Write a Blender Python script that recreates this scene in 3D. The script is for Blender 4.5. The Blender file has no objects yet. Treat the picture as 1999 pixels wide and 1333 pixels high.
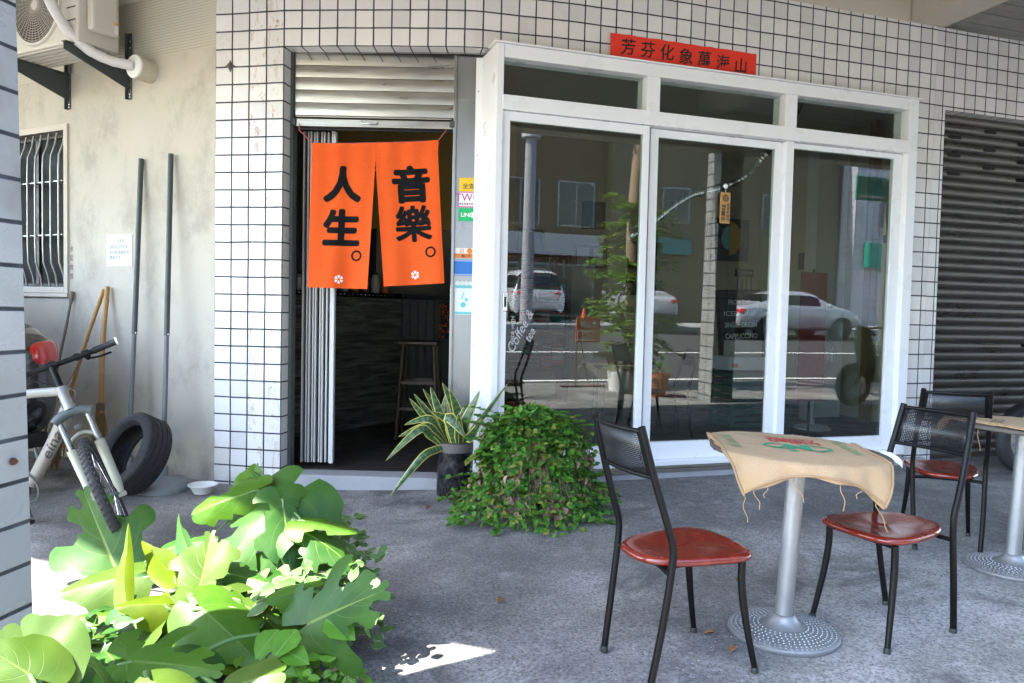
import bpy, bmesh, math, random
from mathutils import Vector, Matrix, Quaternion
V = Vector
R = math.radians
scene = bpy.context.scene
COL = scene.collection

# ------------------------------------------------------------------ camera, sky, sun, exposure
def setup_view():
    f, pitch, roll, H = 1450.0, math.atan(60 / 1450.0), R(1.24), 1.3
    F = V((0, math.cos(pitch), -math.sin(pitch)))
    R0 = V((1, 0, 0)); U0 = V((0, math.sin(pitch), math.cos(pitch)))
    Rt = R0 * math.cos(roll) + U0 * math.sin(roll)
    U = -R0 * math.sin(roll) + U0 * math.cos(roll)
    cam = bpy.data.cameras.new('camera')
    cam.sensor_fit = 'HORIZONTAL'; cam.sensor_width = 36.0
    cam.lens = f / 1999.0 * 36.0
    cam.clip_start = 0.05; cam.clip_end = 500
    ob = bpy.data.objects.new('camera', cam); COL.objects.link(ob)
    m = Matrix.Identity(4)
    for i in range(3):
        m[i][0] = Rt[i]; m[i][1] = U[i]; m[i][2] = -F[i]
    m[0][3], m[1][3], m[2][3] = 0, 0, H
    ob.matrix_world = m
    scene.camera = ob
    SUN_EL = R(52); AZ = V((0.909, 0.417, 0))          # the way the light travels over the ground
    w = bpy.data.worlds.new('World'); scene.world = w; w.use_nodes = True
    nt = w.node_tree
    bg = nt.nodes['Background']; sky = nt.nodes.new('ShaderNodeTexSky')
    sky.sky_type = 'NISHITA'; sky.sun_disc = False
    sky.sun_elevation = SUN_EL
    sky.sun_rotation = math.atan2(-AZ.x, -AZ.y)        # towards the sun, clockwise from +Y
    nt.links.new(sky.outputs[0], bg.inputs[0]); bg.inputs[1].default_value = 0.15
    sl = bpy.data.lights.new('sun', 'SUN'); sl.energy = 3.6; sl.angle = R(0.5); sl.color = (1, .95, .87)
    so = bpy.data.objects.new('sun', sl); COL.objects.link(so)
    dirv = V((AZ.x * math.cos(SUN_EL), AZ.y * math.cos(SUN_EL), -math.sin(SUN_EL)))
    so.rotation_euler = dirv.to_track_quat('-Z', 'Y').to_euler()
    so.location = (-6, -6, 12)
    vs = scene.view_settings
    vs.view_transform = 'Standard'; vs.look = 'None'; vs.gamma = 1; vs.use_curve_mapping = False
    vs.exposure = 3.45
    scene.cycles.use_denoising = True
    scene.cycles.max_bounces = 10; scene.cycles.diffuse_bounces = 5
    scene.cycles.transparent_max_bounces = 16; scene.cycles.glossy_bounces = 4
    scene.cycles.sample_clamp_indirect = 12
    scene.cycles.caustics_reflective = False; scene.cycles.caustics_refractive = False
setup_view()

# ------------------------------------------------------------------ helpers
MW = {}
def hexc(h, k=1.0):
    h = h.lstrip('#'); o = []
    for i in (0, 2, 4):
        c = int(h[i:i + 2], 16) / 255.0
        o.append((c / 12.92 if c <= .04045 else ((c + .055) / 1.055) ** 2.4) * k)
    return tuple(o)
def tag(o, label=None, cat=None, group=None, kind=None):
    if label: o['label'] = label
    if cat: o['category'] = cat
    if group: o['group'] = group
    if kind: o['kind'] = kind
    return o
def thing(name, label, cat, loc=(0, 0, 0), rz=0.0, group=None, rot=None):
    o = bpy.data.objects.new(name, None); COL.objects.link(o)
    o.empty_display_size = .1
    m = Matrix.Translation(V(loc)) @ (rot.to_4x4() if rot is not None else Matrix.Rotation(rz, 4, 'Z'))
    o.matrix_world = m; MW[o.name] = m
    return tag(o, label, cat, group)
class MB:
    def __init__(s):
        s.v = []; s.f = []; s.m = []; s.uv = []
    def add(s, vs, fs, m=0, uv=None):
        b = len(s.v)
        s.v.extend(V(p) for p in vs)
        for i, f in enumerate(fs):
            s.f.append([b + k for k in f]); s.m.append(m if isinstance(m, int) else m[i])
            s.uv.append([uv[k] for k in f] if uv else None)
        return s
    def box(s, c, d, rot=None, m=0):
        c = V(c); x, y, z = d[0] / 2, d[1] / 2, d[2] / 2
        vs = [V((sx * x, sy * y, sz * z)) for sz in (-1, 1) for sy in (-1, 1) for sx in (-1, 1)]
        if rot is not None: vs = [rot @ p for p in vs]
        s.add([c + p for p in vs], [(0, 2, 3, 1), (4, 5, 7, 6), (0, 1, 5, 4), (2, 6, 7, 3), (0, 4, 6, 2), (1, 3, 7, 5)], m)
        return s
    def obox(s, o, ax, lo, hi, m=0):
        # box in the frame o + ax[0]*a + ax[1]*b + ax[2]*c
        vs = []
        for c in (lo[2], hi[2]):
            for b in (lo[1], hi[1]):
                for a in (lo[0], hi[0]):
                    vs.append(V(o) + V(ax[0]) * a + V(ax[1]) * b + V(ax[2]) * c)
        s.add(vs, [(0, 2, 3, 1), (4, 5, 7, 6), (0, 1, 5, 4), (2, 6, 7, 3), (0, 4, 6, 2), (1, 3, 7, 5)], m)
        return s
    def tube(s, pts, r, n=10, m=0, cap=True, flat=1.0):
        pts = [V(p) for p in pts]; k = len(pts)
        rs = r if isinstance(r, (list, tuple)) else [r] * k
        t0 = (pts[1] - pts[0]).normalized()
        up = V((0, 0, 1)) if abs(t0.z) < .9 else V((0, 1, 0))
        a = t0.cross(up).normalized(); vs = []; 
        for i in range(k):
            if i == 0: t = pts[1] - pts[0]
            elif i == k - 1: t = pts[-1] - pts[-2]
            else: t = (pts[i + 1] - pts[i]).normalized() + (pts[i] - pts[i - 1]).normalized()
            t = t.normalized() if t.length > 1e-9 else t0
            a = (a - t * a.dot(t))
            a = a.normalized() if a.length > 1e-6 else t.orthogonal().normalized()
            b = t.cross(a)
            for j in range(n):
                an = 2 * math.pi * j / n
                vs.append(pts[i] + (a * math.cos(an) + b * math.sin(an) * flat) * rs[i])
        fs = []
        for i in range(k - 1):
            for j in range(n):
                fs.append((i * n + j, i * n + (j + 1) % n, (i + 1) * n + (j + 1) % n, (i + 1) * n + j))
        if cap:
            fs.append(tuple(reversed(range(n)))); fs.append(tuple(range((k - 1) * n, k * n)))
        s.add(vs, fs, m); return s
    def lathe(s, prof, n=32, c=(0, 0, 0), rot=None, m=0, closed=False):
        vs = []
        for (r, z) in prof:
            for j in range(n):
                an = 2 * math.pi * j / n
                p = V((r * math.cos(an), r * math.sin(an), z))
                vs.append(V(c) + (rot @ p if rot is not None else p))
        fs = []; k = len(prof)
        for i in range(k - 1 if not closed else k):
            i2 = (i + 1) % k
            for j in range(n):
                fs.append((i * n + j, i * n + (j + 1) % n, i2 * n + (j + 1) % n, i2 * n + j))
        if not closed:
            if prof[0][0] > 1e-5: fs.append(tuple(reversed(range(n))))
            if prof[-1][0] > 1e-5: fs.append(tuple(range((k - 1) * n, k * n)))
        s.add(vs, fs, m); return s
    def prism(s, poly, z0, z1, m=0):
        n = len(poly)
        vs = [V((p[0], p[1], z0)) for p in poly] + [V((p[0], p[1], z1)) for p in poly]
        fs = [tuple(reversed(range(n))), tuple(range(n, 2 * n))] + [(i, (i + 1) % n, n + (i + 1) % n, n + i) for i in range(n)]
        s.add(vs, fs, m); return s
    def build(s, name, mats, parent=None, smooth=0, bevel=0, world=True, recalc=False):
        if not isinstance(mats, (list, tuple)): mats = [mats]
        me = bpy.data.meshes.new(name)
        vs = s.v; org = V((0, 0, 0))
        if parent is not None:
            if world:
                inv = MW[parent.name].inverted(); vs = [inv @ p for p in vs]
        else:
            xs = [p.x for p in vs]; ys = [p.y for p in vs]; zs = [p.z for p in vs]
            org = V(((min(xs) + max(xs)) / 2, (min(ys) + max(ys)) / 2, min(zs)))
            vs = [p - org for p in vs]
        me.from_pydata([tuple(p) for p in vs], [], s.f)
        for m in mats: me.materials.append(m)
        me.polygons.foreach_set('material_index', s.m)
        if any(u is not None for u in s.uv):
            ul = me.uv_layers.new(name='uv'); k = 0; buf = []
            for f, u in zip(s.f, s.uv):
                for j in range(len(f)):
                    buf.extend(u[j] if u else (0, 0))
            ul.data.foreach_set('uv', buf)
        if recalc:
            bm = bmesh.new(); bm.from_mesh(me); bmesh.ops.recalc_face_normals(bm, faces=bm.faces); bm.to_mesh(me); bm.free()
        if smooth:
            me.polygons.foreach_set('use_smooth', [True] * len(me.polygons))
            me.set_sharp_from_angle(angle=R(smooth))
        me.update()
        o = bpy.data.objects.new(name, me); COL.objects.link(o)
        if parent is not None:
            o.parent = parent; MW[o.name] = MW[parent.name]
        else:
            o.location = org; MW[o.name] = Matrix.Translation(org)
        if bevel:
            b = o.modifiers.new('bevel', 'BEVEL'); b.width = bevel; b.segments = 2; b.limit_method = 'ANGLE'; b.angle_limit = R(40)
        return o
def copy_tree(o, parent=None, label=None):
    c = o.copy(); COL.objects.link(c)
    if parent is not None: c.parent = parent
    if label: c['label'] = label
    for ch in list(o.children): copy_tree(ch, c)
    return c

# ------------------------------------------------------------------ node materials
class NT:
    def __init__(s, name):
        s.mat = bpy.data.materials.new(name); s.mat.use_nodes = True
        s.t = s.mat.node_tree; s.t.nodes.clear()
        s.out = s.t.nodes.new('ShaderNodeOutputMaterial')
    def n(s, typ, **kw):
        nd = s.t.nodes.new('ShaderNode' + typ)
        for k, v in kw.items():
            if k.startswith('i_'):
                key = k[2:]
                key = int(key) if key.isdigit() else key.replace('_', ' ')
                s.set(nd.inputs[key], v)
            else: setattr(nd, k, v)
        return nd
    def set(s, inp, v):
        if hasattr(v, 'links') or hasattr(v, 'is_linked'): s.t.links.new(v, inp)
        elif isinstance(v, (tuple, list)) and inp.type == 'RGBA': inp.default_value = (*v[:3], 1)
        else: inp.default_value = v
    def math(s, op, a, b=None, c=None, clamp=False):
        nd = s.n('Math', operation=op, use_clamp=clamp); s.set(nd.inputs[0], a)
        if b is not None: s.set(nd.inputs[1], b)
        if c is not None: s.set(nd.inputs[2], c)
        return nd.outputs[0]
    def mix(s, fac, a, b, mode='MIX'):
        nd = s.n('MixRGB', blend_type=mode)
        s.set(nd.inputs[0], fac); s.set(nd.inputs[1], a); s.set(nd.inputs[2], b); return nd.outputs[0]
    def noise(s, vec, scale, detail=4, rough=.55, dist=0):
        nd = s.n('TexNoise'); s.set(nd.inputs['Vector'], vec)
        nd.inputs['Scale'].default_value = scale; nd.inputs['Detail'].default_value = detail
        nd.inputs['Roughness'].default_value = rough; nd.inputs['Distortion'].default_value = dist
        return nd.outputs['Fac']
    def voro(s, vec, scale, feature='F1'):
        nd = s.n('TexVoronoi', feature=feature); s.set(nd.inputs['Vector'], vec); nd.inputs['Scale'].default_value = scale
        return nd
    def rng(s, x, a, b, c=0.0, d=1.0, smooth=True):
        nd = s.n('MapRange', interpolation_type='SMOOTHSTEP' if smooth else 'LINEAR')
        s.set(nd.inputs[0], x)
        for i, v in enumerate((a, b, c, d)): s.set(nd.inputs[1 + i], v)
        return nd.outputs[0]
    def obj(s): return s.n('TexCoord').outputs['Object']
    def uvn(s): return s.n('TexCoord').outputs['UV']
    def scale(s, vec, sc):
        nd = s.n('Mapping'); s.set(nd.inputs[0], vec); nd.inputs['Scale'].default_value = sc; return nd.outputs[0]
    def bump(s, h, st=.3, d=.01):
        nd = s.n('Bump'); s.set(nd.inputs['Height'], h); nd.inputs['Strength'].default_value = st; nd.inputs['Distance'].default_value = d
        return nd.outputs[0]
    def princ(s, col, rough=.5, metal=0, normal=None, **kw):
        p = s.n('BsdfPrincipled'); s.set(p.inputs['Base Color'], col); s.set(p.inputs['Roughness'], rough); s.set(p.inputs['Metallic'], metal)
        if normal is not None: s.set(p.inputs['Normal'], normal)
        for k, v in kw.items(): s.set(p.inputs[k.replace('_', ' ')], v)
        return p.outputs[0]
    def done(s, sh):
        s.t.links.new(sh, s.out.inputs[0]); return s.mat
def M(name, col, rough=.5, metal=0, var=.12, vs=6, bump=0, bs=60, rvar=.1, coat=0, stretch=None, spec=.5):
    t = NT(name); o = t.obj()
    if stretch: o = t.scale(o, stretch)
    nz = t.noise(o, vs, 5, .6)
    c = t.mix(nz, tuple(x * (1 - var) for x in col), tuple(min(1, x * (1 + var)) for x in col))
    r = t.rng(t.noise(o, vs * 2.3, 3), .3, .7, max(0, rough - rvar), min(1, rough + rvar), False)
    nm = t.bump(t.noise(o, bs, 4), bump, .004) if bump else None
    return t.done(t.princ(c, r, metal, nm, Coat_Weight=coat, Specular_IOR_Level=spec))
def tile_mat(name, white=(.72, .71, .69), grout=(.012, .013, .016), g=.042, stain=None, dirt=.25):
    t = NT(name); uv = t.uvn(); sp = t.n('SeparateXYZ'); t.set(sp.inputs[0], uv)
    wob = t.n('TexNoise'); t.set(wob.inputs['Vector'], t.obj()); wob.inputs['Scale'].default_value = 3.1; wob.inputs['Detail'].default_value = 1
    ws = t.n('SeparateColor'); t.set(ws.inputs[0], wob.outputs['Color'])
    u = t.math('MULTIPLY_ADD', t.math('SUBTRACT', ws.outputs[0], .5), .07, sp.outputs[0]); v = t.math('MULTIPLY_ADD', t.math('SUBTRACT', ws.outputs[1], .5), .07, sp.outputs[1])
    fu, fv = t.math('FRACT', u), t.math('FRACT', v)
    eu = t.math('MINIMUM', fu, t.math('SUBTRACT', 1, fu)); ev = t.math('MINIMUM', fv, t.math('SUBTRACT', 1, fv))
    e = t.math('MINIMUM', eu, ev)
    o = t.obj()
    e = t.math('ADD', e, t.math('MULTIPLY', t.math('SUBTRACT', t.noise(o, 14, 3), .5), .016))
    mask = t.rng(e, g * .72, g * 1.25)
    cb = t.n('CombineXYZ'); t.set(cb.inputs[0], t.math('FLOOR', u)); t.set(cb.inputs[1], t.math('FLOOR', v))
    wn = t.n('TexWhiteNoise', noise_dimensions='3D'); t.set(wn.inputs[0], cb.outputs[0])
    tint = t.math('MULTIPLY_ADD', wn.outputs['Value'], .17, .87)
    nz = t.noise(o, 2.2, 6, .65)
    dd = t.rng(nz, .42, .75, 0, dirt)
    base = t.mix(dd, white, (white[0] * .70, white[1] * .66, white[2] * .60))
    sc = t.n('VectorMath', operation='SCALE'); t.set(sc.inputs[0], base); t.set(sc.inputs['Scale'], tint)
    base = sc.outputs[0]
    spk = t.rng(t.noise(o, 55, 4, .7), .70, .76)
    base = t.mix(t.math('MULTIPLY', spk, .35), base, (.25, .22, .19))
    if stain:
        u0, u1, v0 = stain
        band = t.math('MULTIPLY', t.rng(u, u0, u0 + .12), t.rng(u, u1 - .12, u1, 1, 0))
        band = t.math('MULTIPLY', band, t.rng(v, v0, v0 + 2.5))
        s1 = t.rng(t.noise(t.scale(o, (1, 1, .35)), 17, 6, .72, .6), .545, .60)
        s2 = t.rng(t.noise(t.scale(o, (1.6, 1.6, 1)), 9, 5, .7, 1.2), .60, .66)
        m1 = t.math('MULTIPLY', band, s1); m2 = t.math('MULTIPLY', band, s2)
        base = t.mix(t.math('MULTIPLY', m1, .55), base, (.50, .40, .27)); base = t.mix(t.math('MULTIPLY', m2, .75), base, (.36, .20, .10))
    gz = t.mix(t.rng(t.noise(o, 5, 5, .7), .35, .75), grout, tuple(min(1, x * 5.5) for x in grout))
    col = t.mix(mask, gz, base)
    rough = t.rng(mask, 0, 1, .8, .22, False)
    rough = t.math('ADD', rough, t.math('MULTIPLY', dd, .5))
    h = t.math('ADD', t.math('MULTIPLY', mask, 1), t.math('MULTIPLY', t.noise(o, 26, 2), .12))
    tl = t.bump(h, .5, .003)
    return t.done(t.princ(col, rough, 0, tl))

def text_mesh(body, size, fat=0.0, align='CENTER', cut=0, shear=0, depth=0):
    # flat glyph mesh; returns verts (x, y) centred on the origin and faces
    cu = bpy.data.curves.new('glyphs', 'FONT'); cu.body = body; cu.size = size; cu.align_x = align; cu.align_y = 'CENTER'
    cu.offset = fat; cu.shear = shear; cu.resolution_u = 4
    ob = bpy.data.objects.new('glyphs', cu); COL.objects.link(ob)
    dg = bpy.context.evaluated_depsgraph_get(); dg.update()
    me = ob.evaluated_get(dg).to_mesh()
    bm = bmesh.new(); bm.from_mesh(me)
    ob.evaluated_get(dg).to_mesh_clear()
    bpy.data.objects.remove(ob); bpy.data.curves.remove(cu)
    if not bm.verts: return [], []
    if cut:
        for ax in (0, 1):
            lo = min(v.co[ax] for v in bm.verts); hi = max(v.co[ax] for v in bm.verts)
            x = lo + cut
            while x < hi:
                co = V((0, 0, 0)); no = V((0, 0, 0)); co[ax] = x; no[ax] = 1
                bmesh.ops.bisect_plane(bm, geom=bm.verts[:] + bm.edges[:] + bm.faces[:], plane_co=co, plane_no=no)
                x += cut
    bm.verts.index_update()
    vs = [(v.co.x, v.co.y) for v in bm.verts]; fs = [[v.index for v in f.verts] for f in bm.faces]
    bm.free()
    if align == 'CENTER':
        xs = [p[0] for p in vs]; ys = [p[1] for p in vs]
        cx, cy = (min(xs) + max(xs)) / 2, (min(ys) + max(ys)) / 2
        vs = [(x - cx, y - cy) for x, y in vs]
    return vs, fs
def put_text(mb, body, size, fn, fat=0, m=0, cut=0, shear=0, w=None, h=None, flip=False):
    vs, fs = text_mesh(body, size, fat, cut=cut, shear=shear)
    if not vs: return
    if w:
        k = w / (max(p[0] for p in vs) - min(p[0] for p in vs)); vs = [(x * k, y) for x, y in vs]
    if h:
        k = h / (max(p[1] for p in vs) - min(p[1] for p in vs)); vs = [(x, y * k) for x, y in vs]
    mb.add([fn(x, y) for x, y in vs], fs, m)
def plane_fn(o, ax, ay):
    o, ax, ay = V(o), V(ax), V(ay)
    return lambda x, y: o + ax * x + ay * y
Z = V((0, 0, 1))
def smooth01(x): x = max(0, min(1, x)); return x * x * (3 - 2 * x)
def gz(x, y=0): return .075 * smooth01((x + 1.3) / 2.0)        # height of the paving
# the window wall: origin, direction along it, normal towards the street
W0 = V((0, 5.192, 0)); D = V((.952, .306, 0)).normalized(); N = V((D.y, -D.x, 0))
def wp(s, t, z=0.0): return W0 + D * s + N * t + Z * z
# the side wall that runs off to the left
L0 = V((-2.15, 5.375, 0)); LD = V((-.893, .449, 0)).normalized(); LN = V((-.449, -.893, 0)).normalized()
def lp(s, t, z=0.0): return L0 + LD * s + LN * t + Z * z
# ------------------------------------------------------------------ shared materials
def mat_concrete(name, light=(.42, .405, .38), dark=(.155, .15, .143)):
    t = NT(name); o = t.obj()
    big = t.noise(o, .55, 5, .62, .4); mid = t.noise(o, 2.6, 6, .68)
    a = t.rng(t.math('ADD', t.math('MULTIPLY', big, .6), t.math('MULTIPLY', mid, .4)), .36, .64)
    c = t.mix(a, dark, light)
    fine = t.noise(o, 75, 5, .75); c = t.mix(t.rng(fine, .36, .60, .72, 0), c, (.03, .03, .033))
    c = t.mix(t.rng(t.noise(o, 48, 3, .6), .57, .70, 0, .55), c, (.34, .34, .34))
    vo = t.voro(o, 62); sp = t.n('SeparateColor'); t.set(sp.inputs[0], vo.outputs['Color'])
    near = t.rng(vo.outputs['Distance'], .18, .34, 1, 0)
    c = t.mix(t.math('MULTIPLY', near, t.rng(sp.outputs[0], .76, .80, 0, .85)), c, (.018, .018, .02))
    c = t.mix(t.math('MULTIPLY', near, t.rng(sp.outputs[1], .80, .84, 0, .75)), c, (.46, .45, .44))
    st = t.rng(t.noise(o, .95, 6, .7, .8), .50, .66, 0, .70); c = t.mix(st, c, (.045, .044, .043))
    wide = t.rng(t.noise(o, .9, 6, .7, .3), .38, .62); c = t.mix(wide, t.mix(.45, c, (.06, .058, .055)), c)
    c = t.mix(t.rng(t.noise(o, 6.5, 6, .72), .56, .74, 0, .35), c, (.42, .41, .39))
    h = t.math('ADD', t.math('MULTIPLY', fine, .6), t.math('MULTIPLY', near, .3))
    return t.done(t.princ(c, .82, 0, t.bump(h, .45, .004)))
CONC = mat_concrete('paving_concrete')
CONC2 = M('step_concrete', (.33, .33, .34), .8, 0, .22, 4, .4, 120)
TILE = tile_mat('white_wall_tile', stain=(1.9, 3.98, 4), dirt=.22)
TILE_R = tile_mat('white_wall_tile_right', white=(.70, .69, .68), dirt=.34)
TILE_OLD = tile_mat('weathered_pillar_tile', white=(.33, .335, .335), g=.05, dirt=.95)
WHITE = M('white_coated_aluminium', (.80, .815, .83), .32, 0, .045, 2.5, 0, 40, .08)
STEEL = M('brushed_stainless_steel', (.33, .33, .32), .34, 1, .16, 3, .10, 2.2, .08, stretch=(1, 1, .5))
DSTEEL = M('dark_painted_steel', (.05, .062, .06), .5, 0, .2, 8, .2, 60)
BLACK = M('black_painted_metal', (.004, .0045, .0045), .40, 0, .2, 20, .1, 200, .08, spec=.18)
BLKPLAS = M('black_plastic', (.008, .0085, .009), .5, 0, .2, 10, spec=.3)
RUBBER = M('black_rubber', (.018, .018, .019), .72, 0, .35, 14, .5, 90)
CREAM = M('cream_wall_paint', (.52, .47, .39), .75, 0, .1, 1.5, .15, 60)
CHROME = M('chrome_metal', (.7, .7, .7), .15, 1, .05, 10)
GREYM = M('grey_painted_metal', (.13, .137, .137), .5, 0, .15, 8, .15, 60)
WHITEP = M('white_plastic', (.72, .72, .70), .4, 0, .05, 6)
def glass_mat(name, tint=(.88, .93, .905), k=1.0):
    t = NT(name)
    g = t.n('NewGeometry'); dt = t.n('VectorMath', operation='DOT_PRODUCT'); t.set(dt.inputs[0], g.outputs['Normal']); t.set(dt.inputs[1], g.outputs['Incoming'])
    c = t.math('SUBTRACT', 1, t.math('ABSOLUTE', dt.outputs['Value']))
    fr = t.math('MULTIPLY', t.math('MULTIPLY_ADD', t.math('POWER', c, 5), .94, .06), k, clamp=True)
    nm = t.bump(t.noise(t.obj(), .9, 0), .02, .05)
    tr = t.n('BsdfTransparent'); t.set(tr.inputs[0], tint)
    gl = t.n('BsdfGlossy'); gl.inputs['Roughness'].default_value = 0.0; t.set(gl.inputs['Normal'], nm)
    mx = t.n('MixShader'); t.set(mx.inputs[0], fr); t.set(mx.inputs[1], tr.outputs[0]); t.set(mx.inputs[2], gl.outputs[0])
    return t.done(mx.outputs[0])
GLASS = glass_mat('clear_window_glass', k=1.12)
def mat_leaf(name, cols, vein=(.16, .24, .05), vw=.014, lat=True, rough=.34, trans=.3, yellow_edge=None):
    # uv: u across the half blade (0 midrib .. 1 margin), v along the blade
    t = NT(name); uv = t.uvn(); sp = t.n('SeparateXYZ'); t.set(sp.inputs[0], uv); u, v = sp.outputs[0], sp.outputs[1]
    o = t.obj(); nz = t.noise(o, 9, 4, .6)
    c = t.mix(t.rng(nz, .3, .7), cols[0], cols[1])
    au = t.math('ABSOLUTE', u)
    m = t.rng(au, vw, vw * 2.6, 1, 0)
    if lat:
        w = t.math('PINGPONG', t.math('ADD', t.math('MULTIPLY', v, 6.0), t.math('MULTIPLY', au, -2.0)), .5)
        lv = t.math('MULTIPLY', t.rng(w, .012, .045, 1, 0), t.rng(au, .05, .9, .8, .1))
        m = t.math('MAXIMUM', m, t.math('MULTIPLY', lv, .55))
    c = t.mix(m, c, vein)
    if yellow_edge:
        c = t.mix(t.rng(t.math('ADD', au, t.math('MULTIPLY', t.math('SUBTRACT', nz, .5), .15)), .70, .80), c, yellow_edge)
    p = t.princ(c, rough, 0, t.bump(t.math('ADD', t.math('MULTIPLY', m, -.6), t.math('MULTIPLY', nz, .25)), .35, .004), Specular_IOR_Level=.2)
    tl = t.n('BsdfTranslucent'); t.set(tl.inputs[0], t.mix(.5, c, (.30, .42, .02)))
    mx = t.n('MixShader'); mx.inputs[0].default_value = trans; t.set(mx.inputs[1], p); t.set(mx.inputs[2], tl.outputs[0])
    return t.done(mx.outputs[0])

# ------------------------------------------------------------------ ground
def build_ground():
    def sheet(name, s0, s1, t0, t1, ns, ntt, zf, mat, kind='structure', thick=None):
        mb = MB(); vs = []; fs = []
        for j in range(ntt + 1):
            for i in range(ns + 1):
                s = s0 + (s1 - s0) * i / ns; tt = t0 + (t1 - t0) * j / ntt
                p = wp(s, tt); p.z = zf(p, s, tt); vs.append(p)
        for j in range(ntt):
            for i in range(ns):
                a = j * (ns + 1) + i; fs.append((a, a + 1, a + ns + 2, a + ns + 1)[::-1])
        mb.add(vs, fs); o = mb.build(name, mat, None, smooth=60); tag(o, kind=kind); return o
    sheet('paving', -14, 16, -3.2, 5.6, 120, 44, lambda p, s, t: gz(p.x), CONC)
    ASPH = M('road_asphalt', (.042, .042, .044), .85, 0, .25, 2, .6, 160)
    road = lambda t: -.10 + max(0, t - 5.6) * .05
    sheet('ground', -60, 90, -40, 5.6, 2, 2, lambda p, s, t: -.25, ASPH)
    sheet('road', -60, 90, 5.7, 15.6, 10, 10, lambda p, s, t: road(t), ASPH)
    KERB = M('kerb_concrete', (.36, .35, .33), .85, 0, .2, 3, .4, 80)
    mb = MB(); mb.obox(wp(0, 0), (D, N, Z), (-60, 5.6, -.25), (90, 5.75, .06)); tag(mb.build('kerb', KERB, None), kind='structure')
    z1 = road(15.6)
    mb = MB(); mb.obox(wp(0, 0), (D, N, Z), (-60, 15.6, -.2), (90, 19.4, z1 + .13)); tag(mb.build('pavement', CONC2, None), kind='structure')
    PAINT = M('road_paint', (.75, .75, .72), .7, 0, .15, 3)
    for nm, ta, tb in (('road_marking', 6.75, 6.87), ('road_marking', 10.4, 10.52)):
        mb = MB()
        for i in range(30):
            a, b = -50 + i * 4.5, -50 + (i + 1) * 4.5
            mb.add([wp(a, ta, road(ta) + .006), wp(b, ta, road(ta) + .006), wp(b, tb, road(tb) + .006), wp(a, tb, road(tb) + .006)], [(3, 2, 1, 0)])
        tag(mb.build(nm, PAINT, None), kind='structure')
    return z1 + .13
ZFAR = build_ground()

# ------------------------------------------------------------------ the cafe building
cafe = thing('cafe_building', 'white tiled corner cafe with steel shutter doorway and large glass front', 'building', (-1, 5.4, 0))
ROWZ = 3.105; PV = .1235
path = [(-2.147, 5.356), (-1.633, 5.258)]
head = [(-1.633, 5.258), (-1.3, 5.228), (-.9, 5.205), (-.571, 5.190), (-.42, 5.186), (-.30, 5.190), (-.225, 5.203), (-.11, 5.229), (.012, 5.259), (.13, 5.286), (.251, 5.314), (.4, 5.351), (.488, 5.374), (.685, 5.428)]
for s_ in (1.0, 1.6, 2.2, 2.8, 3.4, 3.683):
    p = wp(s_, 0); head.append((p.x, p.y))
def vv(z): return (z - ROWZ) / PV + 60
def wall_strip(mb, pts, us, z0, z1, th=.14, m=0, soffit=True):
    # front faces with tile uv, plus back, top, bottom and the two ends: one closed slab that follows the path
    k = len(pts); P = [V((p[0], p[1], 0)) for p in pts]; nr = []
    for i in range(k):
        d_ = (P[min(k - 1, i + 1)] - P[max(0, i - 1)]).normalized(); nr.append(V((d_.y, -d_.x, 0)))
    vs = []; uv = []
    for i in range(k):
        b = P[i] - nr[i] * th
        vs += [P[i] + Z * z0, P[i] + Z * z1, b + Z * z0, b + Z * z1]
    fr = []; 
    for i in range(k - 1):
        a, c = i * 4, (i + 1) * 4
        mb.add([vs[a], vs[c], vs[c + 1], vs[a + 1]], [(0, 1, 2, 3)], m, [(us[i], vv(z0)), (us[i + 1], vv(z0)), (us[i + 1], vv(z1)), (us[i], vv(z1))])
        mb.add([vs[c + 2], vs[a + 2], vs[a + 3], vs[c + 3]], [(0, 1, 2, 3)], m, [(us[i + 1], vv(z0)), (us[i], vv(z0)), (us[i], vv(z1)), (us[i + 1], vv(z1))])
        mb.add([vs[a], vs[a + 2], vs[c + 2], vs[c]], [(0, 1, 2, 3)], m, [(us[i], 60.0), (us[i], 60 - th / PV), (us[i + 1], 60 - th / PV), (us[i + 1], 60.0)])
        mb.add([vs[a + 1], vs[c + 1], vs[c + 3], vs[a + 3]], [(0, 1, 2, 3)], m, [(us[i], 0), (us[i + 1], 0), (us[i + 1], .4), (us[i], .4)])
    for i, rv in ((0, False), (k - 1, True)):
        a = i * 4; q = [(us[i], vv(z0)), (us[i] + th / .131, vv(z0)), (us[i] + th / .131, vv(z1)), (us[i], vv(z1))]
        f = (0, 1, 2, 3) if rv else (3, 2, 1, 0)
        mb.add([vs[a], vs[a + 2], vs[a + 3], vs[a + 1]], [f], m, q)
def arc_us(pts, u0, pitchf):
    us = [u0]
    for i in range(1, len(pts)):
        a, b = V((*pts[i - 1], 0)), V((*pts[i], 0)); us.append(us[-1] + (b - a).length / pitchf((a + b) / 2))
    return us
pf = lambda p: .131 if p.x < -1.64 else (.1265 if p.x < 0 else .1203)
mb = MB()
wall_strip(mb, path, [.03, 4.0], -.02, ROWZ, .14)                      # pillar left of the doorway
us = arc_us(head, 4.0, pf)
wall_strip(mb, [path[0]] + head, [.03] + us, ROWZ, 3.75, .14)            # header over doorway and window
jp = [(wp(3.40, 0).x, wp(3.40, 0).y), (wp(3.683, 0).x, wp(3.683, 0).y)]
wall_strip(mb, jp, [us[-1] - .283 / .1203, us[-1]], .03, ROWZ, .14)
mb.build('tiled_wall', TILE, cafe)
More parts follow.
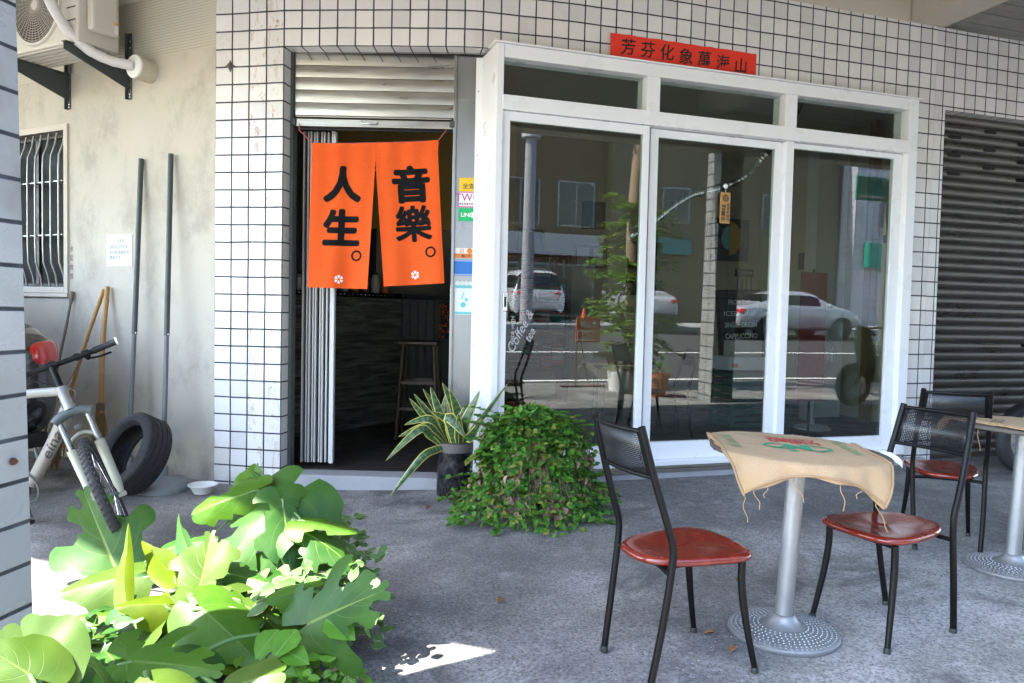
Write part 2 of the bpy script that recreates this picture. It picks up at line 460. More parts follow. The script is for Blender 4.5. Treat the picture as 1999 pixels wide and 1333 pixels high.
# painted upper wall flush with the tiles, and the mass of the storeys above
mb = MB(); up = [path[0]] + head
wall_strip(mb, [(p[0], p[1] + .004) for p in up], [0] * len(up), 3.75, 4.35, .16)
mb.build('upper_wall', CREAM, cafe)
mb = MB()
SLAB = [(-9.5, 4.62), (-1.05, 1.07), (15, 6.23), (12.2, 15), (-9.5, 15)]
mb.prism(SLAB, 4.3, 9.5)
mb.build('upper_storeys', CREAM, cafe)
mb = MB()
E1 = V((-.922, .387, 0)); E1n = V((.387, .922, 0))
c0 = V((-1.05, 1.07, 0))
mb.obox(c0, (E1, E1n, Z), (-.05, 0.0, 3.3), (9.1, .28, 4.298)); mb.obox(c0, (D, -N, Z), (0.02, .002, 3.3), (16.7, .28, 4.297))
mb.build('edge_beam', CREAM, cafe)
mb = MB(); mb.obox(wp(3.395, .006), (D, N, Z), (0, 0, 3.752), (.345, 3.3, 4.296)); mb.build('cross_beam', CREAM, cafe)
SLATC = M('slatted_ceiling_panel', (.20, .195, .18), .5, 0, .1, 4)
mb = MB()
for i in range(34):
    mb.obox(wp(3.75, 0), (D, N, Z), (0, .012 + i * .095, 3.775 + (i % 2) * .004), (6.5, .098 + i * .095, 3.80))
mb.obox(wp(3.75, 0), (D, N, Z), (0, .004, 3.81), (6.5, 3.25, 3.83)); mb.build('slatted_ceiling', SLATC, cafe)
# interior shell
INW = M('interior_wall_paint', (.40, .35, .26), .75, 0, .08, 2)
INY = M('interior_ochre_panel', (.34, .22, .07), .6, 0, .25, 2.5)
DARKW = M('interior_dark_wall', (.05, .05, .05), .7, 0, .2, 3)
mb = MB()
mb.obox(wp(0, 0), (D, N, Z), (-3.2, -4.45, 0), (5.3, -4.3, 3.6))          # back wall
mb.build('back_wall', INW, cafe)
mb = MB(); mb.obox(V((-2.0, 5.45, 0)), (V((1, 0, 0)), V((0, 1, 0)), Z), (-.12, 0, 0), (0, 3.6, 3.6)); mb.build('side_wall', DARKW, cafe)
mb = MB(); mb.obox(wp(5.12, 0), (D, N, Z), (0, -4.3, 0), (.12, -.15, 3.6)); mb.build('side_wall', INW, cafe)
mb = MB(); mb.obox(wp(4.98, -2.05), (D, N, Z), (0, -.05, .1), (.1, .05, 3.58)); mb.build('door_post', M('brown_wood_trim', (.22, .13, .07), .5, 0, .2, 6), cafe)
mb = MB(); mb.obox(wp(0, 0), (D, N, Z), (-3.4, -4.5, 3.6), (5.3, -.16, 3.7)); mb.build('interior_ceiling', M('interior_ceiling_paint', (.72, .71, .66), .8), cafe)
FLOORM = M('shop_floor', (.042, .034, .03), .45, 0, .35, 1.8, .15, 30, .15)
mb = MB(); mb.prism([(p.x, p.y) for p in (V((-2.0, 9.2, 0)), V((-2.0, 5.45, 0)), V((-1.6, 5.40, 0)), V((-.28, 5.36, 0)), wp(.1, -.12), wp(5.12, -.1), wp(5.12, -4.3))], .0, .1)
o = mb.build('floor', FLOORM, None); tag(o, kind='structure')
# step in the doorway and low plinth under the window
mb = MB(); mb.prism([(-1.63, 5.245), (-.30, 5.20), (-.30, 5.42), (-1.63, 5.42)], -.05, .103); mb.build('doorstep', CONC2, cafe, bevel=.008)
mb = MB(); mb.obox(wp(0, 0), (D, N, Z), (-.16, -.15, -.05), (3.70, .055, .128)); mb.build('window_plinth', CONC2, cafe, bevel=.008)
# reveal tiles of the doorway and rails
mb = MB(); mb.box((-1.611, 5.405, 1.6), (.036, .10, 3.0)); mb.build('shutter_rail', DSTEEL, cafe, bevel=.003)
# stainless jamb on the right of the doorway
mb = MB(); mb.box((-.352, 5.385, 1.60), (.20, .05, 3.0)); mb.box((-.440, 5.372, 1.60), (.022, .06, 3.0)); mb.box((-.352, 5.362, 2.80), (.15, .008, .02))
mb.build('steel_jamb', STEEL, cafe, bevel=.002)
# roller shutter, half rolled up: slats, then the bottom bar with handle
SHUT = M('stainless_shutter_slat', (.40, .385, .35), .34, 1, .25, 3, .9, 2.2, .08, stretch=(.5, 1, 3))
def shutter():
    t = thing('roller_shutter', 'half raised stainless steel roller shutter over the open doorway', 'shutter', (-1.03, 5.38, 2.58))
    x0, x1 = -1.592, -.452
    zs = [3.13, 3.022, 2.936, 2.849, 2.759, 2.669, 2.640]
    for i in range(len(zs) - 2):
        zt, zb = zs[i], zs[i + 1]; mb = MB(); n = 8; vs = []; fs = []
        for k in range(n + 1):
            a = k / n; z = zt - .002 - (zt - zb - .004) * a; y = 5.385 - .003 * math.sin(math.pi * a)
            vs += [V((x0, y, z)), V((x1, y, z))]
        for k in range(n): fs.append((2 * k, 2 * k + 2, 2 * k + 3, 2 * k + 1))
        b = len(vs); vs += [V((x0, 5.40, zt - .002)), V((x1, 5.40, zt - .002)), V((x0, 5.40, zb + .002)), V((x1, 5.40, zb + .002))]
        fs += [(0, 1, b + 1, b), (2 * n, b + 2, b + 3, 2 * n + 1), (b, b + 1, b + 3, b + 2)]
        mb.add(vs, fs); mb.build('slat', SHUT, t, smooth=50)
    mb = MB(); mb.box(((x0 + x1) / 2, 5.405, 2.85), (x1 - x0, .008, .56)); mb.build('backing', BLKPLAS, t)
    mb = MB(); mb.box((-1.022, 5.375, 2.612), (1.135, .04, .056)); mb.box((-1.022, 5.37, 2.655), (1.12, .03, .012))
    mb.build('bottom_bar', SHUT, t, bevel=.008)
    mb = MB(); mb.tube([(-1.11, 5.352, 2.622), (-1.10, 5.343, 2.606), (-1.0, 5.343, 2.606), (-.99, 5.352, 2.622)], .005, 8); mb.build('handle', CHROME, t, smooth=60)
    mb = MB(); mb.box((-.46, 5.35, 2.618), (.035, .03, .045)); mb.build('latch', DSTEEL, t, bevel=.003)
    mb = MB(); mb.box((-1.588, 5.35, 2.61), (.03, .03, .05)); mb.build('latch', DSTEEL, t, bevel=.003)
    for k in range(8):
        mb = MB(); x = -1.50 + k * .127; mb.tube([(x, 5.372, 3.10), (x + .03, 5.374, 3.055)], .003, 6); mb.build('wire_clip', DSTEEL, t)
shutter()
# folding gate pushed to the left of the doorway
def gate():
    t = thing('folding_gate', 'folded white and grey concertina gate standing behind left side of doorway', 'gate', (-1.45, 5.55, .1))
    G1 = M('gate_slat_paint', (.60, .59, .56), .45, 0, .08, 5)
    xs = [-1.565, -1.536, -1.513, -1.489, -1.468, -1.437, -1.416, -1.388]
    for i, x in enumerate(xs):
        mb = MB(); mb.box((x, 5.56 + (i % 2) * .012, 1.36), (.0125, .05, 2.46)); mb.box((x + .011, 5.585, 1.36), (.012, .02, 2.44), m=1)
        mb.build('slat', [G1, BLKPLAS], t, bevel=.002)
    mb = MB(); mb.box((-1.345, 5.56, 1.36), (.034, .055, 2.47)); mb.build('leading_post', WHITEP, t, bevel=.004)
gate()
# ------------------------------------------------------------------ white aluminium shop front
def storefront():
    t = thing('glazed_storefront', 'white aluminium window front with three tall panes and a row of transoms', 'window', tuple(wp(1.6, .0, .12)))
    T = .10; ax = (D, N, Z)
    def bar(mb, s0, s1, z0, z1, t0=-.06, t1=T): mb.obox(W0, ax, (s0, t0, z0), (s1, t1, z1))
    mb = MB()
    bar(mb, -.18, -.128, .176, 3.093); mb.build('outer_post', WHITE, t, bevel=.006)
    mb = MB(); bar(mb, 3.322, 3.418, .176, 3.095); mb.build('outer_post', WHITE, t, bevel=.006)
    mb = MB(); bar(mb, -.128, 3.322, 3.003, 3.092, t1=T - .003); mb.build('head_rail', WHITE, t, bevel=.006)
    mb = MB(); mb.obox(W0, ax, (-.20, -.05, 3.094), (3.44, T + .012, 3.104)); mb.build('drip_cap', WHITE, t, bevel=.002)
    mb = MB(); bar(mb, -.135, 3.335, 2.655, 2.755, t1=T + .004); mb.build('transom_rail', WHITE, t, bevel=.005)
    mb = MB(); bar(mb, -.128, 3.322, .176, .215, t1=T - .002); mb.build('sill', WHITE, t, bevel=.005)
    mb = MB(); bar(mb, -.16, 3.40, .128, .150, -.06, T - .02); bar(mb, -.16, 3.40, .156, .172, -.06, T - .008); mb.build('sill_track', M('sill_track_metal', (.35, .34, .32), .4, 1, .2, 6), t, bevel=.002)
    for s0, s1 in ((.948, 1.053), (2.13, 2.236)):
        mb = MB(); bar(mb, s0, s1, 2.755, 3.003, t1=T - .006); mb.build('transom_post', WHITE, t, bevel=.005)
    mb = MB(); bar(mb, 2.168, 2.240, .215, 2.655, t1=.07); mb.build('mullion', WHITE, t, bevel=.005)
    # side return beside the doorway with its screw flange
    mb = MB()
    a, b = wp(-.165, T - .006), V((-.238, 5.345, 0))
    dv = (b - a).normalized(); nv = V((dv.y, -dv.x, 0))
    mb.obox(a, (dv, nv, Z), (0.0, -.015, .13), ((b - a).length, .015, 3.088))
    mb.build('side_return', WHITE, t, bevel=.003)
    mb = MB(); mb.box((-.268, 5.346, 1.60), (.055, .012, 2.97)); mb.build('flange', WHITE, t, bevel=.002)
    mb = MB()
    for z in (.6, 1.05, 1.5, 1.95, 2.4, 2.85):
        mb.lathe([(0.0, .004), (.004, .003), (.005, 0)], 8, (-.275, 5.339, z), Matrix.Rotation(R(90), 3, 'X'))
        c = a + dv * .12 + nv * .016 + Z * z
        mb.lathe([(0.0, .004), (.004, .003), (.005, 0)], 8, c, nv.to_track_quat('Z', 'Y').to_matrix())
    mb.build('screws', GREYM, t)
    # glazing: panes lean very slightly in their rebates
    tilt = math.tan(R(.7))
    def pane(par, s0, s1, z0, z1, tc):
        zc = 1.4; vs = []
        for o in (-.003, .003):
            for z in (z0, z1):
                for s in (s0, s1): vs.append(wp(s, tc + o + (z - zc) * tilt, z))
        mb = MB(); mb.add(vs, [(0, 1, 3, 2), (4, 6, 7, 5), (0, 4, 5, 1), (2, 3, 7, 6), (0, 2, 6, 4), (1, 5, 7, 3)])
        return mb.build('glass_pane', GLASS, par, recalc=True)
    for s0, s1 in ((-.128, .948), (1.053, 2.13), (2.236, 3.322)):
        pane(t, s0, s1, 2.75, 3.008, -.005)
    def sash(nm, s0, s1, z0, z1, tc, st_l, st_r, top, bot):
        mb = MB()
        for (a0, a1, b0, b1) in ((s0, s0 + st_l, z0, z1), (s1 - st_r, s1, z0, z1), (s0 + st_l, s1 - st_r, z1 - top, z1), (s0 + st_l, s1 - st_r, z0, z0 + bot)):
            mb.obox(W0, ax, (a0, tc - .018, b0), (a1, tc + .018, b1))
        o = mb.build(nm, WHITE, t, bevel=.004)
        pn = pane(t, s0 + st_l - .004, s1 - st_r + .004, z0 + bot - .004, z1 - top + .004, tc)
        pn.parent = o
        return o
    s1 = sash('sliding_door', -.125, .985, .215, 2.652, .062, .055, .055, .065, .125)
    s2 = sash('sliding_door', 1.012, 2.166, .215, 2.650, .015, .072, .075, .06, .13)
    s3 = sash('fixed_sash', 2.24, 3.318, .215, 2.652, .03, .008, .088, .045, .115)
    mb = MB(); mb.obox(W0, ax, (.987, -.04, .216), (1.010, .045, 2.652)); mb.build('door_seal', GREYM, t)
    # pull handle and lock plate on the left stile
    mb = MB(); mb.obox(W0, ax, (-.098, .08, 1.295), (-.068, .088, 1.425)); mb.build('lock_plate', CHROME, s1, bevel=.003)
    mb = MB(); mb.obox(W0, ax, (-.090, .088, 1.325), (-.076, .091, 1.395)); mb.build('finger_pull', BLKPLAS, s1)
    # white decal lettering on the first door
    mb = MB(); o = wp(.035, .062 + .006, 1.165); tl = R(62)
    ex = (D * math.cos(tl) + Z * math.sin(tl)); ey = (-D * math.sin(tl) + Z * math.cos(tl))
    fn = plane_fn(o + N * .004, ex, ey)
    put_text(mb, 'Coffee &', .088, fn, .0004, shear=.35)
    fn = plane_fn(o + N * .004 + D * .075 - Z * .03, ex, ey); put_text(mb, 'tea', .078, fn, .0004, shear=.35)
    fn = plane_fn(o + N * .004 - D * .055 + Z * .0, Z, -D); put_text(mb, 'MADE WITH', .035, fn, .0003)
    mb.build('decal', M('white_decal', (.42, .42, .42), .6), s1)
storefront()

# red paper banner with seven brush characters
def banner():
    RED = M('red_paper', (.74, .035, .012), .55, 0, .12, 5)
    INK = M('black_ink', (.012, .010, .008), .5, 0, .2, 10)
    t = thing('paper_banner', 'long red paper banner with black brush characters pasted above the window', 'banner', tuple(wp(1.35, .01, 3.1)))
    # the strip is pasted a little out of level on the tile face
    s0, s1 = .692, 1.912
    mb = MB(); vs = []; n = 24; rnd = random.Random(4)
    for i in range(n + 1):
        s = s0 + (s1 - s0) * i / n; w = .003 * math.sin(i * 1.7) + rnd.uniform(-.001, .001)
        for z in (3.106, 3.302 + rnd.uniform(-.003, .003)): vs.append((s, .007 + abs(w), z))
    pts = [wp(*p) for p in vs]; bk = [wp(p[0], .0015, p[2]) for p in vs]
    k = len(pts); fs = []
    for i in range(n):
        a = 2 * i; fs += [(a, a + 2, a + 3, a + 1), (k + a, k + a + 1, k + a + 3, k + a + 2), (a + 1, a + 3, k + a + 3, k + a + 1), (a, k + a, k + a + 2, a + 2)]
    mb.add(pts + bk, fs); mb.build('paper', RED, t, smooth=40, recalc=True)
    mb = MB()
    for i, ch in enumerate('芳芬化象萬海山'):
        c = s0 + .135 + i * .158; dz = rnd.uniform(-.006, .006)
        fn = plane_fn(wp(c, .0125, 3.21 + dz - (i - 3) * .0035), (D + Z * rnd.uniform(.02, .1)).normalized(), Z)
        put_text(mb, ch, .122, fn, .0012, shear=.05)
    mb.build('lettering', INK, t)
banner()

# ------------------------------------------------------------------ orange door curtain
def noren():
    ORG = NT('orange_cotton'); o = ORG.obj()
    wv = ORG.n('TexWave', wave_type='BANDS', bands_direction='Z'); ORG.set(wv.inputs[0], o); wv.inputs['Scale'].default_value = 160
    c = ORG.mix(ORG.noise(o, 3, 4), (.78, .090, .006), (.88, .125, .010))
    cr = ORG.noise(ORG.scale(o, (1.2, 1, 3.0)), 9, 3, .5, 1.5)
    p = ORG.princ(c, .85, 0, ORG.bump(ORG.math('ADD', ORG.math('MULTIPLY', wv.outputs['Fac'], .05), cr), .35, .012))
    tl = ORG.n('BsdfTranslucent'); ORG.set(tl.inputs[0], c); mx = ORG.n('MixShader'); mx.inputs[0].default_value = .15
    ORG.set(mx.inputs[1], p); ORG.set(mx.inputs[2], tl.outputs[0]); ORG = ORG.done(mx.outputs[0])
    INK = M('noren_black_print', (.0045, .0045, .0055), .8, 0, .15, 10, spec=.15); WHT = M('noren_white_print', (.82, .80, .76), .7)
    t = thing('door_curtain', 'orange split door curtain with bold black characters hung in the doorway', 'curtain', (-1.0, 5.3, 1.43))
    Y = 5.30
    def surf(tl_, tr_, bl_, br_, ph):
        def fn(a, b):          # a across 0..1, b down 0..1
            top = V(tl_).lerp(V(tr_), a); bot = V(bl_).lerp(V(br_), a)
            b2 = max(0, (b - .115) / .885); p = (top[0] + (bot[0] - top[0]) * b2, top[1] + (bot[1] - top[1]) * b)
            y = Y - .015 * math.sin(a * 6.2 + ph) * (.25 + b) - .005 * math.sin(a * 17 + ph * 2) * (1 - b * .6) - .008 * math.sin(a * 11 + b * 3 + ph) * b - .012 * b
            sag = -.006 * math.sin(math.pi * a) * (1 - b)
            return V((p[0], y, p[1] + sag))
        return fn
    tm = (-.993, 2.466)
    fl = surf((-1.443, 2.453), tm, (-1.458, 1.434), (-1.035, 1.433), .3)
    fr = surf(tm, (-.55, 2.492), (-.918, 1.453), (-.488, 1.484), 2.1)
    for nm, fn, txt in (('left', fl, '人生'), ('right', fr, '音樂')):
        mb = MB(); na, nb = 26, 44; vs = []; fs = []; 
        for j in range(nb + 1):
            for i in range(na + 1):
                a, b = i / na, j / nb
                p = fn(a, b); vs.append(p)
        for j in range(nb):
            for i in range(na):
                q = j * (na + 1) + i; fs.append((q, q + na + 1, q + na + 2, q + 1))
        k = len(vs); bk = [p + V((0, .003, 0)) for p in vs]
        fs2 = [tuple(reversed([x + k for x in f])) for f in fs]
        rim = []
        for i in range(na): rim += [(i, i + 1, k + i + 1, k + i), (nb * (na + 1) + i + 1, nb * (na + 1) + i, k + nb * (na + 1) + i, k + nb * (na + 1) + i + 1)]
        for j in range(nb): rim += [((j + 1) * (na + 1), j * (na + 1), k + j * (na + 1), k + (j + 1) * (na + 1)), (j * (na + 1) + na, (j + 1) * (na + 1) + na, k + (j + 1) * (na + 1) + na, k + j * (na + 1) + na)]
        mb.add(vs + bk, fs + fs2 + rim); pn = mb.build('cloth_panel', ORG, t, smooth=70)
        # printed characters
        wdt, hgt = .437, 1.02
        mb = MB()
        def on(cx, cz):        # local metres from a centre on the panel -> the cloth face
            return lambda x, y: fn(min(.99, max(.01, cx + x / wdt)), min(.995, max(.005, cz - y / hgt))) + V((0, -.0022, 0))
        if nm == 'left':
            spots = [('人', .505, .280, .265, .258, None), ('生', .515, .578, .262, .262, None)]
        else:
            spots = [('音', .545, .295, .268, .268, None), ('樂', .548, .570, .262, .262, None)]
        for ch, cx, cz, w_, h_, _ in spots:
            bw = .0075 if ch == '樂' else .0115
            for q, (dx, dy) in enumerate(((0, 0), (bw, 0), (-bw, 0), (0, bw), (0, -bw), (bw * .75, bw * .75), (-bw * .75, -bw * .75), (bw * .75, -bw * .75), (-bw * .75, bw * .75))):
                f1 = on(cx, cz); put_text(mb, ch, .27, lambda x, y: f1(x + dx, y + dy) + V((0, -.00012 * q, 0)), .0, cut=.03, w=w_ - 2 * bw, h=h_ - 2 * bw)
        # ring full stop
        cx, cz = (.775, .772) if nm == 'left' else (.80, .775)
        f0 = on(cx, cz); n = 36; rr = [(math.cos(2 * math.pi * i / n), math.sin(2 * math.pi * i / n)) for i in range(n)]
        mb.add([f0(x * .039, y * .039) for x, y in rr] + [f0(x * .026, y * .026) for x, y in rr], [(i, (i + 1) % n, n + (i + 1) % n, n + i) for i in range(n)])
        mb.build('print', INK, pn)
        # small white six-petalled emblem
        mb = MB(); cx, cz = (.51, .938) if nm == 'left' else (.52, .930); f0 = on(cx, cz)
        for k6 in range(6):
            a = math.pi / 6 + k6 * math.pi / 3; q = []
            for da, rd in ((0, .006), (-.40, .026), (-.2, .030), (.2, .030), (.40, .026)):
                q.append(f0(math.cos(a + da) * rd, math.sin(a + da) * rd))
            mb.add(q, [(0, 1, 2, 3, 4)])
        mb.build('emblem', WHT, pn)
    for fn, sd in ((fl, 0), (fr, 1)):                  # folded hems: rod pocket, bottom and outer edge
        mb = MB()
        for (a0, b0, a1, b1) in ((.0, .0, 1., .035), (.0, .972, 1., 1.), ((.0, .03, .035, .98) if sd == 0 else (.965, .03, 1., .98))):
            n = 30; vs = []
            for i in range(n + 1):
                for q in (0, 1):
                    if a1 - a0 > .5: vs.append(fn(a0 + (a1 - a0) * i / n, (b0, b1)[q]) + V((0, -.0016 - .0006 * q, 0)))
                    else: vs.append(fn((a0, a1)[q], b0 + (b1 - b0) * i / n) + V((0, -.0016, 0)))
            mb.add(vs, [(2 * i, 2 * i + 1, 2 * i + 3, 2 * i + 2) for i in range(n)])
        h = mb.build('hem', ORG, t, smooth=70)
    mb = MB(); STR = M('pink_string', (.45, .10, .09), .8)
    mb.tube([(-1.545, 5.335, 2.60), (-1.538, 5.32, 2.545), (-1.49, 5.305, 2.50), (-1.443, 5.30, 2.455)], .0035, 6)
    mb.tube([(-.497, 5.335, 2.575), (-.515, 5.32, 2.545), (-.55, 5.30, 2.492), (-.546, 5.30, 2.462)], .0035, 6)
    mb.tube([(-1.443, 5.3035, 2.452), (-1.2, 5.3035, 2.4565), (-.993, 5.3035, 2.465), (-.75, 5.3035, 2.477), (-.55, 5.3035, 2.490)], .003, 6)
    mb.build('string', STR, t, smooth=60)
noren()

# ------------------------------------------------------------------ stickers on the steel jamb
def stickers():
    y = 5.3585
    def plate(mb, x0, x1, z0, z1, m=0, dy=0): mb.box(((x0 + x1) / 2, y - dy, (z0 + z1) / 2), (x1 - x0, .0012, z1 - z0), m=m)
    INK = M('sticker_black', (.02, .02, .02), .5); WH = M('sticker_white', (.75, .75, .73), .4)
    def txt(mb, s, size, x, z, m, fat=.0006, w=None, h=None):
        put_text(mb, s, size, plane_fn((x, y - .0014, z), (1, 0, 0), (0, 0, 1)), fat, m, w=w, h=h)
    mb = MB(); plate(mb, -.403, -.25, 2.146, 2.243); txt(mb, '全支付', .042, -.315, 2.185, 1)
    tag(mb.build('sticker', [M('sticker_yellow', (.80, .50, .01), .4), INK], None), 'yellow sticker with black characters at top of the steel door jamb', 'sticker', 'payment stickers on the steel jamb')
    mb = MB(); plate(mb, -.407, -.25, 2.036, 2.142); plate(mb, -.402, -.25, 2.041, 2.137, 1, .0006); txt(mb, 'TWQR', .075, -.312, 2.10, 2, .0002)
    for i in range(7): mb.box((-.393 + i * .017, y - .0016, 2.058), (.012, .001, .012), m=(2, 3, 4)[i % 3])
    tag(mb.build('sticker', [M('sticker_magenta', (.62, .02, .25), .4), WH, M('sticker_plum', (.40, .02, .22), .4), M('sticker_teal', (.03, .35, .30), .4), M('sticker_red', (.6, .05, .05), .4)], None), 'white sticker with magenta border and letters between the yellow and green stickers', 'sticker', 'payment stickers on the steel jamb')
    mb = MB(); plate(mb, -.404, -.25, 1.934, 2.028); txt(mb, 'LINE', .040, -.345, 1.98, 1, .0012); plate(mb, -.308, -.26, 1.96, 2.0, 1, .0006)
    tag(mb.build('sticker', [M('sticker_green', (.0, .42, .12), .4), WH], None), 'green sticker with white letters below the magenta bordered sticker', 'sticker', 'payment stickers on the steel jamb')
    mb = MB(); plate(mb, -.427, -.25, 1.671, 1.742); plate(mb, -.427, -.25, 1.671, 1.703, 1, .0006); txt(mb, '(((', .036, -.372, 1.722, 1, .0008)
    mb.lathe([(0, .0009), (.020, .0008)], 18, (-.318, y - .0006, 1.722), Matrix.Rotation(R(90), 3, 'X'), 1); txt(mb, '悠遊卡', .022, -.345, 1.687, 2, .0006)
    tag(mb.build('sticker', [WH, M('sticker_orange', (.70, .20, .02), .4), INK], None), 'white and orange sticker just above the blue notice on the jamb', 'sticker', 'payment stickers on the steel jamb')
    mb = MB(); plate(mb, -.455, -.25, 1.545, 1.658); plate(mb, -.449, -.25, 1.551, 1.652, 1, .0006); plate(mb, -.446, -.25, 1.554, 1.649, 0, .001)
    for x, n in ((-.435, 5), (-.36, 3)):
        txt(mb, '本場所禁止'[:n], .020, x + n * .0095, 1.632, 1, .001)
    txt(mb, '吸菸請勿攜帶', .023, -.362, 1.605, 1, .001)
    for z in (1.582, 1.567): txt(mb, 'No smoking here', .014, -.368, z, 1, .0002)
    tag(mb.build('sticker', [M('sticker_blue', (.015, .16, .50), .4), WH], None), 'blue notice sticker with rows of white text on the steel jamb', 'sticker', 'notices on the steel jamb')
    TEAL = M('sticker_pale_teal', (.12, .45, .46), .4)
    mb = MB(); plate(mb, -.418, -.25, 1.265, 1.50); plate(mb, -.418, -.25, 1.455, 1.478, 1, .0006); plate(mb, -.418, -.25, 1.268, 1.285, 1, .0006)
    for i in range(5): mb.lathe([(0, .0009), (.016, .0008)], 14, (-.40 + i * .031, y - .0006, 1.49), Matrix.Rotation(R(90), 3, 'X'), 0)
    mb.box((-.362, y - .001, 1.40), (.008, .001, .05), Matrix.Rotation(.3, 3, 'Y'), 1); mb.lathe([(0, .0009), (.02, .0008)], 14, (-.358, y - .0006, 1.335), Matrix.Rotation(R(90), 3, 'X'), 1); mb.lathe([(0, .0009), (.012, .0008)], 14, (-.335, y - .0009, 1.372), Matrix.Rotation(R(90), 3, 'X'), 1)
    tag(mb.build('sticker', [M('sticker_offwhite', (.62, .64, .60), .4), TEAL], None), 'tall off white sticker with teal bands, lowest on the steel jamb', 'sticker', 'notices on the steel jamb')
stickers()
# wooden tag hanging on the glass
def wood_tag():
    t = thing('wooden_tag', 'small upright wooden tag with black characters hanging on the middle window pane', 'tag', tuple(wp(1.66, .025, 2.0)))
    WD = M('tag_wood', (.42, .23, .08), .6, 0, .15, 20); INK = M('tag_ink', (.03, .02, .012), .6)
    f = lambda z: .03 + (z - 1.4) * .0122
    mb = MB(); mb.obox(wp(0, f(2.15)), (D, N, Z), (1.612, 0, 1.995), (1.70, .006, 2.228)); mb.build('board', WD, t, bevel=.002)
    mb = MB()
    for i, c in enumerate('營業中'): put_text(mb, c, .042, plane_fn(wp(1.640, f(2.15) + .0075, 2.115 - i * .044), D, Z), .001)
    for i, c in enumerate('老派咖啡館'): put_text(mb, c, .026, plane_fn(wp(1.680, f(2.15) + .0075, 2.135 - i * .028), D, Z), .0006)
    n = 28; rr = [(math.cos(2 * math.pi * i / n), math.sin(2 * math.pi * i / n)) for i in range(n)]; c0 = wp(1.656, f(2.15) + .0075, 2.185)
    mb.add([c0 + D * x * .026 + Z * y * .026 for x, y in rr] + [c0 + D * x * .019 + Z * y * .019 for x, y in rr], [(i, (i + 1) % n, n + (i + 1) % n, n + i) for i in range(n)])
    for k in range(4):
        a = k * math.pi / 2; mb.add([c0, c0 + (D * math.cos(a - .4) + Z * math.sin(a - .4)) * .017, c0 + (D * math.cos(a + .4) + Z * math.sin(a + .4)) * .017], [(0, 1, 2)])
    mb.build('lettering', INK, t)
    mb = MB(); mb.lathe([(0, .012), (.014, .010), (.020, 0)], 20, wp(1.656, f(2.15) + .004, 2.275), N.to_track_quat('Z', 'Y').to_matrix()); mb.tube([wp(1.656, f(2.15) + .01, 2.27), wp(1.656, f(2.15) + .004, 2.225)], .0015, 6)
    mb.build('suction_hook', WHITEP, t, smooth=50)
wood_tag()
# small framed notice by the window and the metal star on the pillar
mb = MB(); mb.obox(W0, (D, N, Z), (3.425, .003, 1.33), (3.50, .012, 1.49), 0); mb.obox(W0, (D, N, Z), (3.434, .012, 1.342), (3.491, .014, 1.478), 1)
mb.obox(W0, (D, N, Z), (3.44, .014, 1.35), (3.485, .0155, 1.40), 2)
tag(mb.build('framed_notice', [BLKPLAS, M('notice_grey', (.35, .36, .38), .4), M('notice_dark', (.06, .05, .05), .5)], None, bevel=.001), 'tiny black framed notice on tiles at right edge of the window', 'notice')
mb = MB(); c0 = V((-2.035, 5.330, 2.985)); q = V((-.19, -.98, 0)).to_track_quat('Z', 'Y').to_matrix()
pts = []
for i in range(8):
    r_ = .042 if i % 2 == 0 else .02; a = i * math.pi / 4; pts.append((r_ * math.cos(a), r_ * math.sin(a)))
mb.add([c0 + q @ V((x, y, .003)) for x, y in pts] + [c0 + q @ V((0, 0, .02))] + [c0 + q @ V((x, y, 0)) for x, y in pts], [(i, (i + 1) % 8, 8) for i in range(8)] + [(i + 9, (i + 1) % 8 + 9, (i + 1) % 8, i) for i in range(8)])
mb.lathe([(.014, 0), (.014, .022), (.009, .026), (0, .026)], 12, c0, q)
tag(mb.build('anchor_plate', M('rusty_iron', (.13, .11, .09), .65, .4, .4, 30), None, smooth=30), 'small rusty star shaped anchor plate on the white tiled pillar', 'anchor plate')
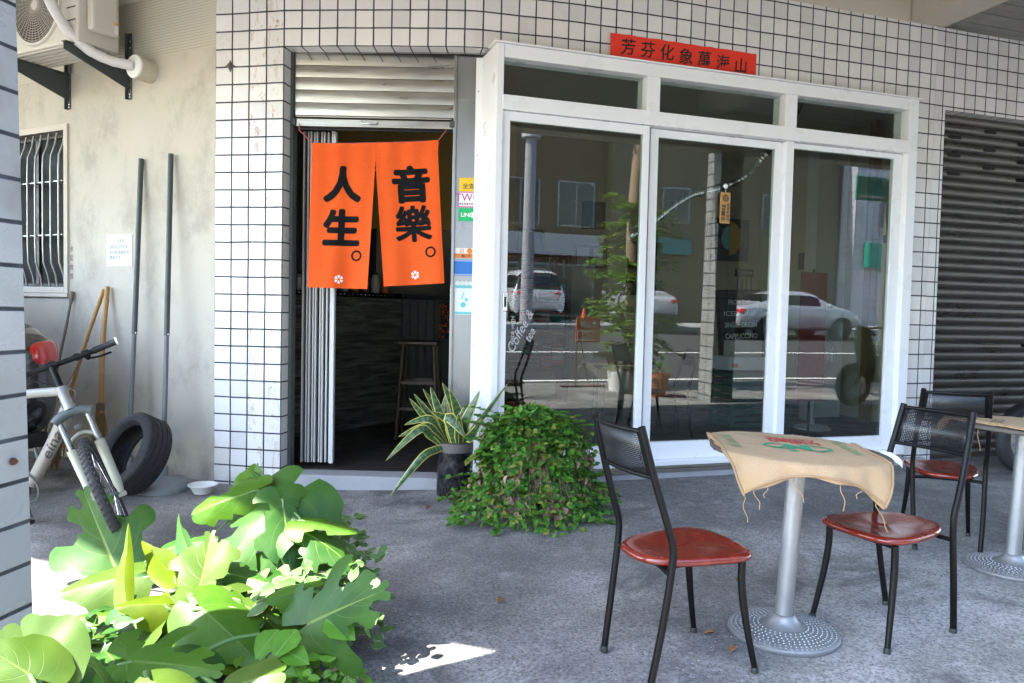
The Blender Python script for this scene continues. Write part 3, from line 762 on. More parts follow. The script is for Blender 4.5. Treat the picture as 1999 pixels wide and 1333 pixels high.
# ------------------------------------------------------------------ neighbour with the closed brown-grey shutter
def neighbour():
    t = thing('neighbour_shop', 'neighbouring shop with closed slatted metal shutter under a white tiled header', 'building', tuple(wp(5, 0, 0)))
    def pts(a, b): return [(wp(a, 0).x, wp(a, 0).y), (wp(b, 0).x, wp(b, 0).y)]
    mb = MB()
    wall_strip(mb, pts(3.686, 9.0), [.30, .30 + 5.314 / .1185], ROWZ - .03, 3.75)
    wall_strip(mb, pts(3.686, 3.80), [.30, 1.26], .03, ROWZ - .03)
    wall_strip(mb, pts(7.6, 9.0), [.30, 12], .03, ROWZ - .03)
    mb.build('tiled_wall', TILE_R, t)
    SH = NT('grey_brown_shutter'); o = SH.obj(); nz = SH.noise(SH.scale(o, (1, 1, 3)), 2.5, 5)
    c = SH.mix(nz, (.075, .068, .060), (.15, .14, .125)); SH = SH.done(SH.princ(c, SH.rng(nz, .3, .7, .25, .5), .65, SH.bump(SH.noise(SH.scale(o, (.4, .4, 3)), 6, 3), .25, .006)))
    sh = thing('security_shutter', 'closed grey brown slatted roller shutter with slotted vents near the top', 'shutter', tuple(wp(5.7, -.1, .08)))
    prof = [(0, 0), (.012, .012), (.020, .026), (.020, .052), (.012, .066), (0, .072)]
    z = .085; k = 0
    SLOT = M('shutter_slot_dark', (.004, .004, .004), .9)
    slots = {30: (0,), 31: (0,)}
    zs = []
    while z < 3.07:
        zs.append(z); z += .079
    n = len(zs)
    for i, z in enumerate(zs):
        mb = MB(); vs = []
        for s in (3.805, 7.6):
            for (d_, h_) in prof: vs.append(wp(s, -.115 + d_, z + h_))
            vs.append(wp(s, -.125, z + .074)); vs.append(wp(s, -.125, z))
        m_ = len(prof) + 2; fs = [(a, (a + 1) % m_, m_ + (a + 1) % m_, m_ + a) for a in range(m_)]
        fs += [tuple(reversed(range(m_))), tuple(range(m_, 2 * m_))]
        mb.add(vs, [f[::-1] for f in fs]); sl = mb.build('slat', SH, sh, smooth=40, recalc=True)
        r_ = n - 1 - i
        pat = {1: (.62,), 2: (.22, 1.02), 3: (.62,), 4: (.22, 1.02), 5: (.62,), 6: (.22, 1.02)}
        if r_ in pat:
            for s_ in pat[r_]:
                for rep in range(0, 4):
                    mb = MB(); c0 = wp(3.805 + s_ + rep * 0.80 * 1.0, -.095, z + .039)
                    q = []
                    for j in range(16):
                        a = j * math.pi / 8; x = math.copysign(.055, math.cos(a)) + .018 * math.cos(a); q.append((x, .017 * math.sin(a)))
                    mb.add([c0 + D * x + Z * y + N * .003 for x, y in q] + [c0 + D * x + Z * y - N * .004 for x, y in q], [tuple(range(16))] + [(a, a + 16, (a + 1) % 16 + 16, (a + 1) % 16) for a in range(16)])
                    mb.build('vent_slot', SLOT, sh)
    mb = MB(); mb.obox(W0, (D, N, Z), (3.80, -.135, .08), (7.6, -.126, 3.2)); mb.build('backing', BLKPLAS, sh)
neighbour()

# ------------------------------------------------------------------ the cream side building on the left
def side_building():
    t = thing('cream_building', 'stained cream rendered building with ribbed siding band and barred window', 'building', tuple(lp(3, 0, 0)))
    c = NT('stained_cream_render'); o = c.obj()
    base = c.mix(c.noise(o, 1.1, 5), (.40, .365, .295), (.53, .49, .405))
    st = c.rng(c.noise(c.scale(o, (1, 1, .8)), 2.6, 8, .72, .15), .45, .70, 0, .50); base = c.mix(st, base, (.23, .205, .165))
    st2 = c.rng(c.noise(c.scale(o, (2.2, 2.2, .7)), 2.2, 7, .75), .56, .74, 0, .3); base = c.mix(st2, base, (.30, .29, .26))
    scr = c.rng(c.noise(c.scale(o, (1, 1, 4)), 7, 6, .8, 2.5), .655, .675, 0, .5); base = c.mix(scr, base, (.16, .13, .11))
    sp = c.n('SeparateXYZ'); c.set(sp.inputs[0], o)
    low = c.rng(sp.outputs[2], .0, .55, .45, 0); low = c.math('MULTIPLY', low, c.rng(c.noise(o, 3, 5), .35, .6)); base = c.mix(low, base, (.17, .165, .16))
    REND = c.done(c.princ(base, .8, 0, c.bump(c.noise(o, 35, 5), .25, .006)))
    s = NT('ribbed_siding'); o = s.obj(); sp = s.n('SeparateXYZ'); s.set(sp.inputs[0], o)
    fz = s.math('FRACT', s.math('MULTIPLY', s.math('ADD', sp.outputs[2], s.math('MULTIPLY', s.noise(o, 9, 3), .006)), 48.0))
    ln = s.math('MULTIPLY', s.rng(fz, .0, .22, 1, 0), s.rng(s.noise(o, 4, 5), .25, .55, .25, 1))
    b2 = s.mix(s.noise(o, 2, 5), (.44, .41, .32), (.55, .52, .42)); b2 = s.mix(s.math('MULTIPLY', ln, .8), b2, (.16, .14, .11))
    SIDE = s.done(s.princ(b2, .7, 0, s.bump(fz, .5, .006)))
    ax = (LD, LN, Z); w0, w1, z0, z1 = 1.737, 2.75, 1.417, 2.70
    mb = MB()
    mb.obox(L0, ax, (.0, -.18, -.05), (w0, 0, 3.143)); mb.obox(L0, ax, (w1, -.18, -.05), (9.5, 0, 3.143))
    mb.obox(L0, ax, (w0, -.18, -.05), (w1, 0, z0)); mb.obox(L0, ax, (w0, -.18, z1), (w1, 0, 3.143))
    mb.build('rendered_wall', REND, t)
    mb = MB(); mb.obox(L0, ax, (.0, -.18, 3.143), (9.5, -.012, 4.35)); mb.build('siding_band', SIDE, t)
    # barred window
    mb = MB()
    fr = .05
    for a0, a1, b0, b1 in ((w0 - fr, w0, z0 - fr, z1 + fr), (w1, w1 + fr, z0 - fr, z1 + fr), (w0, w1, z1, z1 + fr), (w0, w1, z0 - fr, z0)):
        mb.obox(L0, ax, (a0, -.02, b0), (a1, .018, b1))
    mb.obox(L0, ax, (w0 - fr - .02, .0, z0 - fr - .035), (w1 + fr + .02, .035, z0 - fr - .003))
    wf = mb.build('window_frame', CREAM, t, bevel=.004)
    mb = MB(); mb.obox(L0, ax, (w0, -.10, z0), (w1, -.092, z1)); p = mb.build('pane', M('dark_window_glass', (.010, .011, .010), .6, 0, .3, 2, spec=.1), t); p.parent = wf
    mb = MB()
    for a0, a1, b0, b1 in ((w0, w0 + .03, z0, z1), (w1 - .03, w1, z0, z1), (w0, w1, z1 - .03, z1), (w0, w1, z0, z0 + .03), ((w0 + w1) / 2 - .02, (w0 + w1) / 2 + .02, z0, z1)):
        mb.obox(L0, ax, (a0, -.09, b0), (a1, -.075, b1))
    p = mb.build('sash', M('dark_aluminium', (.06, .06, .058), .5, .5), t); p.parent = wf
    g = thing('window_grille', 'bulging grey steel bar grille over the barred window of cream wall', 'grille', tuple(lp(2.2, .0, z0)))
    BARM = M('grille_steel', (.36, .37, .34), .45, .6, .15, 12)
    n = 10
    for i in range(n):
        s_ = w0 + .035 + (w1 - w0 - .06) * i / (n - 1)
        mb = MB(); mb.tube([lp(s_, -.02, z1 - .005), lp(s_, -.005, z1 - .10), lp(s_, .03, z1 - .20), lp(s_, .035, z1 - .32), lp(s_, .035, z0 + .50), lp(s_, .035, z0 + .34), lp(s_, .03, z0 + .20), lp(s_, -.005, z0 + .10), lp(s_, -.02, z0 + .005)], .0075, 8)
        mb.build('bar', BARM, g, smooth=60)
    for zz in (z0 + .43, z0 + .87):
        mb = MB(); mb.obox(L0, ax, (w0 + .004, -.028, zz - .006), (w1 - .004, .027, zz + .006)); mb.build('cross_bar', BARM, g, bevel=.002)
side_building()

def aircon():
    t = thing('aircon_unit', 'cream outdoor air conditioning unit with round fan grille on wall brackets', 'air conditioner', tuple(lp(1.3, .3, 3.14)))
    AC = M('aircon_cream_metal', (.55, .53, .46), .45, 0, .06, 3, .1, 20); DK = M('aircon_dark_inside', (.03, .03, .028), .7)
    ax = (LD, LN, Z); s0, s1, t0, t1, z0, z1 = .86, 1.72, .14, .46, 3.15, 3.80
    mb = MB(); mb.obox(L0, ax, (s0, t0, z0), (s1, t1, z1)); mb.build('casing', AC, t, bevel=.014)
    mb = MB()
    for i in range(6): mb.obox(L0, ax, (s0 + .03, t0 + .03 + i * .048, z0 - .008), (s1 - .03, t0 + .055 + i * .048, z0 + .002))
    mb.build('base_ribs', AC, t, bevel=.003)
    # fan: recessed dark disc, rings and spokes
    q = LN.to_track_quat('Z', 'Y').to_matrix(); c0 = lp(1.34, t1, 3.47)
    mb = MB(); mb.lathe([(.0, .001), (.27, .001), (.275, .004)], 40, c0, q); mb.build('fan_recess', DK, t, smooth=30)
    mb = MB(); 
    mb.lathe([(.272, 0), (.272, .014), (.292, .014), (.298, 0)], 48, c0, q)
    mb.build('fan_surround', AC, t, smooth=40)
    mb = MB()
    for k in range(1, 15):
        r_ = .018 * k + .008; pts = [c0 + q @ V((r_ * math.cos(a), r_ * math.sin(a), .012 + .006 * (1 - k / 15))) for a in [2 * math.pi * j / 40 for j in range(41)]]
        mb.tube(pts, .0028, 5, cap=False)
    for k in range(36):
        a = 2 * math.pi * k / 36 + .05; mb.tube([c0 + q @ V((.03 * math.cos(a), .03 * math.sin(a), .016)), c0 + q @ V((.274 * math.cos(a + .5), .274 * math.sin(a + .5), .010))], .0025, 5)
    mb.build('fan_grille', M('grille_beige', (.42, .40, .34), .5), t, smooth=60)
    mb = MB(); mb.lathe([(0, .022), (.035, .020), (.045, .008)], 24, c0, q); mb.build('fan_hub', AC, t, smooth=40)
    mb = MB()
    for k in range(5):
        z = 3.30 + k * .09; mb.obox(L0, ax, (.885, t1 + .0005, z), (.985, t1 + .003, z + .008))
    mb.build('louvre_slots', DK, t)
    mb = MB(); mb.obox(L0, ax, (s0 - .075, .20, 3.24), (s0 - .001, .40, 3.58)); mb.build('service_cover', AC, t, bevel=.02)
    mb = MB(); mb.obox(L0, ax, (s0 - .0775, .205, 3.255), (s0 - .0765, .235, 3.32)); mb.obox(L0, ax, (s0 - .0775, .205, 3.325), (s0 - .0765, .235, 3.34), 1)
    mb.build('rating_label', [WHITEP, M('label_yellow', (.6, .42, .05), .5)], t)
    # brackets bolted to the wall
    for sb in (.93, 1.68):
        b = thing('wall_bracket', ('dark steel bracket under right end of the air conditioning unit' if sb < 1.2 else 'dark steel bracket under left end of the air conditioning unit'), 'bracket', tuple(lp(sb, 0, 2.9)), group='brackets under the air conditioner')
        mb = MB(); mb.obox(L0, ax, (sb - .024, .001, 2.86), (sb + .024, .008, 3.36)); mb.obox(L0, ax, (sb + .018, .008, 2.86), (sb + .024, .03, 3.36)); mb.build('upright', DSTEEL, b, bevel=.002)
        mb = MB()
        P = [lp(sb - .003, .008, 3.14), lp(sb - .003, .52, 3.14), lp(sb - .003, .52, 3.085), lp(sb - .003, .008, 2.93)]; Q = [p + LD * .006 for p in P]
        mb.add(P + Q, [(0, 1, 2, 3), (7, 6, 5, 4), (0, 4, 5, 1), (1, 5, 6, 2), (2, 6, 7, 3), (3, 7, 4, 0)]); mb.obox(L0, ax, (sb - .026, .008, 3.136), (sb + .022, .52, 3.142))
        mb.build('arm', DSTEEL, b, recalc=True)
        mb = MB()
        for z in (2.88, 2.90, 2.97, 3.02, 3.25, 3.30):
            mb.lathe([(0, .012), (.007, .011), (.008, .008)], 8, lp(sb - .006, .0, z), q)
        mb.build('bolts', CHROME, b, smooth=40)
    # insulated pipe into the wall stub
    p = thing('vent_stub', 'short round cream duct stub sticking out of wall, capped white', 'duct', tuple(lp(.70, 0, 2.95)))
    c1 = lp(.70, 0, 3.045)
    mb = MB(); mb.lathe([(.088, 0), (.086, .13), (.086, .13)], 36, c1, q); mb.build('duct_body', M('duct_cream', (.50, .46, .36), .6, 0, .2, 12), p, smooth=40)
    mb = MB(); mb.lathe([(.086, .13), (.082, .142), (0, .144)], 36, c1, q); mb.build('cap', WHITEP, p, smooth=40)
    pp = thing('insulated_pipe', 'thick white insulated pipe curving from air conditioner down to the duct stub', 'pipe', tuple(lp(.9, .3, 3.2)))
    raw = [lp(.81, .25, 3.95), lp(1.02, .60, 3.86), lp(1.03, .63, 3.66), lp(1.0, .60, 3.46), lp(.95, .50, 3.25), lp(.88, .38, 3.12), lp(.80, .26, 3.065), lp(.73, .18, 3.05), lp(.71, .145, 3.048)]
    pts = []
    for i in range(len(raw) - 1):
        a, b_, c_, d_ = raw[max(0, i - 1)], raw[i], raw[i + 1], raw[min(len(raw) - 1, i + 2)]
        for k in range(6):
            u = k / 6; pts.append(.5 * ((2 * b_) + (c_ - a) * u + (2 * a - 5 * b_ + 4 * c_ - d_) * u * u + (3 * b_ - a - 3 * c_ + d_) * u ** 3))
    pts.append(raw[-1])
    mb = MB(); mb.tube(pts, [.036 + .0015 * math.sin(i * 1.9) for i in range(len(pts))], 14)
    mb.build('sleeve', M('pipe_wrap', (.62, .61, .60), .6, 0, .12, 14, .4, 45), pp, smooth=70)
    mb = MB(); mb.tube([lp(.845, .25, 3.60), lp(.80, .255, 3.78), lp(.815, .25, 3.96)], .045, 12); mb.build('side_loop', M('pipe_wrap_side', (.60, .60, .61), .6, 0, .12, 14, .4, 45), pp, smooth=70)
aircon()
# notice and scribbles on the cream wall
def wall_notes():
    t = thing('paper_notice', 'white paper notice with faded grey lines of writing stuck on the cream wall', 'notice', tuple(lp(1.05, 0, 1.6)))
    mb = MB(); mb.obox(L0, (LD, LN, Z), (.90, .002, 1.583), (1.205, .005, 1.83)); mb.build('sheet', M('notice_paper', (.62, .62, .61), .7), t)
    mb = MB()
    rows = [('公告事項', 1.80, .032), ('請勿在此停車', 1.755, .036), ('違者將通報處理', 1.712, .034), ('謝謝合作', 1.672, .034)]
    for s, z, sz in rows: put_text(mb, s, sz, plane_fn(lp(1.055 if s != '謝謝合作' else 1.10, .0062, z - .02), -LD, Z), .0)
    mb.build('writing', M('faded_pencil', (.28, .28, .29), .8), t)
    mb = MB()
    for i, c in enumerate('水電修理'): put_text(mb, c, .052, plane_fn(lp(1.655, .003, 1.73 - i * .075), -LD, Z), .0)
    tag(mb.build('wall_scribble', M('scribble_brown', (.16, .12, .10), .8), None), 'small column of scribbled characters on cream wall beside barred window', 'graffiti')
wall_notes()

# ------------------------------------------------------------------ tiled pillar in the left foreground
def pillar(name, label, fr, ux, uy, w, dp, z1, pitch, lean=0.0, gap=.13):
    # fr: far right corner on the ground, ux to the right along the back face, uy away from the viewer
    t = thing(name, label, 'pillar', (fr[0], fr[1], 0))
    ux, uy = V((*ux, 0)).normalized(), V((*uy, 0)).normalized()
    P = V((*fr, 0)); cs = [P, P - ux * w, P - ux * w - uy * dp, P - uy * dp]
    mb = MB(); u = 0
    ln = ux * lean
    for i in range(4):
        a, b = cs[i], cs[(i + 1) % 4]; L = (b - a).length
        mb.add([a - Z * .05, b - Z * .05, b + ln + Z * z1, a + ln + Z * z1], [(3, 2, 1, 0) if True else (0, 1, 2, 3)], 0, [(u, -.05 / pitch), (u + L / gap, -.05 / pitch), (u + L / gap, z1 / pitch), (u, z1 / pitch)])
        u += math.ceil(L / gap)
    mb.add([c + ln + Z * z1 for c in cs], [(0, 1, 2, 3)])
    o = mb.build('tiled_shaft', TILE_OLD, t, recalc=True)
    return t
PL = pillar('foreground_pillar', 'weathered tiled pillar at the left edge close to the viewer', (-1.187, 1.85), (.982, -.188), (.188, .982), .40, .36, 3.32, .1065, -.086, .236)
mb = MB(); mb.lathe([(0, .012), (.006, .011), (.009, .005), (.009, 0)], 12, (-1.187 - .014 - .016, 1.85 - .045, .905), V((.982, -.188, 0)).to_track_quat('Z', 'Y').to_matrix())
mb.build('rusty_bolt', M('rust_brown', (.09, .035, .02), .85, 0, .4, 60), PL, smooth=50)
pillar('arcade_pillar', 'far white tiled arcade pillar beside the street, seen only as a reflection', tuple(wp(4.15, 3.42).xy), (D.x, D.y), (-N.x, -N.y), .32, .32, 3.32, .16, 0, .16)
pillar('arcade_pillar', 'white tiled arcade pillar at the far end of the arcade', tuple(wp(9.4, 3.42).xy), (D.x, D.y), (-N.x, -N.y), .32, .32, 3.32, .16, 0, .16)
# ------------------------------------------------------------------ chairs
SEATM = NT('varnished_red_wood'); _o = SEATM.obj()
_g = SEATM.noise(SEATM.scale(_o, (2.2, 7, 2)), 3.2, 6, .6, .6)
_c = SEATM.mix(SEATM.rng(_g, .25, .75), (.115, .010, .005), (.20, .020, .009))
SEATM = SEATM.done(SEATM.princ(_c, SEATM.rng(SEATM.noise(_o, 9, 3), .3, .7, .14, .30), 0, SEATM.bump(_g, .06, .003), Coat_Weight=.3, Coat_Roughness=.12))
MESHM = NT('perforated_black_sheet'); _sp = MESHM.n('SeparateXYZ'); MESHM.set(_sp.inputs[0], MESHM.uvn())
_fu = MESHM.math('SUBTRACT', MESHM.math('FRACT', _sp.outputs[0]), .5); _fv = MESHM.math('SUBTRACT', MESHM.math('FRACT', _sp.outputs[1]), .5)
_h = MESHM.math('MAXIMUM', MESHM.math('ABSOLUTE', _fu), MESHM.math('ABSOLUTE', _fv)); _hole = MESHM.math('LESS_THAN', _h, .255)
_p = MESHM.princ((.012, .013, .014), .35, 0); _t = MESHM.n('BsdfTransparent'); _m = MESHM.n('MixShader')
MESHM.set(_m.inputs[0], _hole); MESHM.set(_m.inputs[1], _p); MESHM.set(_m.inputs[2], _t.outputs[0]); MESHM = MESHM.done(_m.outputs[0])
FOOT = M('black_foot_cap', (.015, .018, .016), .6)
def spline(raw, k=6):
    raw = [V(p) for p in raw]; pts = []
    for i in range(len(raw) - 1):
        a, b_, c_, d_ = raw[max(0, i - 1)], raw[i], raw[i + 1], raw[min(len(raw) - 1, i + 2)]
        for j in range(k):
            u = j / k; pts.append(.5 * ((2 * b_) + (c_ - a) * u + (2 * a - 5 * b_ + 4 * c_ - d_) * u * u + (3 * b_ - a - 3 * c_ + d_) * u ** 3))
    pts.append(raw[-1]); return pts
def make_chair(name, label, loc, rz, group):
    # local: +y forward, origin on the paving
    t = thing(name, label, 'chair', loc, rz, group)
    # seat: a rounded shield, dished a little
    n = 64; ring = []
    for i in range(n):
        a = 2 * math.pi * i / n; ca, sa = math.cos(a), math.sin(a); e = .52
        x = math.copysign(abs(ca) ** e, ca); y = math.copysign(abs(sa) ** e, sa)
        w = .170 + .030 * y - .022 * max(0, -y) ** 2
        ring.append((x * w, .012 + y * .205 - .012 * (1 - abs(x)) * (1 if y < 0 else -1)))
    mb = MB(); vs = []; lays = [(0, .388), (.80, .388), (.95, .391), (1.0, .399), (1.0, .408), (.965, .4165), (.90, .4175), (.72, .412), (.4, .408), (0, .407)]
    for k, (q, z) in enumerate(lays):
        for x, y in ring: vs.append((x * q, .012 + (y - .012) * q, z + (.004 * (x / .17) ** 2 if k > 6 else 0)))
    fs = []
    for k in range(len(lays) - 1):
        for i in range(n): fs.append((k * n + i, k * n + (i + 1) % n, (k + 1) * n + (i + 1) % n, (k + 1) * n + i))
    mb.add(vs, fs); mb.build('seat', SEATM, t, smooth=60, world=False)
    for sx in (-1, 1):
        raw = [(sx * .150, -.200, .012), (sx * .162, -.170, .20), (sx * .168, -.146, .375), (sx * .170, -.142, .47), (sx * .168, -.170, .56), (sx * .160, -.215, .70), (sx * .150, -.262, .865)]
        mb = MB(); mb.tube(spline(raw), .0125, 12, flat=1.0)
        leg = mb.build('rear_post', BLACK, t, smooth=60, world=False)
        mb = MB(); mb.lathe([(.014, 0), (.014, .016), (.012, .020), (0, .020)], 12, raw[0][:2] + (0,)); f = mb.build('foot_cap', FOOT, t, smooth=40, world=False); f.parent = leg
        raw = [(sx * .172, .208, .012), (sx * .158, .176, .17), (sx * .150, .158, .30), (sx * .148, .158, .385)]
        mb = MB(); mb.tube(spline(raw), [.0105 + .003 * min(1, i / 10) for i in range(19)], 12)
        leg = mb.build('front_leg', BLACK, t, smooth=60, world=False)
        mb = MB(); mb.lathe([(.013, 0), (.013, .016), (.011, .020), (0, .020)], 12, raw[0][:2] + (0,)); f = mb.build('foot_cap', FOOT, t, smooth=40, world=False); f.parent = leg
    mb = MB()
    for sx in (-1, 1): mb.tube([(sx * .10, -.12, .381), (sx * .10, .150, .381)], .008, 8); mb.tube([(sx * .168, -.145, .378), (sx * .10, -.135, .381)], .009, 8)
    mb.tube([(-.148, .158, .379), (.148, .158, .379)], .008, 8); mb.tube([(-.13, -.130, .380), (.13, -.130, .380)], .008, 8)
    mb.build('seat_frame', BLACK, t, smooth=60, world=False)
    # back rest: perforated sheet with rolled rails, slightly curved
    mb = MB(); k = 12; vs = []; uv = []
    for j in range(2):
        z, y0, wd = ((.705, -.2165, .157), (.845, -.257, .149))[j]
        for i in range(k + 1):
            a = i / k * 2 - 1; vs.append((a * wd, y0 - .022 * (1 - a * a), z)); uv.append((i / k * 46, j * 21.0))
    mb.add(vs, [(i, i + 1, k + 2 + i, k + 1 + i) for i in range(k)], 0, uv); back = mb.build('backrest', MESHM, t, smooth=60, world=False)
    so = back.modifiers.new('thick', 'SOLIDIFY'); so.thickness = .0014
    for j, (z, y0, wd, th) in enumerate(((.700, -.215, .158, .008), (.850, -.2585, .149, .008))):
        mb = MB(); mb.tube([(a * wd, y0 - .022 * (1 - a * a), z) for a in [i / 6 - 1 for i in range(13)]], th, 8); r_ = mb.build('rail', BLACK, t, smooth=60, world=False); r_.parent = back
    for sx in (-1, 1):
        mb = MB(); vs = []
        for (z, y0, wd) in ((.705, -.2165, .157), (.845, -.257, .149)):
            for d_ in (0, .022): vs.append((sx * (wd - d_), y0 - .022 * (1 - (1 - d_ / wd) ** 2) - .0012, z))
        mb.add(vs, [(0, 1, 3, 2)]); r_ = mb.build('side_strip', BLACK, t, world=False); r_.parent = back
        so = r_.modifiers.new('thick', 'SOLIDIFY'); so.thickness = .0036; so.offset = 0
    return t
GZ = .075
def place(t, x, y, hd):
    # hd: compass of the seat front measured from +x
    t.matrix_world = Matrix.Translation((x, y, GZ)) @ Matrix.Rotation(hd - math.pi / 2, 4, 'Z')
chair = make_chair('cafe_chair', 'black metal chair with red wooden seat in front, left of the nearer burlap covered table', (0, 0, 0), 0, 'black metal chairs outside the cafe')
c2 = copy_tree(chair, None, 'black metal chair with red wooden seat close against right side of nearer burlap covered table')
c3 = copy_tree(chair, None, 'black metal chair standing farther back, facing the shutter beside the far table')
place(chair, .601, 2.585, R(22.7)); place(c2, 1.513, 2.92, R(205.6)); place(c3, 2.385, 4.05, R(69))

# ------------------------------------------------------------------ pedestal tables and burlap sacks
ALU = M('cast_aluminium', (.30, .305, .31), .5, .75, .18, 9, .35, 45, .08)
def make_table(name, label, loc, group):
    t = thing(name, label, 'table', loc, 0, group)
    mb = MB(); mb.lathe([(.0, 0), (.203, 0), (.207, .006), (.206, .016), (.198, .023), (.16, .027), (.09, .036), (.062, .048), (.047, .066), (.040, .078), (.036, .080), (0, .080)], 64)
    base = mb.build('base', ALU, t, smooth=40, world=False)
    mb = MB(); k = 0; rnd = random.Random(2)
    for ring in range(7):
        r_ = .092 + ring * .0165; nn = int(2 * math.pi * r_ / .0185)
        for i in range(nn):
            a = 2 * math.pi * (i + (ring % 2) * .5) / nn; z = .0365 - (r_ - .09) * .14
            mb.lathe([(.0048, -.004), (.0042, .0018), (.0018, .0036), (0, .0038)], 7, (r_ * math.cos(a), r_ * math.sin(a), z))
    st = mb.build('stud', ALU, t, smooth=60, world=False); st['kind'] = 'stuff'; st.parent = base
    lean = V((.038, .012, 0))
    mb = MB(); mb.tube([(0, 0, .075), V((0, 0, .695)) + lean], .0335, 28); mb.build('column', ALU, t, smooth=40, world=False)
    q = Matrix.Rotation(R(2.2), 3, 'Y')
    mb = MB(); c = V((0, 0, .695)) + lean
    mb.lathe([(0, -.004), (.13, -.004), (.13, .002), (.325, .002), (.330, .006), (.330, .020), (.325, .024), (0, .024)], 64, c, q)
    mb.build('tabletop', [M('tabletop_edge_brown', (.07, .055, .045), .55, 0, .2, 8)], t, smooth=40, world=False)
    return t
tb1 = make_table('pedestal_table', 'round pedestal table with studded metal base, nearer one under the printed burlap sack', (1.073, 2.829, GZ), 'pedestal tables outside the cafe')
tb2 = copy_tree(tb1, None, 'round pedestal table with studded metal base cut off by right edge of photo')
tb2.matrix_world = Matrix.Translation((2.50, 3.63, GZ))
BUR = NT('burlap'); _o = BUR.uvn()
_w1 = BUR.n('TexWave', wave_type='BANDS', bands_direction='X'); BUR.set(_w1.inputs[0], _o); _w1.inputs['Scale'].default_value = 30; _w1.inputs['Distortion'].default_value = .5
_w2 = BUR.n('TexWave', wave_type='BANDS', bands_direction='Y'); BUR.set(_w2.inputs[0], _o); _w2.inputs['Scale'].default_value = 30; _w2.inputs['Distortion'].default_value = .5
_w = BUR.math('MAXIMUM', _w1.outputs['Fac'], _w2.outputs['Fac']); _n1 = BUR.noise(BUR.scale(_o, (1, 14, 1)), 14, 4); _n2 = BUR.noise(BUR.scale(_o, (14, 1, 1)), 14, 4); _n3 = BUR.noise(_o, 4, 4)
_c = BUR.mix(BUR.math('MULTIPLY', BUR.math('ADD', _n1, _n2), .5), (.27, .18, .092), (.52, .37, .215)); _c = BUR.mix(BUR.math('MULTIPLY', BUR.rng(_w, .1, .8, 1, 0), .5), _c, (.15, .085, .035)); _c = BUR.mix(BUR.rng(_n3, .4, .75, 0, .35), _c, (.36, .22, .10))
BUR = BUR.done(BUR.princ(_c, .95, 0, BUR.bump(BUR.math('ADD', _w, _n1), .6, .0025)))
INKG = M('green_ink_on_burlap', (.015, .22, .10), .85, 0, .3, 40); INKR = M('red_ink_on_burlap', (.38, .025, .02), .85, 0, .3, 40); INKL = M('faded_green_ink', (.16, .24, .10), .9, 0, .35, 40); INKK = M('dark_ink_on_burlap', (.10, .055, .03), .9, 0, .3, 40)
def make_sack(name, label, cat, centre, hz, rot, W, F, B, ink, threads, group, seed):
    # centre of the table top; local u to the right, v away from the viewer
    t = thing(name, label, cat, (centre[0], centre[1], hz), 0, group)
    ux = V((math.cos(rot), math.sin(rot), 0)); uy = V((-ux.y, ux.x, 0)); rt = .335; c = V((*centre, hz))
    rnd = random.Random(seed); phs = [rnd.uniform(0, 6) for _ in range(4)]
    def drape(u, v, off=0):
        rr = math.hypot(u, v); wob = .0035 * math.sin(u * 14 + phs[0]) * math.sin(v * 11 + phs[1]) + .002 * math.sin(u * 31 + v * 19 + phs[2]) + .0022 * math.sin(v * 37 - u * 12)
        slope = -.038 * u
        if rr <= rt: return c + ux * u + uy * v + Z * (.003 + slope + abs(wob) * .5 + off)
        e = rr - rt; a = math.atan2(v, u)
        fold = .020 * math.sin(a * 9 + phs[2]) * min(1, e / .07) + .006 * math.sin(a * 23 + phs[1]) * min(1, e / .05)
        r_ = rt + .028 * (1 - math.exp(-e / .03)) + e * .16 + fold * .6 + off
        dz = max(0, e - .012) * .96
        return c + (ux * math.cos(a) + uy * math.sin(a)) * r_ + Z * (.003 - dz + slope + off * .3)
    nu, nv = 64, 56; vs = []; uv = []
    for j in range(nv + 1):
        for i in range(nu + 1):
            u = -W / 2 + W * i / nu + .004 * math.sin(j * .5 + phs[3]); v = -F + (F + B) * j / nv + .006 * math.sin(i * .25 + phs[0])
            vs.append(drape(u, v)); uv.append((u * 2.2, v * 2.2))
    fs = [(j * (nu + 1) + i, j * (nu + 1) + i + 1, (j + 1) * (nu + 1) + i + 1, (j + 1) * (nu + 1) + i) for j in range(nv) for i in range(nu)]
    mb = MB(); mb.add(vs, fs, 0, uv); cl = mb.build('cloth', BUR, t, smooth=80)
    so = cl.modifiers.new('thick', 'SOLIDIFY'); so.thickness = .005; so.offset = -1
    mb = MB()      # sewn hem along the front and the sides
    for (p0, p1) in (((-W / 2 + .006, -F + .008), (W / 2 - .006, -F + .008)), ((-W / 2 + .006, -F), (-W / 2 + .006, B)), ((W / 2 - .006, -F), (W / 2 - .006, B))):
        pts = [drape(p0[0] + (p1[0] - p0[0]) * i / 40, p0[1] + (p1[1] - p0[1]) * i / 40, .003) for i in range(41)]; mb.tube(pts, .0045, 6)
    mb.build('hem', BUR, t, smooth=70)
    ink(t, drape)
    mb = MB()
    for u, v, L, sw in threads:
        p = drape(u, v); pts = [p]
        for k in range(1, 7): pts.append(p + V((sw * (k / 6) ** 1.5 * L, 0, -L * k / 6)) + ux * .006 * math.sin(k * 1.3 + u * 40))
        mb.tube(pts, .0018, 5)
    mb.build('loose_thread', BUR, t, smooth=70)
    return t
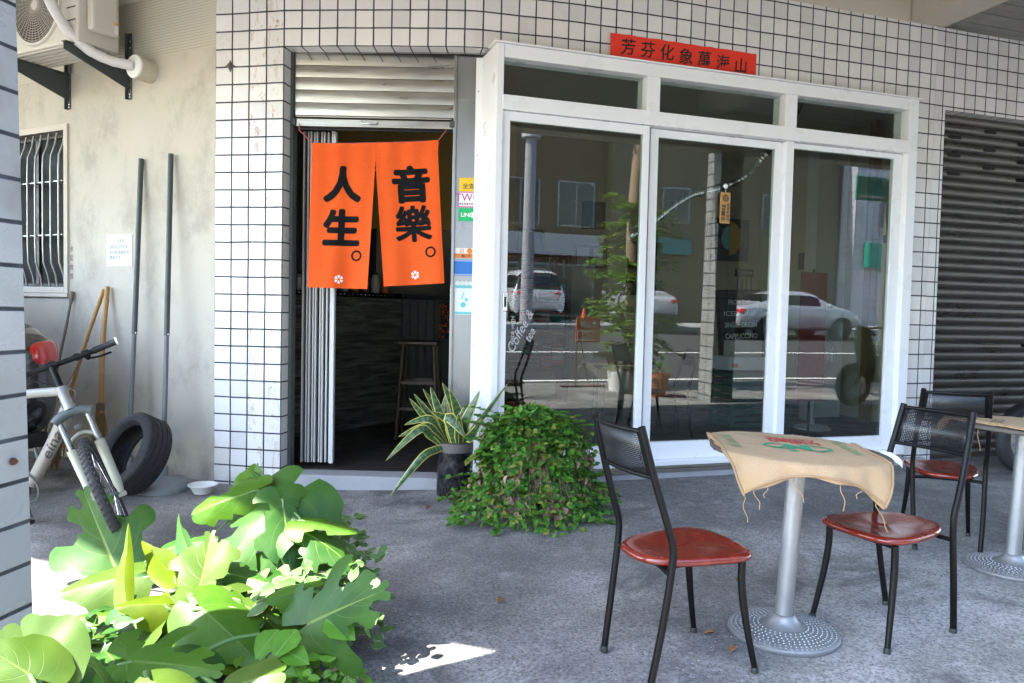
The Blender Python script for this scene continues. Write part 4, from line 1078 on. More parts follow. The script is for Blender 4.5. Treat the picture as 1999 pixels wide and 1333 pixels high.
def ink1(t, drape):
    up = lambda cu, cv, ang=180: (lambda x, y: drape(cu + x * math.cos(R(ang)) - y * math.sin(R(ang)), cv + x * math.sin(R(ang)) + y * math.cos(R(ang)), .0022))
    mb = MB(); put_text(mb, 'Indian', .075, up(.035, .095), .002, cut=.03, w=.19, h=.062); put_text(mb, 'COFFEE', .07, up(.035, .165), .002, cut=.03, w=.19, h=.055); mb.build('red_lettering', INKR, t)
    mb = MB(); f0_ = up(.02, -.01); f = lambda x, y: f0_(x * .82, y * 1.25)
    put_text(mb, 'N', .11, lambda x, y: f(x, y), .008, cut=.03, w=.115, h=.085, shear=.0)
    def stroke(pts, w):
        L = []; 
        for i, (x, y) in enumerate(pts):
            a, b_ = pts[max(0, i - 1)], pts[min(len(pts) - 1, i + 1)]; dx, dy = b_[0] - a[0], b_[1] - a[1]; q = math.hypot(dx, dy) or 1
            L.append((x - dy / q * w[i], y + dx / q * w[i], x + dy / q * w[i], y - dx / q * w[i]))
        mb.add([f(a, b_) for a, b_, _, _ in L] + [f(c_, d_) for _, _, c_, d_ in L], [(i, i + 1, len(L) + i + 1, len(L) + i) for i in range(len(L) - 1)])
    for sx in (-1, 1):   # the two big loops left and right of the monogram
        pts = []; w = []
        for k in range(19):
            a = R(95 + k * 9.4); pts.append((sx * (.045 + -math.cos(a) * .105), .0 + .047 * math.sin(a))); w.append(.0035 + .005 * math.sin(math.pi * k / 18))
        stroke(pts, w)
    stroke([(.045, -.012), (.09, .028), (.135, .055)], [.006, .008, .002]); stroke([(-.02, .04), (-.055, .062), (-.10, .066)], [.009, .007, .002])
    n = 20; mb.add([f(.046 + .017 * math.cos(2 * math.pi * i / n), .078 + .014 * math.sin(2 * math.pi * i / n)) for i in range(n)], [tuple(range(n))])
    mb.build('green_monogram', INKG, t)
    mb = MB(); put_text(mb, 'NKG India Coffee', .05, up(-.225, .03, 90), .001, cut=.03, w=.30, h=.042); put_text(mb, 'NKG India Coffee', .05, up(.225, .06, -90), .001, cut=.03, w=.30, h=.042); put_text(mb, 'www.nkgindiacoffee.com', .04, up(.02, .225), .0006, cut=.03, w=.36, h=.026); mb.build('green_lettering', INKL, t)
make_sack('burlap_sack', 'printed burlap coffee sack with red and green lettering draped over nearer table', 'sack', (1.085, 2.842), GZ + .722, R(-6), .585, .392, .318, ink1, [(-.286, -.385, .10, .12), (-.24, -.388, .07, .35), (-.19, -.388, .045, -.15), (-.09, -.388, .085, .5), (.07, -.388, .10, .15), (.16, -.388, .035, -.5), (.25, -.388, .11, .45), (.285, -.10, .05, -.8)], 'burlap sacks on the tables', 3)
def ink2(t, drape):
    f = lambda cu, cv, ang: (lambda x, y: drape(cu + x * math.cos(R(ang)) - y * math.sin(R(ang)), cv + x * math.sin(R(ang)) + y * math.cos(R(ang)), .0022))
    mb = MB(); g0 = f(-.12, .04, 25); rnd = random.Random(1)
    for (x0, y0, nn, h0) in ((-.06, 0, 5, .045), (-.02, .12, 6, .03), (.12, -.13, 5, .035)):
        for i in range(nn):
            x = x0 + i * h0 * .8
            for (a0, b0, a1, b1) in ((0, 0, .16, 1), (0, .85, .6, 1), (0, 0, .6, .15), (.45, rnd.choice((0, .5)), .6, rnd.choice((.5, 1)))):
                mb.add([g0(x + a0 * h0, y0 + b0 * h0), g0(x + a1 * h0, y0 + b0 * h0), g0(x + a1 * h0, y0 + b1 * h0), g0(x + a0 * h0, y0 + b1 * h0)], [(0, 1, 2, 3)])
    mb.build('dark_lettering', INKK, t)
make_sack('burlap_sack', 'yellowish burlap sack with small dark print on the far table at right edge', 'sack', (2.54, 3.642), GZ + .722, R(25), .60, .30, .30, ink2, [(-.29, .05, .14, .1), (-.28, -.1, .07, .1)], 'burlap sacks on the tables', 8)
# pale ribbon label sticking out beside the near table
mb = MB(); P = [V((1.438, 2.86, .775)), V((1.475, 2.855, .770)), V((1.505, 2.85, .752)), V((1.515, 2.845, .738))]
mb.add([p + V((0, 0, .014)) for p in P] + [p - V((0, .004, .012)) for p in P], [(i, i + 1, 5 + i, 4 + i) for i in range(3)]); o = mb.build('cloth_label', M('pale_blue_ribbon', (.50, .62, .66), .6), None); o.modifiers.new('thick', 'SOLIDIFY').thickness = .001
tag(o, 'pale blue white fabric label sticking out at right end of the nearer sack', 'label')

# ------------------------------------------------------------------ parasol poles, tyre, brooms, bowl by the cream wall
def pole(base, top, label, zb=.0):
    t = thing('parasol_stand', label, 'stand', base, 0, 'grey poles with round feet against the cream wall')
    b, tp = V(base), V(top)
    mb = MB(); mb.lathe([(0, .0), (.175, .0), (.18, .02), (.175, .05), (.15, .075), (.06, .085), (.035, .10), (.033, .17), (.0, .17)], 40, b); mb.build('round_foot', M('grey_concrete_foot', (.20, .21, .22), .7, 0, .3, 7, .3, 40), t, smooth=40)
    mid = b.lerp(tp, .45)
    mb = MB(); mb.tube([b + Z * .15, mid], .0165, 14); mb.build('lower_tube', GREYM, t, smooth=40)
    mb = MB(); mb.tube([mid.lerp(b, .01), tp], .0195, 14); mb.build('upper_tube', DSTEEL, t, smooth=40)
    mb = MB(); mb.tube([mid + V((.02, -.025, 0)), mid + V((.03, -.04, 0))], .006, 8); mb.build('clamp_screw', CHROME, t, smooth=40)
pole((-2.41, 5.13, 0), (-2.548, 5.535, 2.40), 'grey pole with round foot, right one of two leaning on the cream wall')
pole((-2.80, 5.42, 0), (-2.85, 5.70, 2.392), 'grey pole with round foot, left one of two, foot behind the tyre')
def tyre():
    t = thing('car_tyre', 'worn black car tyre without rim leaning against the grey poles', 'tyre', (-2.46, 4.88, 0))
    R0, w = .300, .095; kk = .90
    ax = V((-.50, -.74, .46)).normalized(); q = ax.to_track_quat('Z', 'Y').to_matrix()
    low = min((q @ V((R0 * .9 * math.cos(a), R0 * .9 * math.sin(a), s)))[2] for a in [i * .05 for i in range(126)] for s in (-w, w))
    c = V((-2.53, 4.97, -low + .0))
    prof = [(.198, .060), (.205, .082), (.225, .098), (.26, .100), (.283, .090), (.294, .078), (.298, .05), (.2985, .043), (.293, .041), (.293, .035), (.299, .033), (.300, .005), (.294, .004), (.294, -.004), (.300, -.005), (.299, -.033), (.293, -.035), (.293, -.041), (.2985, -.043), (.298, -.05), (.294, -.078), (.283, -.09), (.26, -.1), (.225, -.098), (.205, -.082), (.198, -.06), (.206, -.058), (.225, -.075), (.262, -.078), (.276, -.06), (.279, 0), (.276, .06), (.262, .078), (.225, .075), (.206, .058)]
    mb = MB(); mb.lathe([(r_ * kk, z) for r_, z in prof], 72, c, q, closed=True); mb.build('casing', RUBBER, t, smooth=35)
    mb = MB()
    for k in range(72):
        a = 2 * math.pi * k / 72
        for s0, s1 in ((.05, .078), (-.078, -.05)):
            p0 = c + q @ V((.2975 * kk * math.cos(a), .2975 * kk * math.sin(a), s0)); p1 = c + q @ V((.2945 * kk * math.cos(a + .04), .2945 * kk * math.sin(a + .04), s1)); mb.tube([p0, p1], .0022, 4)
    mb.build('tread', M('tread_dark', (.006, .006, .006), .9), t)
tyre()
BAM = M('bamboo', (.36, .20, .06), .5, 0, .3, 7, .1, 40); STRAW = M('broom_twigs', (.20, .12, .05), .9, 0, .35, 9)
def broom(base, top, label, r=.016):
    t = thing('bamboo_broom', label, 'broom', base, 0, 'bamboo brooms leaning on the cream wall'); b, tp = V(base), V(top); ax = (tp - b).normalized()
    pts, rs = [], []
    L = (tp - b).length
    for i in range(60):
        a = .32 + .68 * i / 59; pts.append(b + ax * L * a + V((.008 * math.sin(a * 7), 0, 0))); kk = (a * L / .15) % 1; rs.append(r * (1.10 if kk < .09 or kk > .95 else 1.0))
    mb = MB(); mb.tube(pts, rs, 12); mb.build('bamboo_handle', BAM, t, smooth=50)
    mb = MB(); rnd = random.Random(5); sd = ax.orthogonal().normalized(); s2 = ax.cross(sd)
    for k in range(90):
        a = rnd.uniform(0, 6.28); s_ = rnd.uniform(.2, 1); p0 = b + ax * L * rnd.uniform(.30, .38) + (sd * math.cos(a) + s2 * math.sin(a)) * .022 * s_
        p1 = b + ax * rnd.uniform(0, .08) + (sd * math.cos(a) * .11 + s2 * math.sin(a) * .05) * s_ + Z * .01; p1.z = max(.01, p1.z); mb.tube([p0, (p0 + p1) / 2 + sd * rnd.uniform(-.01, .01), p1], .0022, 4)
    mb.build('twig_head', STRAW, t)
    mb = MB(); mb.tube([b + ax * L * .33, b + ax * L * .37], .03, 12); mb.build('binding', M('binding_wire', (.12, .08, .05), .8), t, smooth=40)
broom((-3.08, 5.50, 0), (-3.20, 5.86, 1.42), 'straight bamboo handled twig broom leaning upright on the cream wall', .019)
broom((-3.50, 5.55, 0), (-3.25, 5.90, 1.40), 'slanting bamboo handled twig broom crossing behind the upright broom', .016)
mb = MB(); mb.tube(spline([(-3.70, 5.80, .01), (-3.68, 5.95, .6), (-3.64, 6.06, 1.1), (-3.60, 6.08, 1.38)]), [.011] * 16 + [.016] * 3, 10)
tag(mb.build('wooden_stick', M('weathered_stick', (.17, .15, .12), .8, 0, .3, 12), None, smooth=50), 'thin weathered grey stick leaning on cream wall left of the brooms', 'stick')
mb = MB(); mb.lathe([(0, .003), (.055, .003), (.06, .008), (.085, .055), (.098, .062), (.098, .066), (.083, .060), (.055, .012), (0, .010)], 40, (-2.10, 5.05, 0)); tag(mb.build('plastic_bowl', WHITEP, None, smooth=50), 'white plastic bowl on the ground at foot of the tiled pillar', 'bowl')

# ------------------------------------------------------------------ mountain bike leaning to the left
def bike():
    t = thing('mountain_bike', 'silver white mountain bike leaning behind the foreground pillar, front wheel towards viewer', 'bicycle', (-1.9, 3.8, 0))
    FRM = M('bike_silver_paint', (.22, .22, .20), .42, .2, .06, 5, 0, 40, .06, .05); FORK = M('fork_cream_paint', (.33, .33, .26), .42, .1, .05, 5)
    hub = V((-2.012, 3.70, .318))
    a = V((.82, .43, .37)).normalized()                      # wheel axle (also the handlebar) direction: the bike leans over
    up = V((-.33, .20, .93)); up = (up - a * up.dot(a)).normalized()  # steering axis
    fw = a.cross(up) * -1                                      # wheel plane, towards the viewer
    # wheel
    q = a.to_track_quat('Z', 'Y').to_matrix(); rw = .318
    mb = MB(); prof = [(rw - .018 + .024 * math.cos(x) * (1.0), .025 * math.sin(x)) for x in [2 * math.pi * i / 14 for i in range(14)]]
    mb.lathe(prof, 72, hub, q, closed=True); wheel = mb.build('front_wheel', RUBBER, t, smooth=50)
    mb = MB()
    for k in range(64):
        an = 2 * math.pi * k / 64
        for s_ in (-.016, -.006, .006, .016):
            an2 = an + (.02 if s_ > 0 else -.02) + abs(s_) * 2; c = hub + q @ V(((rw + .005 - abs(s_) * .35) * math.cos(an2), (rw + .005 - abs(s_) * .35) * math.sin(an2), s_))
            mb.box(c, (.009, .012, .008), q @ Matrix.Rotation(an2, 3, 'Z'))
    o = mb.build('tread', RUBBER, t); o.parent = wheel
    mb = MB(); mb.lathe([(rw - .040, -.011), (rw - .022, -.013), (rw - .022, .013), (rw - .040, .011)], 64, hub, q, closed=True); o = mb.build('rim', M('rim_grey', (.25, .25, .25), .35, .9), t, smooth=40); o.parent = wheel
    mb = MB()
    for k in range(28):
        an = 2 * math.pi * k / 28; s_ = .028 if k % 2 else -.028; off = .35 if (k // 2) % 2 else -.35
        mb.tube([hub + q @ V((.018 * math.cos(an + off * 2), .018 * math.sin(an + off * 2), s_)), hub + q @ V(((rw - .04) * math.cos(an), (rw - .04) * math.sin(an), 0))], .0011, 4)
    o = mb.build('spokes', CHROME, t); o.parent = wheel
    mb = MB(); mb.lathe([(0, -.055), (.008, -.055), (.016, -.032), (.016, .032), (.008, .055), (0, .055)], 16, hub, q); o = mb.build('hub', DSTEEL, t, smooth=40); o.parent = wheel
    # fork
    crown = hub + up * .455 - fw * .028
    for s_ in (-1, 1):
        dp = hub + a * s_ * .062; tp = crown + a * s_ * .066
        mb = MB(); mid = dp.lerp(tp, .62); mb.tube([dp + up * .0, dp.lerp(tp, .10), dp.lerp(tp, .35), mid, mid + (tp - dp).normalized() * .006], [.013, .021, .023, .0245, .026], 14); mb.build('fork_leg', FORK, t, smooth=50)
        mb = MB(); mb.tube([mid, tp], .0155, 12); mb.build('stanchion', M('stanchion_grey', (.22, .22, .20), .25, .8), t, smooth=50)
        mb = MB(); mb.box(dp - up * .012, (.012, .022, .04), q); mb.build('dropout', FORK, t, bevel=.003)
        mb = MB(); c = dp.lerp(tp, .47) - fw * -.0245
        mb.add([c + a * -.009 + up * .026 + fw * .001, c + a * .009 + up * .026 + fw * .001, c + a * .009 - up * .026 + fw * .001, c - a * .009 - up * .026 + fw * .001], [(0, 1, 2, 3)]); o = mb.build('fork_decal', M('decal_black', (.02, .02, .02), .5), t); o.modifiers.new('thick', 'SOLIDIFY').thickness = .0006
    mb = MB(); mb.tube(spline([hub + up * .27 - a * .066 + fw * .012, hub + up * .335 - a * .055 + fw * .018, hub + up * .365 + fw * .022, hub + up * .335 + a * .055 + fw * .018, hub + up * .27 + a * .066 + fw * .012]), .011, 10); mb.build('fork_arch', FORK, t, smooth=50)
    mb = MB(); mb.tube(spline([crown - a * .088 - up * .012, crown - a * .05 + up * .008, crown + up * .018, crown + a * .05 + up * .008, crown + a * .088 - up * .012]), .026, 12); mb.build('fork_crown', DSTEEL, t, smooth=50)
    ht0, ht1 = crown + up * .03, crown + up * .155
    mb = MB(); mb.tube([ht0, ht0.lerp(ht1, .25), ht0.lerp(ht1, .75), ht1], [.031, .025, .025, .029], 18); mb.build('head_tube', FRM, t, smooth=50)
    bb = V((-2.62, 4.05, .30)); seat = V((-2.95, 4.12, .70))
    ds = V((-.20, .04, .12))
    mb = MB(); pts = spline([ht0 + up * .02, ht0.lerp(bb, .3), ht0.lerp(bb, .7), bb]); mb.tube(pts, .034, 16); dn = mb.build('down_tube', FRM, t, smooth=50)
    mb = MB(); mb.tube(spline([ht1 - up * .02, ht1.lerp(seat, .5) + Z * .012, seat]), .024, 14); mb.build('top_tube', FRM, t, smooth=50)
    mb = MB(); mb.tube([bb, seat, seat + (seat - bb).normalized() * .06], .018, 12); mb.build('seat_tube', FRM, t, smooth=50)
    # lettering along the down tube, facing the viewer
    d_ = (ht0 - bb).normalized(); view = (V((0, 0, 1.3)) - ht0.lerp(bb, .3)).normalized(); nn = (view - d_ * view.dot(d_)).normalized(); yy = nn.cross(d_)
    def onto(x, y):
        an = y / .0352; return ht0.lerp(bb, .40) + d_ * x + nn * .0355 * math.cos(an) + yy * .0355 * math.sin(an)
    mb = MB(); put_text(mb, 'eina', .105, onto, .001, cut=.012, w=.235, h=.050, shear=.3); mb.build('lettering', M('bike_lettering', (.03, .03, .035), .4), t)
    # cockpit
    st0 = ht1 + up * .085; st1 = st0 + fw * .03 + up * .045
    mb = MB(); mb.tube([ht1 + up * -.005, st0 + up * .02], .0185, 12); mb.tube([st0, st1], .018, 12); mb.tube([st1 - a * .024, st1 + a * .024], .023, 14); mb.build('stem', BLACK, t, smooth=50)
    mb = MB(); mb.tube(spline([st1 - a * .30 - fw * .03, st1 - a * .12, st1, st1 + a * .12, st1 + a * .215 - fw * .01]), .0135, 12); mb.build('handlebar', BLACK, t, smooth=50)
    for s_ in (-1, 1):
        g0 = st1 + a * s_ * .205 - fw * .012; g1 = st1 + a * s_ * .318 - fw * .035
        mb = MB(); mb.tube([g0, g0.lerp(g1, .05), g0.lerp(g1, .5), g0.lerp(g1, .95), g1], [.019, .0175, .0165, .018, .021], 14); mb.build('grip', BLKPLAS, t, smooth=50)
        mb = MB(); mb.tube([g1 - a * s_ * .004, g1 + a * s_ * .006], .022, 14); mb.build('grip_end', WHITEP if s_ > 0 else BLKPLAS, t, smooth=40)
        b0 = st1 + a * s_ * .165 - fw * .006
        mb = MB(); mb.tube([b0 - up * .0 - a * .016, b0 + a * .016], .021, 12); mb.tube([b0, b0 + fw * .03 - up * .018], .013, 10); mb.tube(spline([b0 + fw * .032 - up * .018, b0 + fw * .05 - up * .022 + a * s_ * .05, b0 + fw * .052 - up * .022 + a * s_ * .11]), .0055, 8); mb.build('brake_lever', BLACK, t, smooth=50)
        mb = MB(); mb.tube([b0 - a * s_ * .045 + fw * .0, b0 - a * s_ * .045 + fw * .045 + up * .012], .021, 14); mb.build('shifter', BLKPLAS, t, smooth=40)
    mb = MB(); CB = M('cable_black', (.02, .02, .02), .4)
    mb.tube(spline([st1 + a * .14 + fw * .04, st1 + a * .05 + fw * .13 - up * .05, st1 - a * .05 + fw * .10 - up * .16, crown + fw * .06 + up * .06, crown + a * .03 + fw * .03]), .0028, 6)
    mb.tube(spline([st1 - a * .15 + fw * .04, st1 - a * .04 + fw * .14 - up * .06, st1 + a * .04 + fw * .08 - up * .14, ht0 + a * .03 + up * .03]), .0028, 6); mb.build('cable', CB, t, smooth=60)
    mb = MB(); mb.box(hub + up * .40 + fw * .0, (.09, .02, .03), q.to_4x4().to_3x3()); mb.build('brake_bridge', DSTEEL, t, bevel=.004)
    # rear half, mostly behind the pillar
    rh = V((-3.02, 4.22, .318)); al = V((.25, .93, .27)).normalized(); q2 = al.to_track_quat('Z', 'Y').to_matrix()
    mb = MB(); mb.lathe(prof, 64, rh, q2, closed=True); rw_ = mb.build('rear_wheel', RUBBER, t, smooth=50)
    mb = MB(); mb.lathe([(rw - .040, -.011), (rw - .022, -.013), (rw - .022, .013), (rw - .040, .011)], 64, rh, q2, closed=True); o = mb.build('rim', DSTEEL, t, smooth=40); o.parent = rw_
    mb = MB()
    for s_ in (-1, 1): mb.tube([bb + al * .03 * s_, rh + al * .055 * s_], .010, 8); mb.tube([seat - Z * .06 + al * .02 * s_, rh + al * .055 * s_], .009, 8)
    mb.build('rear_stays', FRM, t, smooth=50)
    mb = MB(); mb.tube([seat, seat + V((-.06, .0, .20))], .0135, 10); mb.build('seat_post', DSTEEL, t, smooth=50)
    sc = seat + V((-.07, .0, .22)); mb = MB(); mb.tube(spline([sc + V((-.13, .03, .01)), sc + V((-.06, .015, .025)), sc + V((.06, -.01, .015)), sc + V((.14, -.03, .01))]), [.06] * 6 + [.05] * 6 + [.03] * 6 + [.012], 12, flat=.5); mb.build('saddle', BLKPLAS, t, smooth=60)
    mb = MB(); mb.lathe([(.085, -.003), (.095, -.003), (.095, .003), (.085, .003)], 32, bb + al * -.05, q2, closed=True)
    mb.tube([bb - al * .07, bb - al * .07 + V((.06, -.02, -.155))], .011, 8); mb.tube([bb + al * .07, bb + al * .07 + V((-.06, .02, .155))], .011, 8); mb.build('crankset', DSTEEL, t, smooth=50)
    mb = MB(); pc = bb - al * .07 + V((.06, -.02, -.155)) - al * .05; mb.box(pc, (.09, .07, .02)); mb.build('pedal', BLKPLAS, t, bevel=.004)
bike()
# ------------------------------------------------------------------ plants
MON = [mat_leaf('monstera_leaf_dark', ((.020, .074, .012), (.042, .115, .018)), (.15, .22, .05), rough=.42),
       mat_leaf('monstera_leaf_mid', ((.040, .078, .010), (.056, .098, .014)), (.10, .14, .03), rough=.42, trans=.18),
       mat_leaf('monstera_leaf_young', ((.065, .105, .004), (.095, .135, .006)), (.13, .17, .015), lat=False, trans=.3, rough=.42),
       mat_leaf('monstera_leaf_light', ((.042, .115, .008), (.065, .15, .014)), (.12, .20, .035), rough=.40)]
STEM = M('plant_stem_green', (.07, .15, .03), .45, 0, .2, 10)
LEAVES = [
    ((-1.79, 3.352, 0.077), (-2.057, 3.537, 0.408), 0.235, (0.1, -0.8, 0.59), 0.1, 0.05, 0.1, 5, 0),
    ((-1.393, 2.71, 0.287), (-1.633, 2.659, 0.253), 0.113, (-0.1, -0.61, 0.79), -0.25, 0.1, 0.25, 1, 1),
    ((-1.227, 2.412, 0.322), (-1.298, 2.57, 0.531), 0.061, (-0.81, -0.5, 0.31), 0.9, -0.1, 0.1, 1, 2),
    ((-1.111, 2.464, 0.374), (-1.333, 2.618, 0.47), 0.049, (-0.21, -0.73, 0.65), 0.7, 0.15, 0.1, 1, 2),
    ((-1.003, 2.384, 0.372), (-1.041, 2.588, 0.48), 0.13, (0.0, -0.87, 0.5), 0.25, -0.1, 0.15, 3, 1),
    ((-0.994, 2.364, 0.371), (-0.679, 2.262, 0.345), 0.097, (0.1, -0.46, 0.88), -0.1, 0.12, 0.15, 4, 1),
    ((-0.859, 2.772, 0.565), (-1.03, 2.585, 0.396), 0.252, (-0.15, -0.66, 0.74), -0.1, 0.22, 0.3, 6, 0),
    ((-0.838, 2.732, 0.562), (-0.754, 2.582, 0.329), 0.121, (0.35, -0.76, 0.55), 0.1, 0.12, 0.25, 3, 0),
    ((-0.782, 2.72, 0.528), (-1.022, 2.927, 0.675), 0.077, (0.56, -0.66, 0.5), -0.55, 0.1, 0.2, 1, 0),
    ((-0.974, 2.793, 0.592), (-1.184, 2.721, 0.544), 0.125, (0.0, -0.76, 0.64), -0.35, 0.28, 0.3, 2, 3),
    ((-1.036, 2.923, 0.579), (-1.029, 2.996, 0.654), 0.064, (-0.41, -0.82, 0.39), 0.4, 0.0, 0.1, 1, 3),
    ((-0.754, 2.69, 0.518), (-0.534, 2.59, 0.524), 0.078, (0.05, -0.31, 0.95), -0.15, 0.1, 0.2, 2, 3),
    ((-0.732, 2.668, 0.477), (-0.499, 2.565, 0.405), 0.119, (0.2, -0.41, 0.89), -0.2, 0.25, 0.25, 4, 0),
    ((-0.593, 2.183, 0.352), (-0.357, 2.089, 0.501), 0.176, (0.15, -0.74, 0.65), -0.05, 0.08, 0.15, 5, 0),
    ((-0.622, 2.315, 0.406), (-0.743, 2.265, 0.399), 0.068, (0.0, -0.64, 0.77), -0.5, 0.1, 0.3, 1, 3),
    ((-0.99, 1.913, 0.36), (-0.735, 1.863, 0.376), 0.126, (0.0, -0.66, 0.75), -0.12, 0.12, 0.2, 4, 3),  # lighter leaf colour stands in for sunlight; the pillar shades this one
    ((-1.155, 2.24, 0.206), (-1.077, 2.335, 0.33), 0.096, (-0.55, -0.65, 0.52), 0.55, 0.15, 0.15, 1, 1),
    ((-1.207, 2.29, 0.232), (-1.446, 2.344, 0.241), 0.086, (-0.1, -0.46, 0.88), -0.2, 0.15, 0.2, 1, 1),
    ((-1.201, 2.314, 0.196), (-1.439, 2.278, 0.174), 0.081, (-0.11, -0.54, 0.83), -0.3, 0.28, 0.25, 1, 3),
    ((-0.917, 1.428, 0.566), (-0.982, 1.478, 0.641), 0.097, (0.11, -0.74, 0.67), 0.25, -0.05, 0.12, 1, 1),
    ((-0.89, 1.382, 0.583), (-0.988, 1.384, 0.644), 0.073, (-0.2, -0.51, 0.83), -0.1, 0.1, 0.2, 1, 1),
    ((-0.657, 1.813, 0.357), (-0.562, 1.814, 0.397), 0.083, (0.0, -0.5, 0.87), -0.2, 0.15, 0.2, 1, 1),
    ((-0.949, 2.263, 0.362), (-0.698, 2.109, 0.272), 0.115, (0.11, -0.63, 0.77), -0.15, 0.15, 0.2, 1, 3),  # lighter leaf colour stands in for sunlight on this leaf as well
    ((-1.146, 2.374, 0.271), (-1.443, 2.428, 0.276), 0.076, (-0.1, -0.4, 0.91), -0.2, 0.1, 0.2, 1, 3),
    ((-1.067, 2.313, 0.348), (-1.211, 2.264, 0.373), 0.06, (0.0, -0.59, 0.81), -0.3, 0.2, 0.3, 1, 2),
    ((-1.125, 2.615, 0.402), (-1.317, 2.82, 0.508), 0.038, (-0.59, -0.71, 0.37), 0.5, 0.2, 0.1, 1, 0),
    ((-1.073, 2.362, 0.336), (-0.985, 2.256, 0.195), 0.073, (0.0, -0.76, 0.64), -0.3, 0.2, 0.2, 1, 2),
    ((-1.014, 2.198, 0.206), (-1.107, 2.139, 0.196), 0.053, (0.0, -0.52, 0.85), -0.3, 0.2, 0.2, 1, 2),
    ((-0.844, 2.158, 0.245), (-0.824, 2.269, 0.274), 0.063, (0.32, -0.54, 0.78), 0.3, 0.1, 0.2, 1, 2),
    ((-0.809, 2.688, 0.47), (-0.84, 2.56, 0.272), 0.101, (0.21, -0.73, 0.66), -0.1, 0.15, 0.2, 3, 0),
    ((-0.949, 2.514, 0.377), (-0.674, 2.414, 0.368), 0.095, (0.1, -0.52, 0.85), -0.2, 0.1, 0.2, 3, 0),
    ((-0.803, 1.666, 0.435), (-0.745, 1.615, 0.427), 0.069, (0.0, -0.4, 0.92), -0.2, 0.1, 0.2, 1, 1),
    ((-1.21, 2.057, 0.227), (-1.186, 2.118, 0.242), 0.066, (0.0, -0.52, 0.85), -0.2, 0.1, 0.2, 1, 2),
    ((-1.344, 2.912, 0.329), (-1.142, 2.865, 0.399), 0.091, (0.0, -0.52, 0.85), -0.2, 0.1, 0.2, 2, 0),
]
def leaf_blade(mb, base, tip, W, nrm, fold, droop, curl, lobes, rnd):
    base, tip = V(base), V(tip); W *= 1.08; curl = curl * 1.35 + .04; L = (tip - base).length; x = (tip - base) / L
    n = V(nrm); n = (n - x * n.dot(x)).normalized(); y = n.cross(x)
    ph = rnd.uniform(0, 6); gap = .58 if lobes > 1 else 0
    def ang(v): return R(165 - 75 * min(1, v / .30) ** .8 - 62 * max(0, (v - .30) / .70) ** .9)
    def ln(v): return W * (.58 + .42 * math.sin(math.pi * min(1, v * 1.35 + .08))) * (1 if v < .62 else 1 - ((v - .62) / .38) ** 1.8 * .86)
    def mid(v): return L * .97 * (max(0, (v - .16) / .84) ** 1.15)
    def P(u, v, sg, ve):
        a = ang(v) ; l = ln(ve if lobes < 2 else v) * u
        bend = .28 * u * u * (1 if v > .12 else .3)
        px = mid(v) + math.cos(a) * l + bend * l * .5; py = math.sin(a) * l * (1 - .18 * u * u * (v > .5)) * sg
        q = abs(py) / W
        z = fold * abs(py) - curl * W * q ** 2.4 * 1.1 - droop * L * (max(0, px) / L) ** 2 + .018 * W * math.sin(v * 16 + ph + sg) * q * 4 * .5
        return base + x * px + y * py + n * z
    nl = max(1, min(4, lobes)); edges = [0.0]
    for i in range(1, nl): edges.append(.27 + .58 * (i - 1) / max(1, nl - 2) + rnd.uniform(-.02, .02) if nl > 2 else .45)
    edges.append(1.0)
    for sg in (1, -1):
        for i in range(nl):
            a, b = edges[i], edges[i + 1]; vc = (a + b) / 2; nv = 9 if nl > 1 else 26; nu = 14; vs = []; uv = []
            us = rnd.uniform(.30, .60)
            for j in range(nv + 1):
                v0 = a + (b - a) * j / nv
                for k in range(nu + 1):
                    u = k / nu; v = v0; uu = u
                    if nl > 1 and u > us:
                        s = smooth01((u - us) / .16)
                        shrink_a = gap * s if i > 0 else 0; shrink_b = gap * s if i < nl - 1 else 0
                        f = (v0 - a) / (b - a); v = v0 + (b - a) * .5 * (shrink_a * (1 - f) - shrink_b * f) * .9
                        rr = (2 * f - 1); uu = u * (1 - .10 * abs(rr) ** 3 * s * (abs(rr) > .3))
                    vs.append(P(uu, v, sg, v)); uv.append((sg * uu, v))
            w = nu + 1
            fs = [(j * w + k, j * w + k + 1, (j + 1) * w + k + 1, (j + 1) * w + k) for j in range(nv) for k in range(nu)]
            if sg > 0: fs = [f[::-1] for f in fs]
            mb.add(vs, fs, 0, uv)
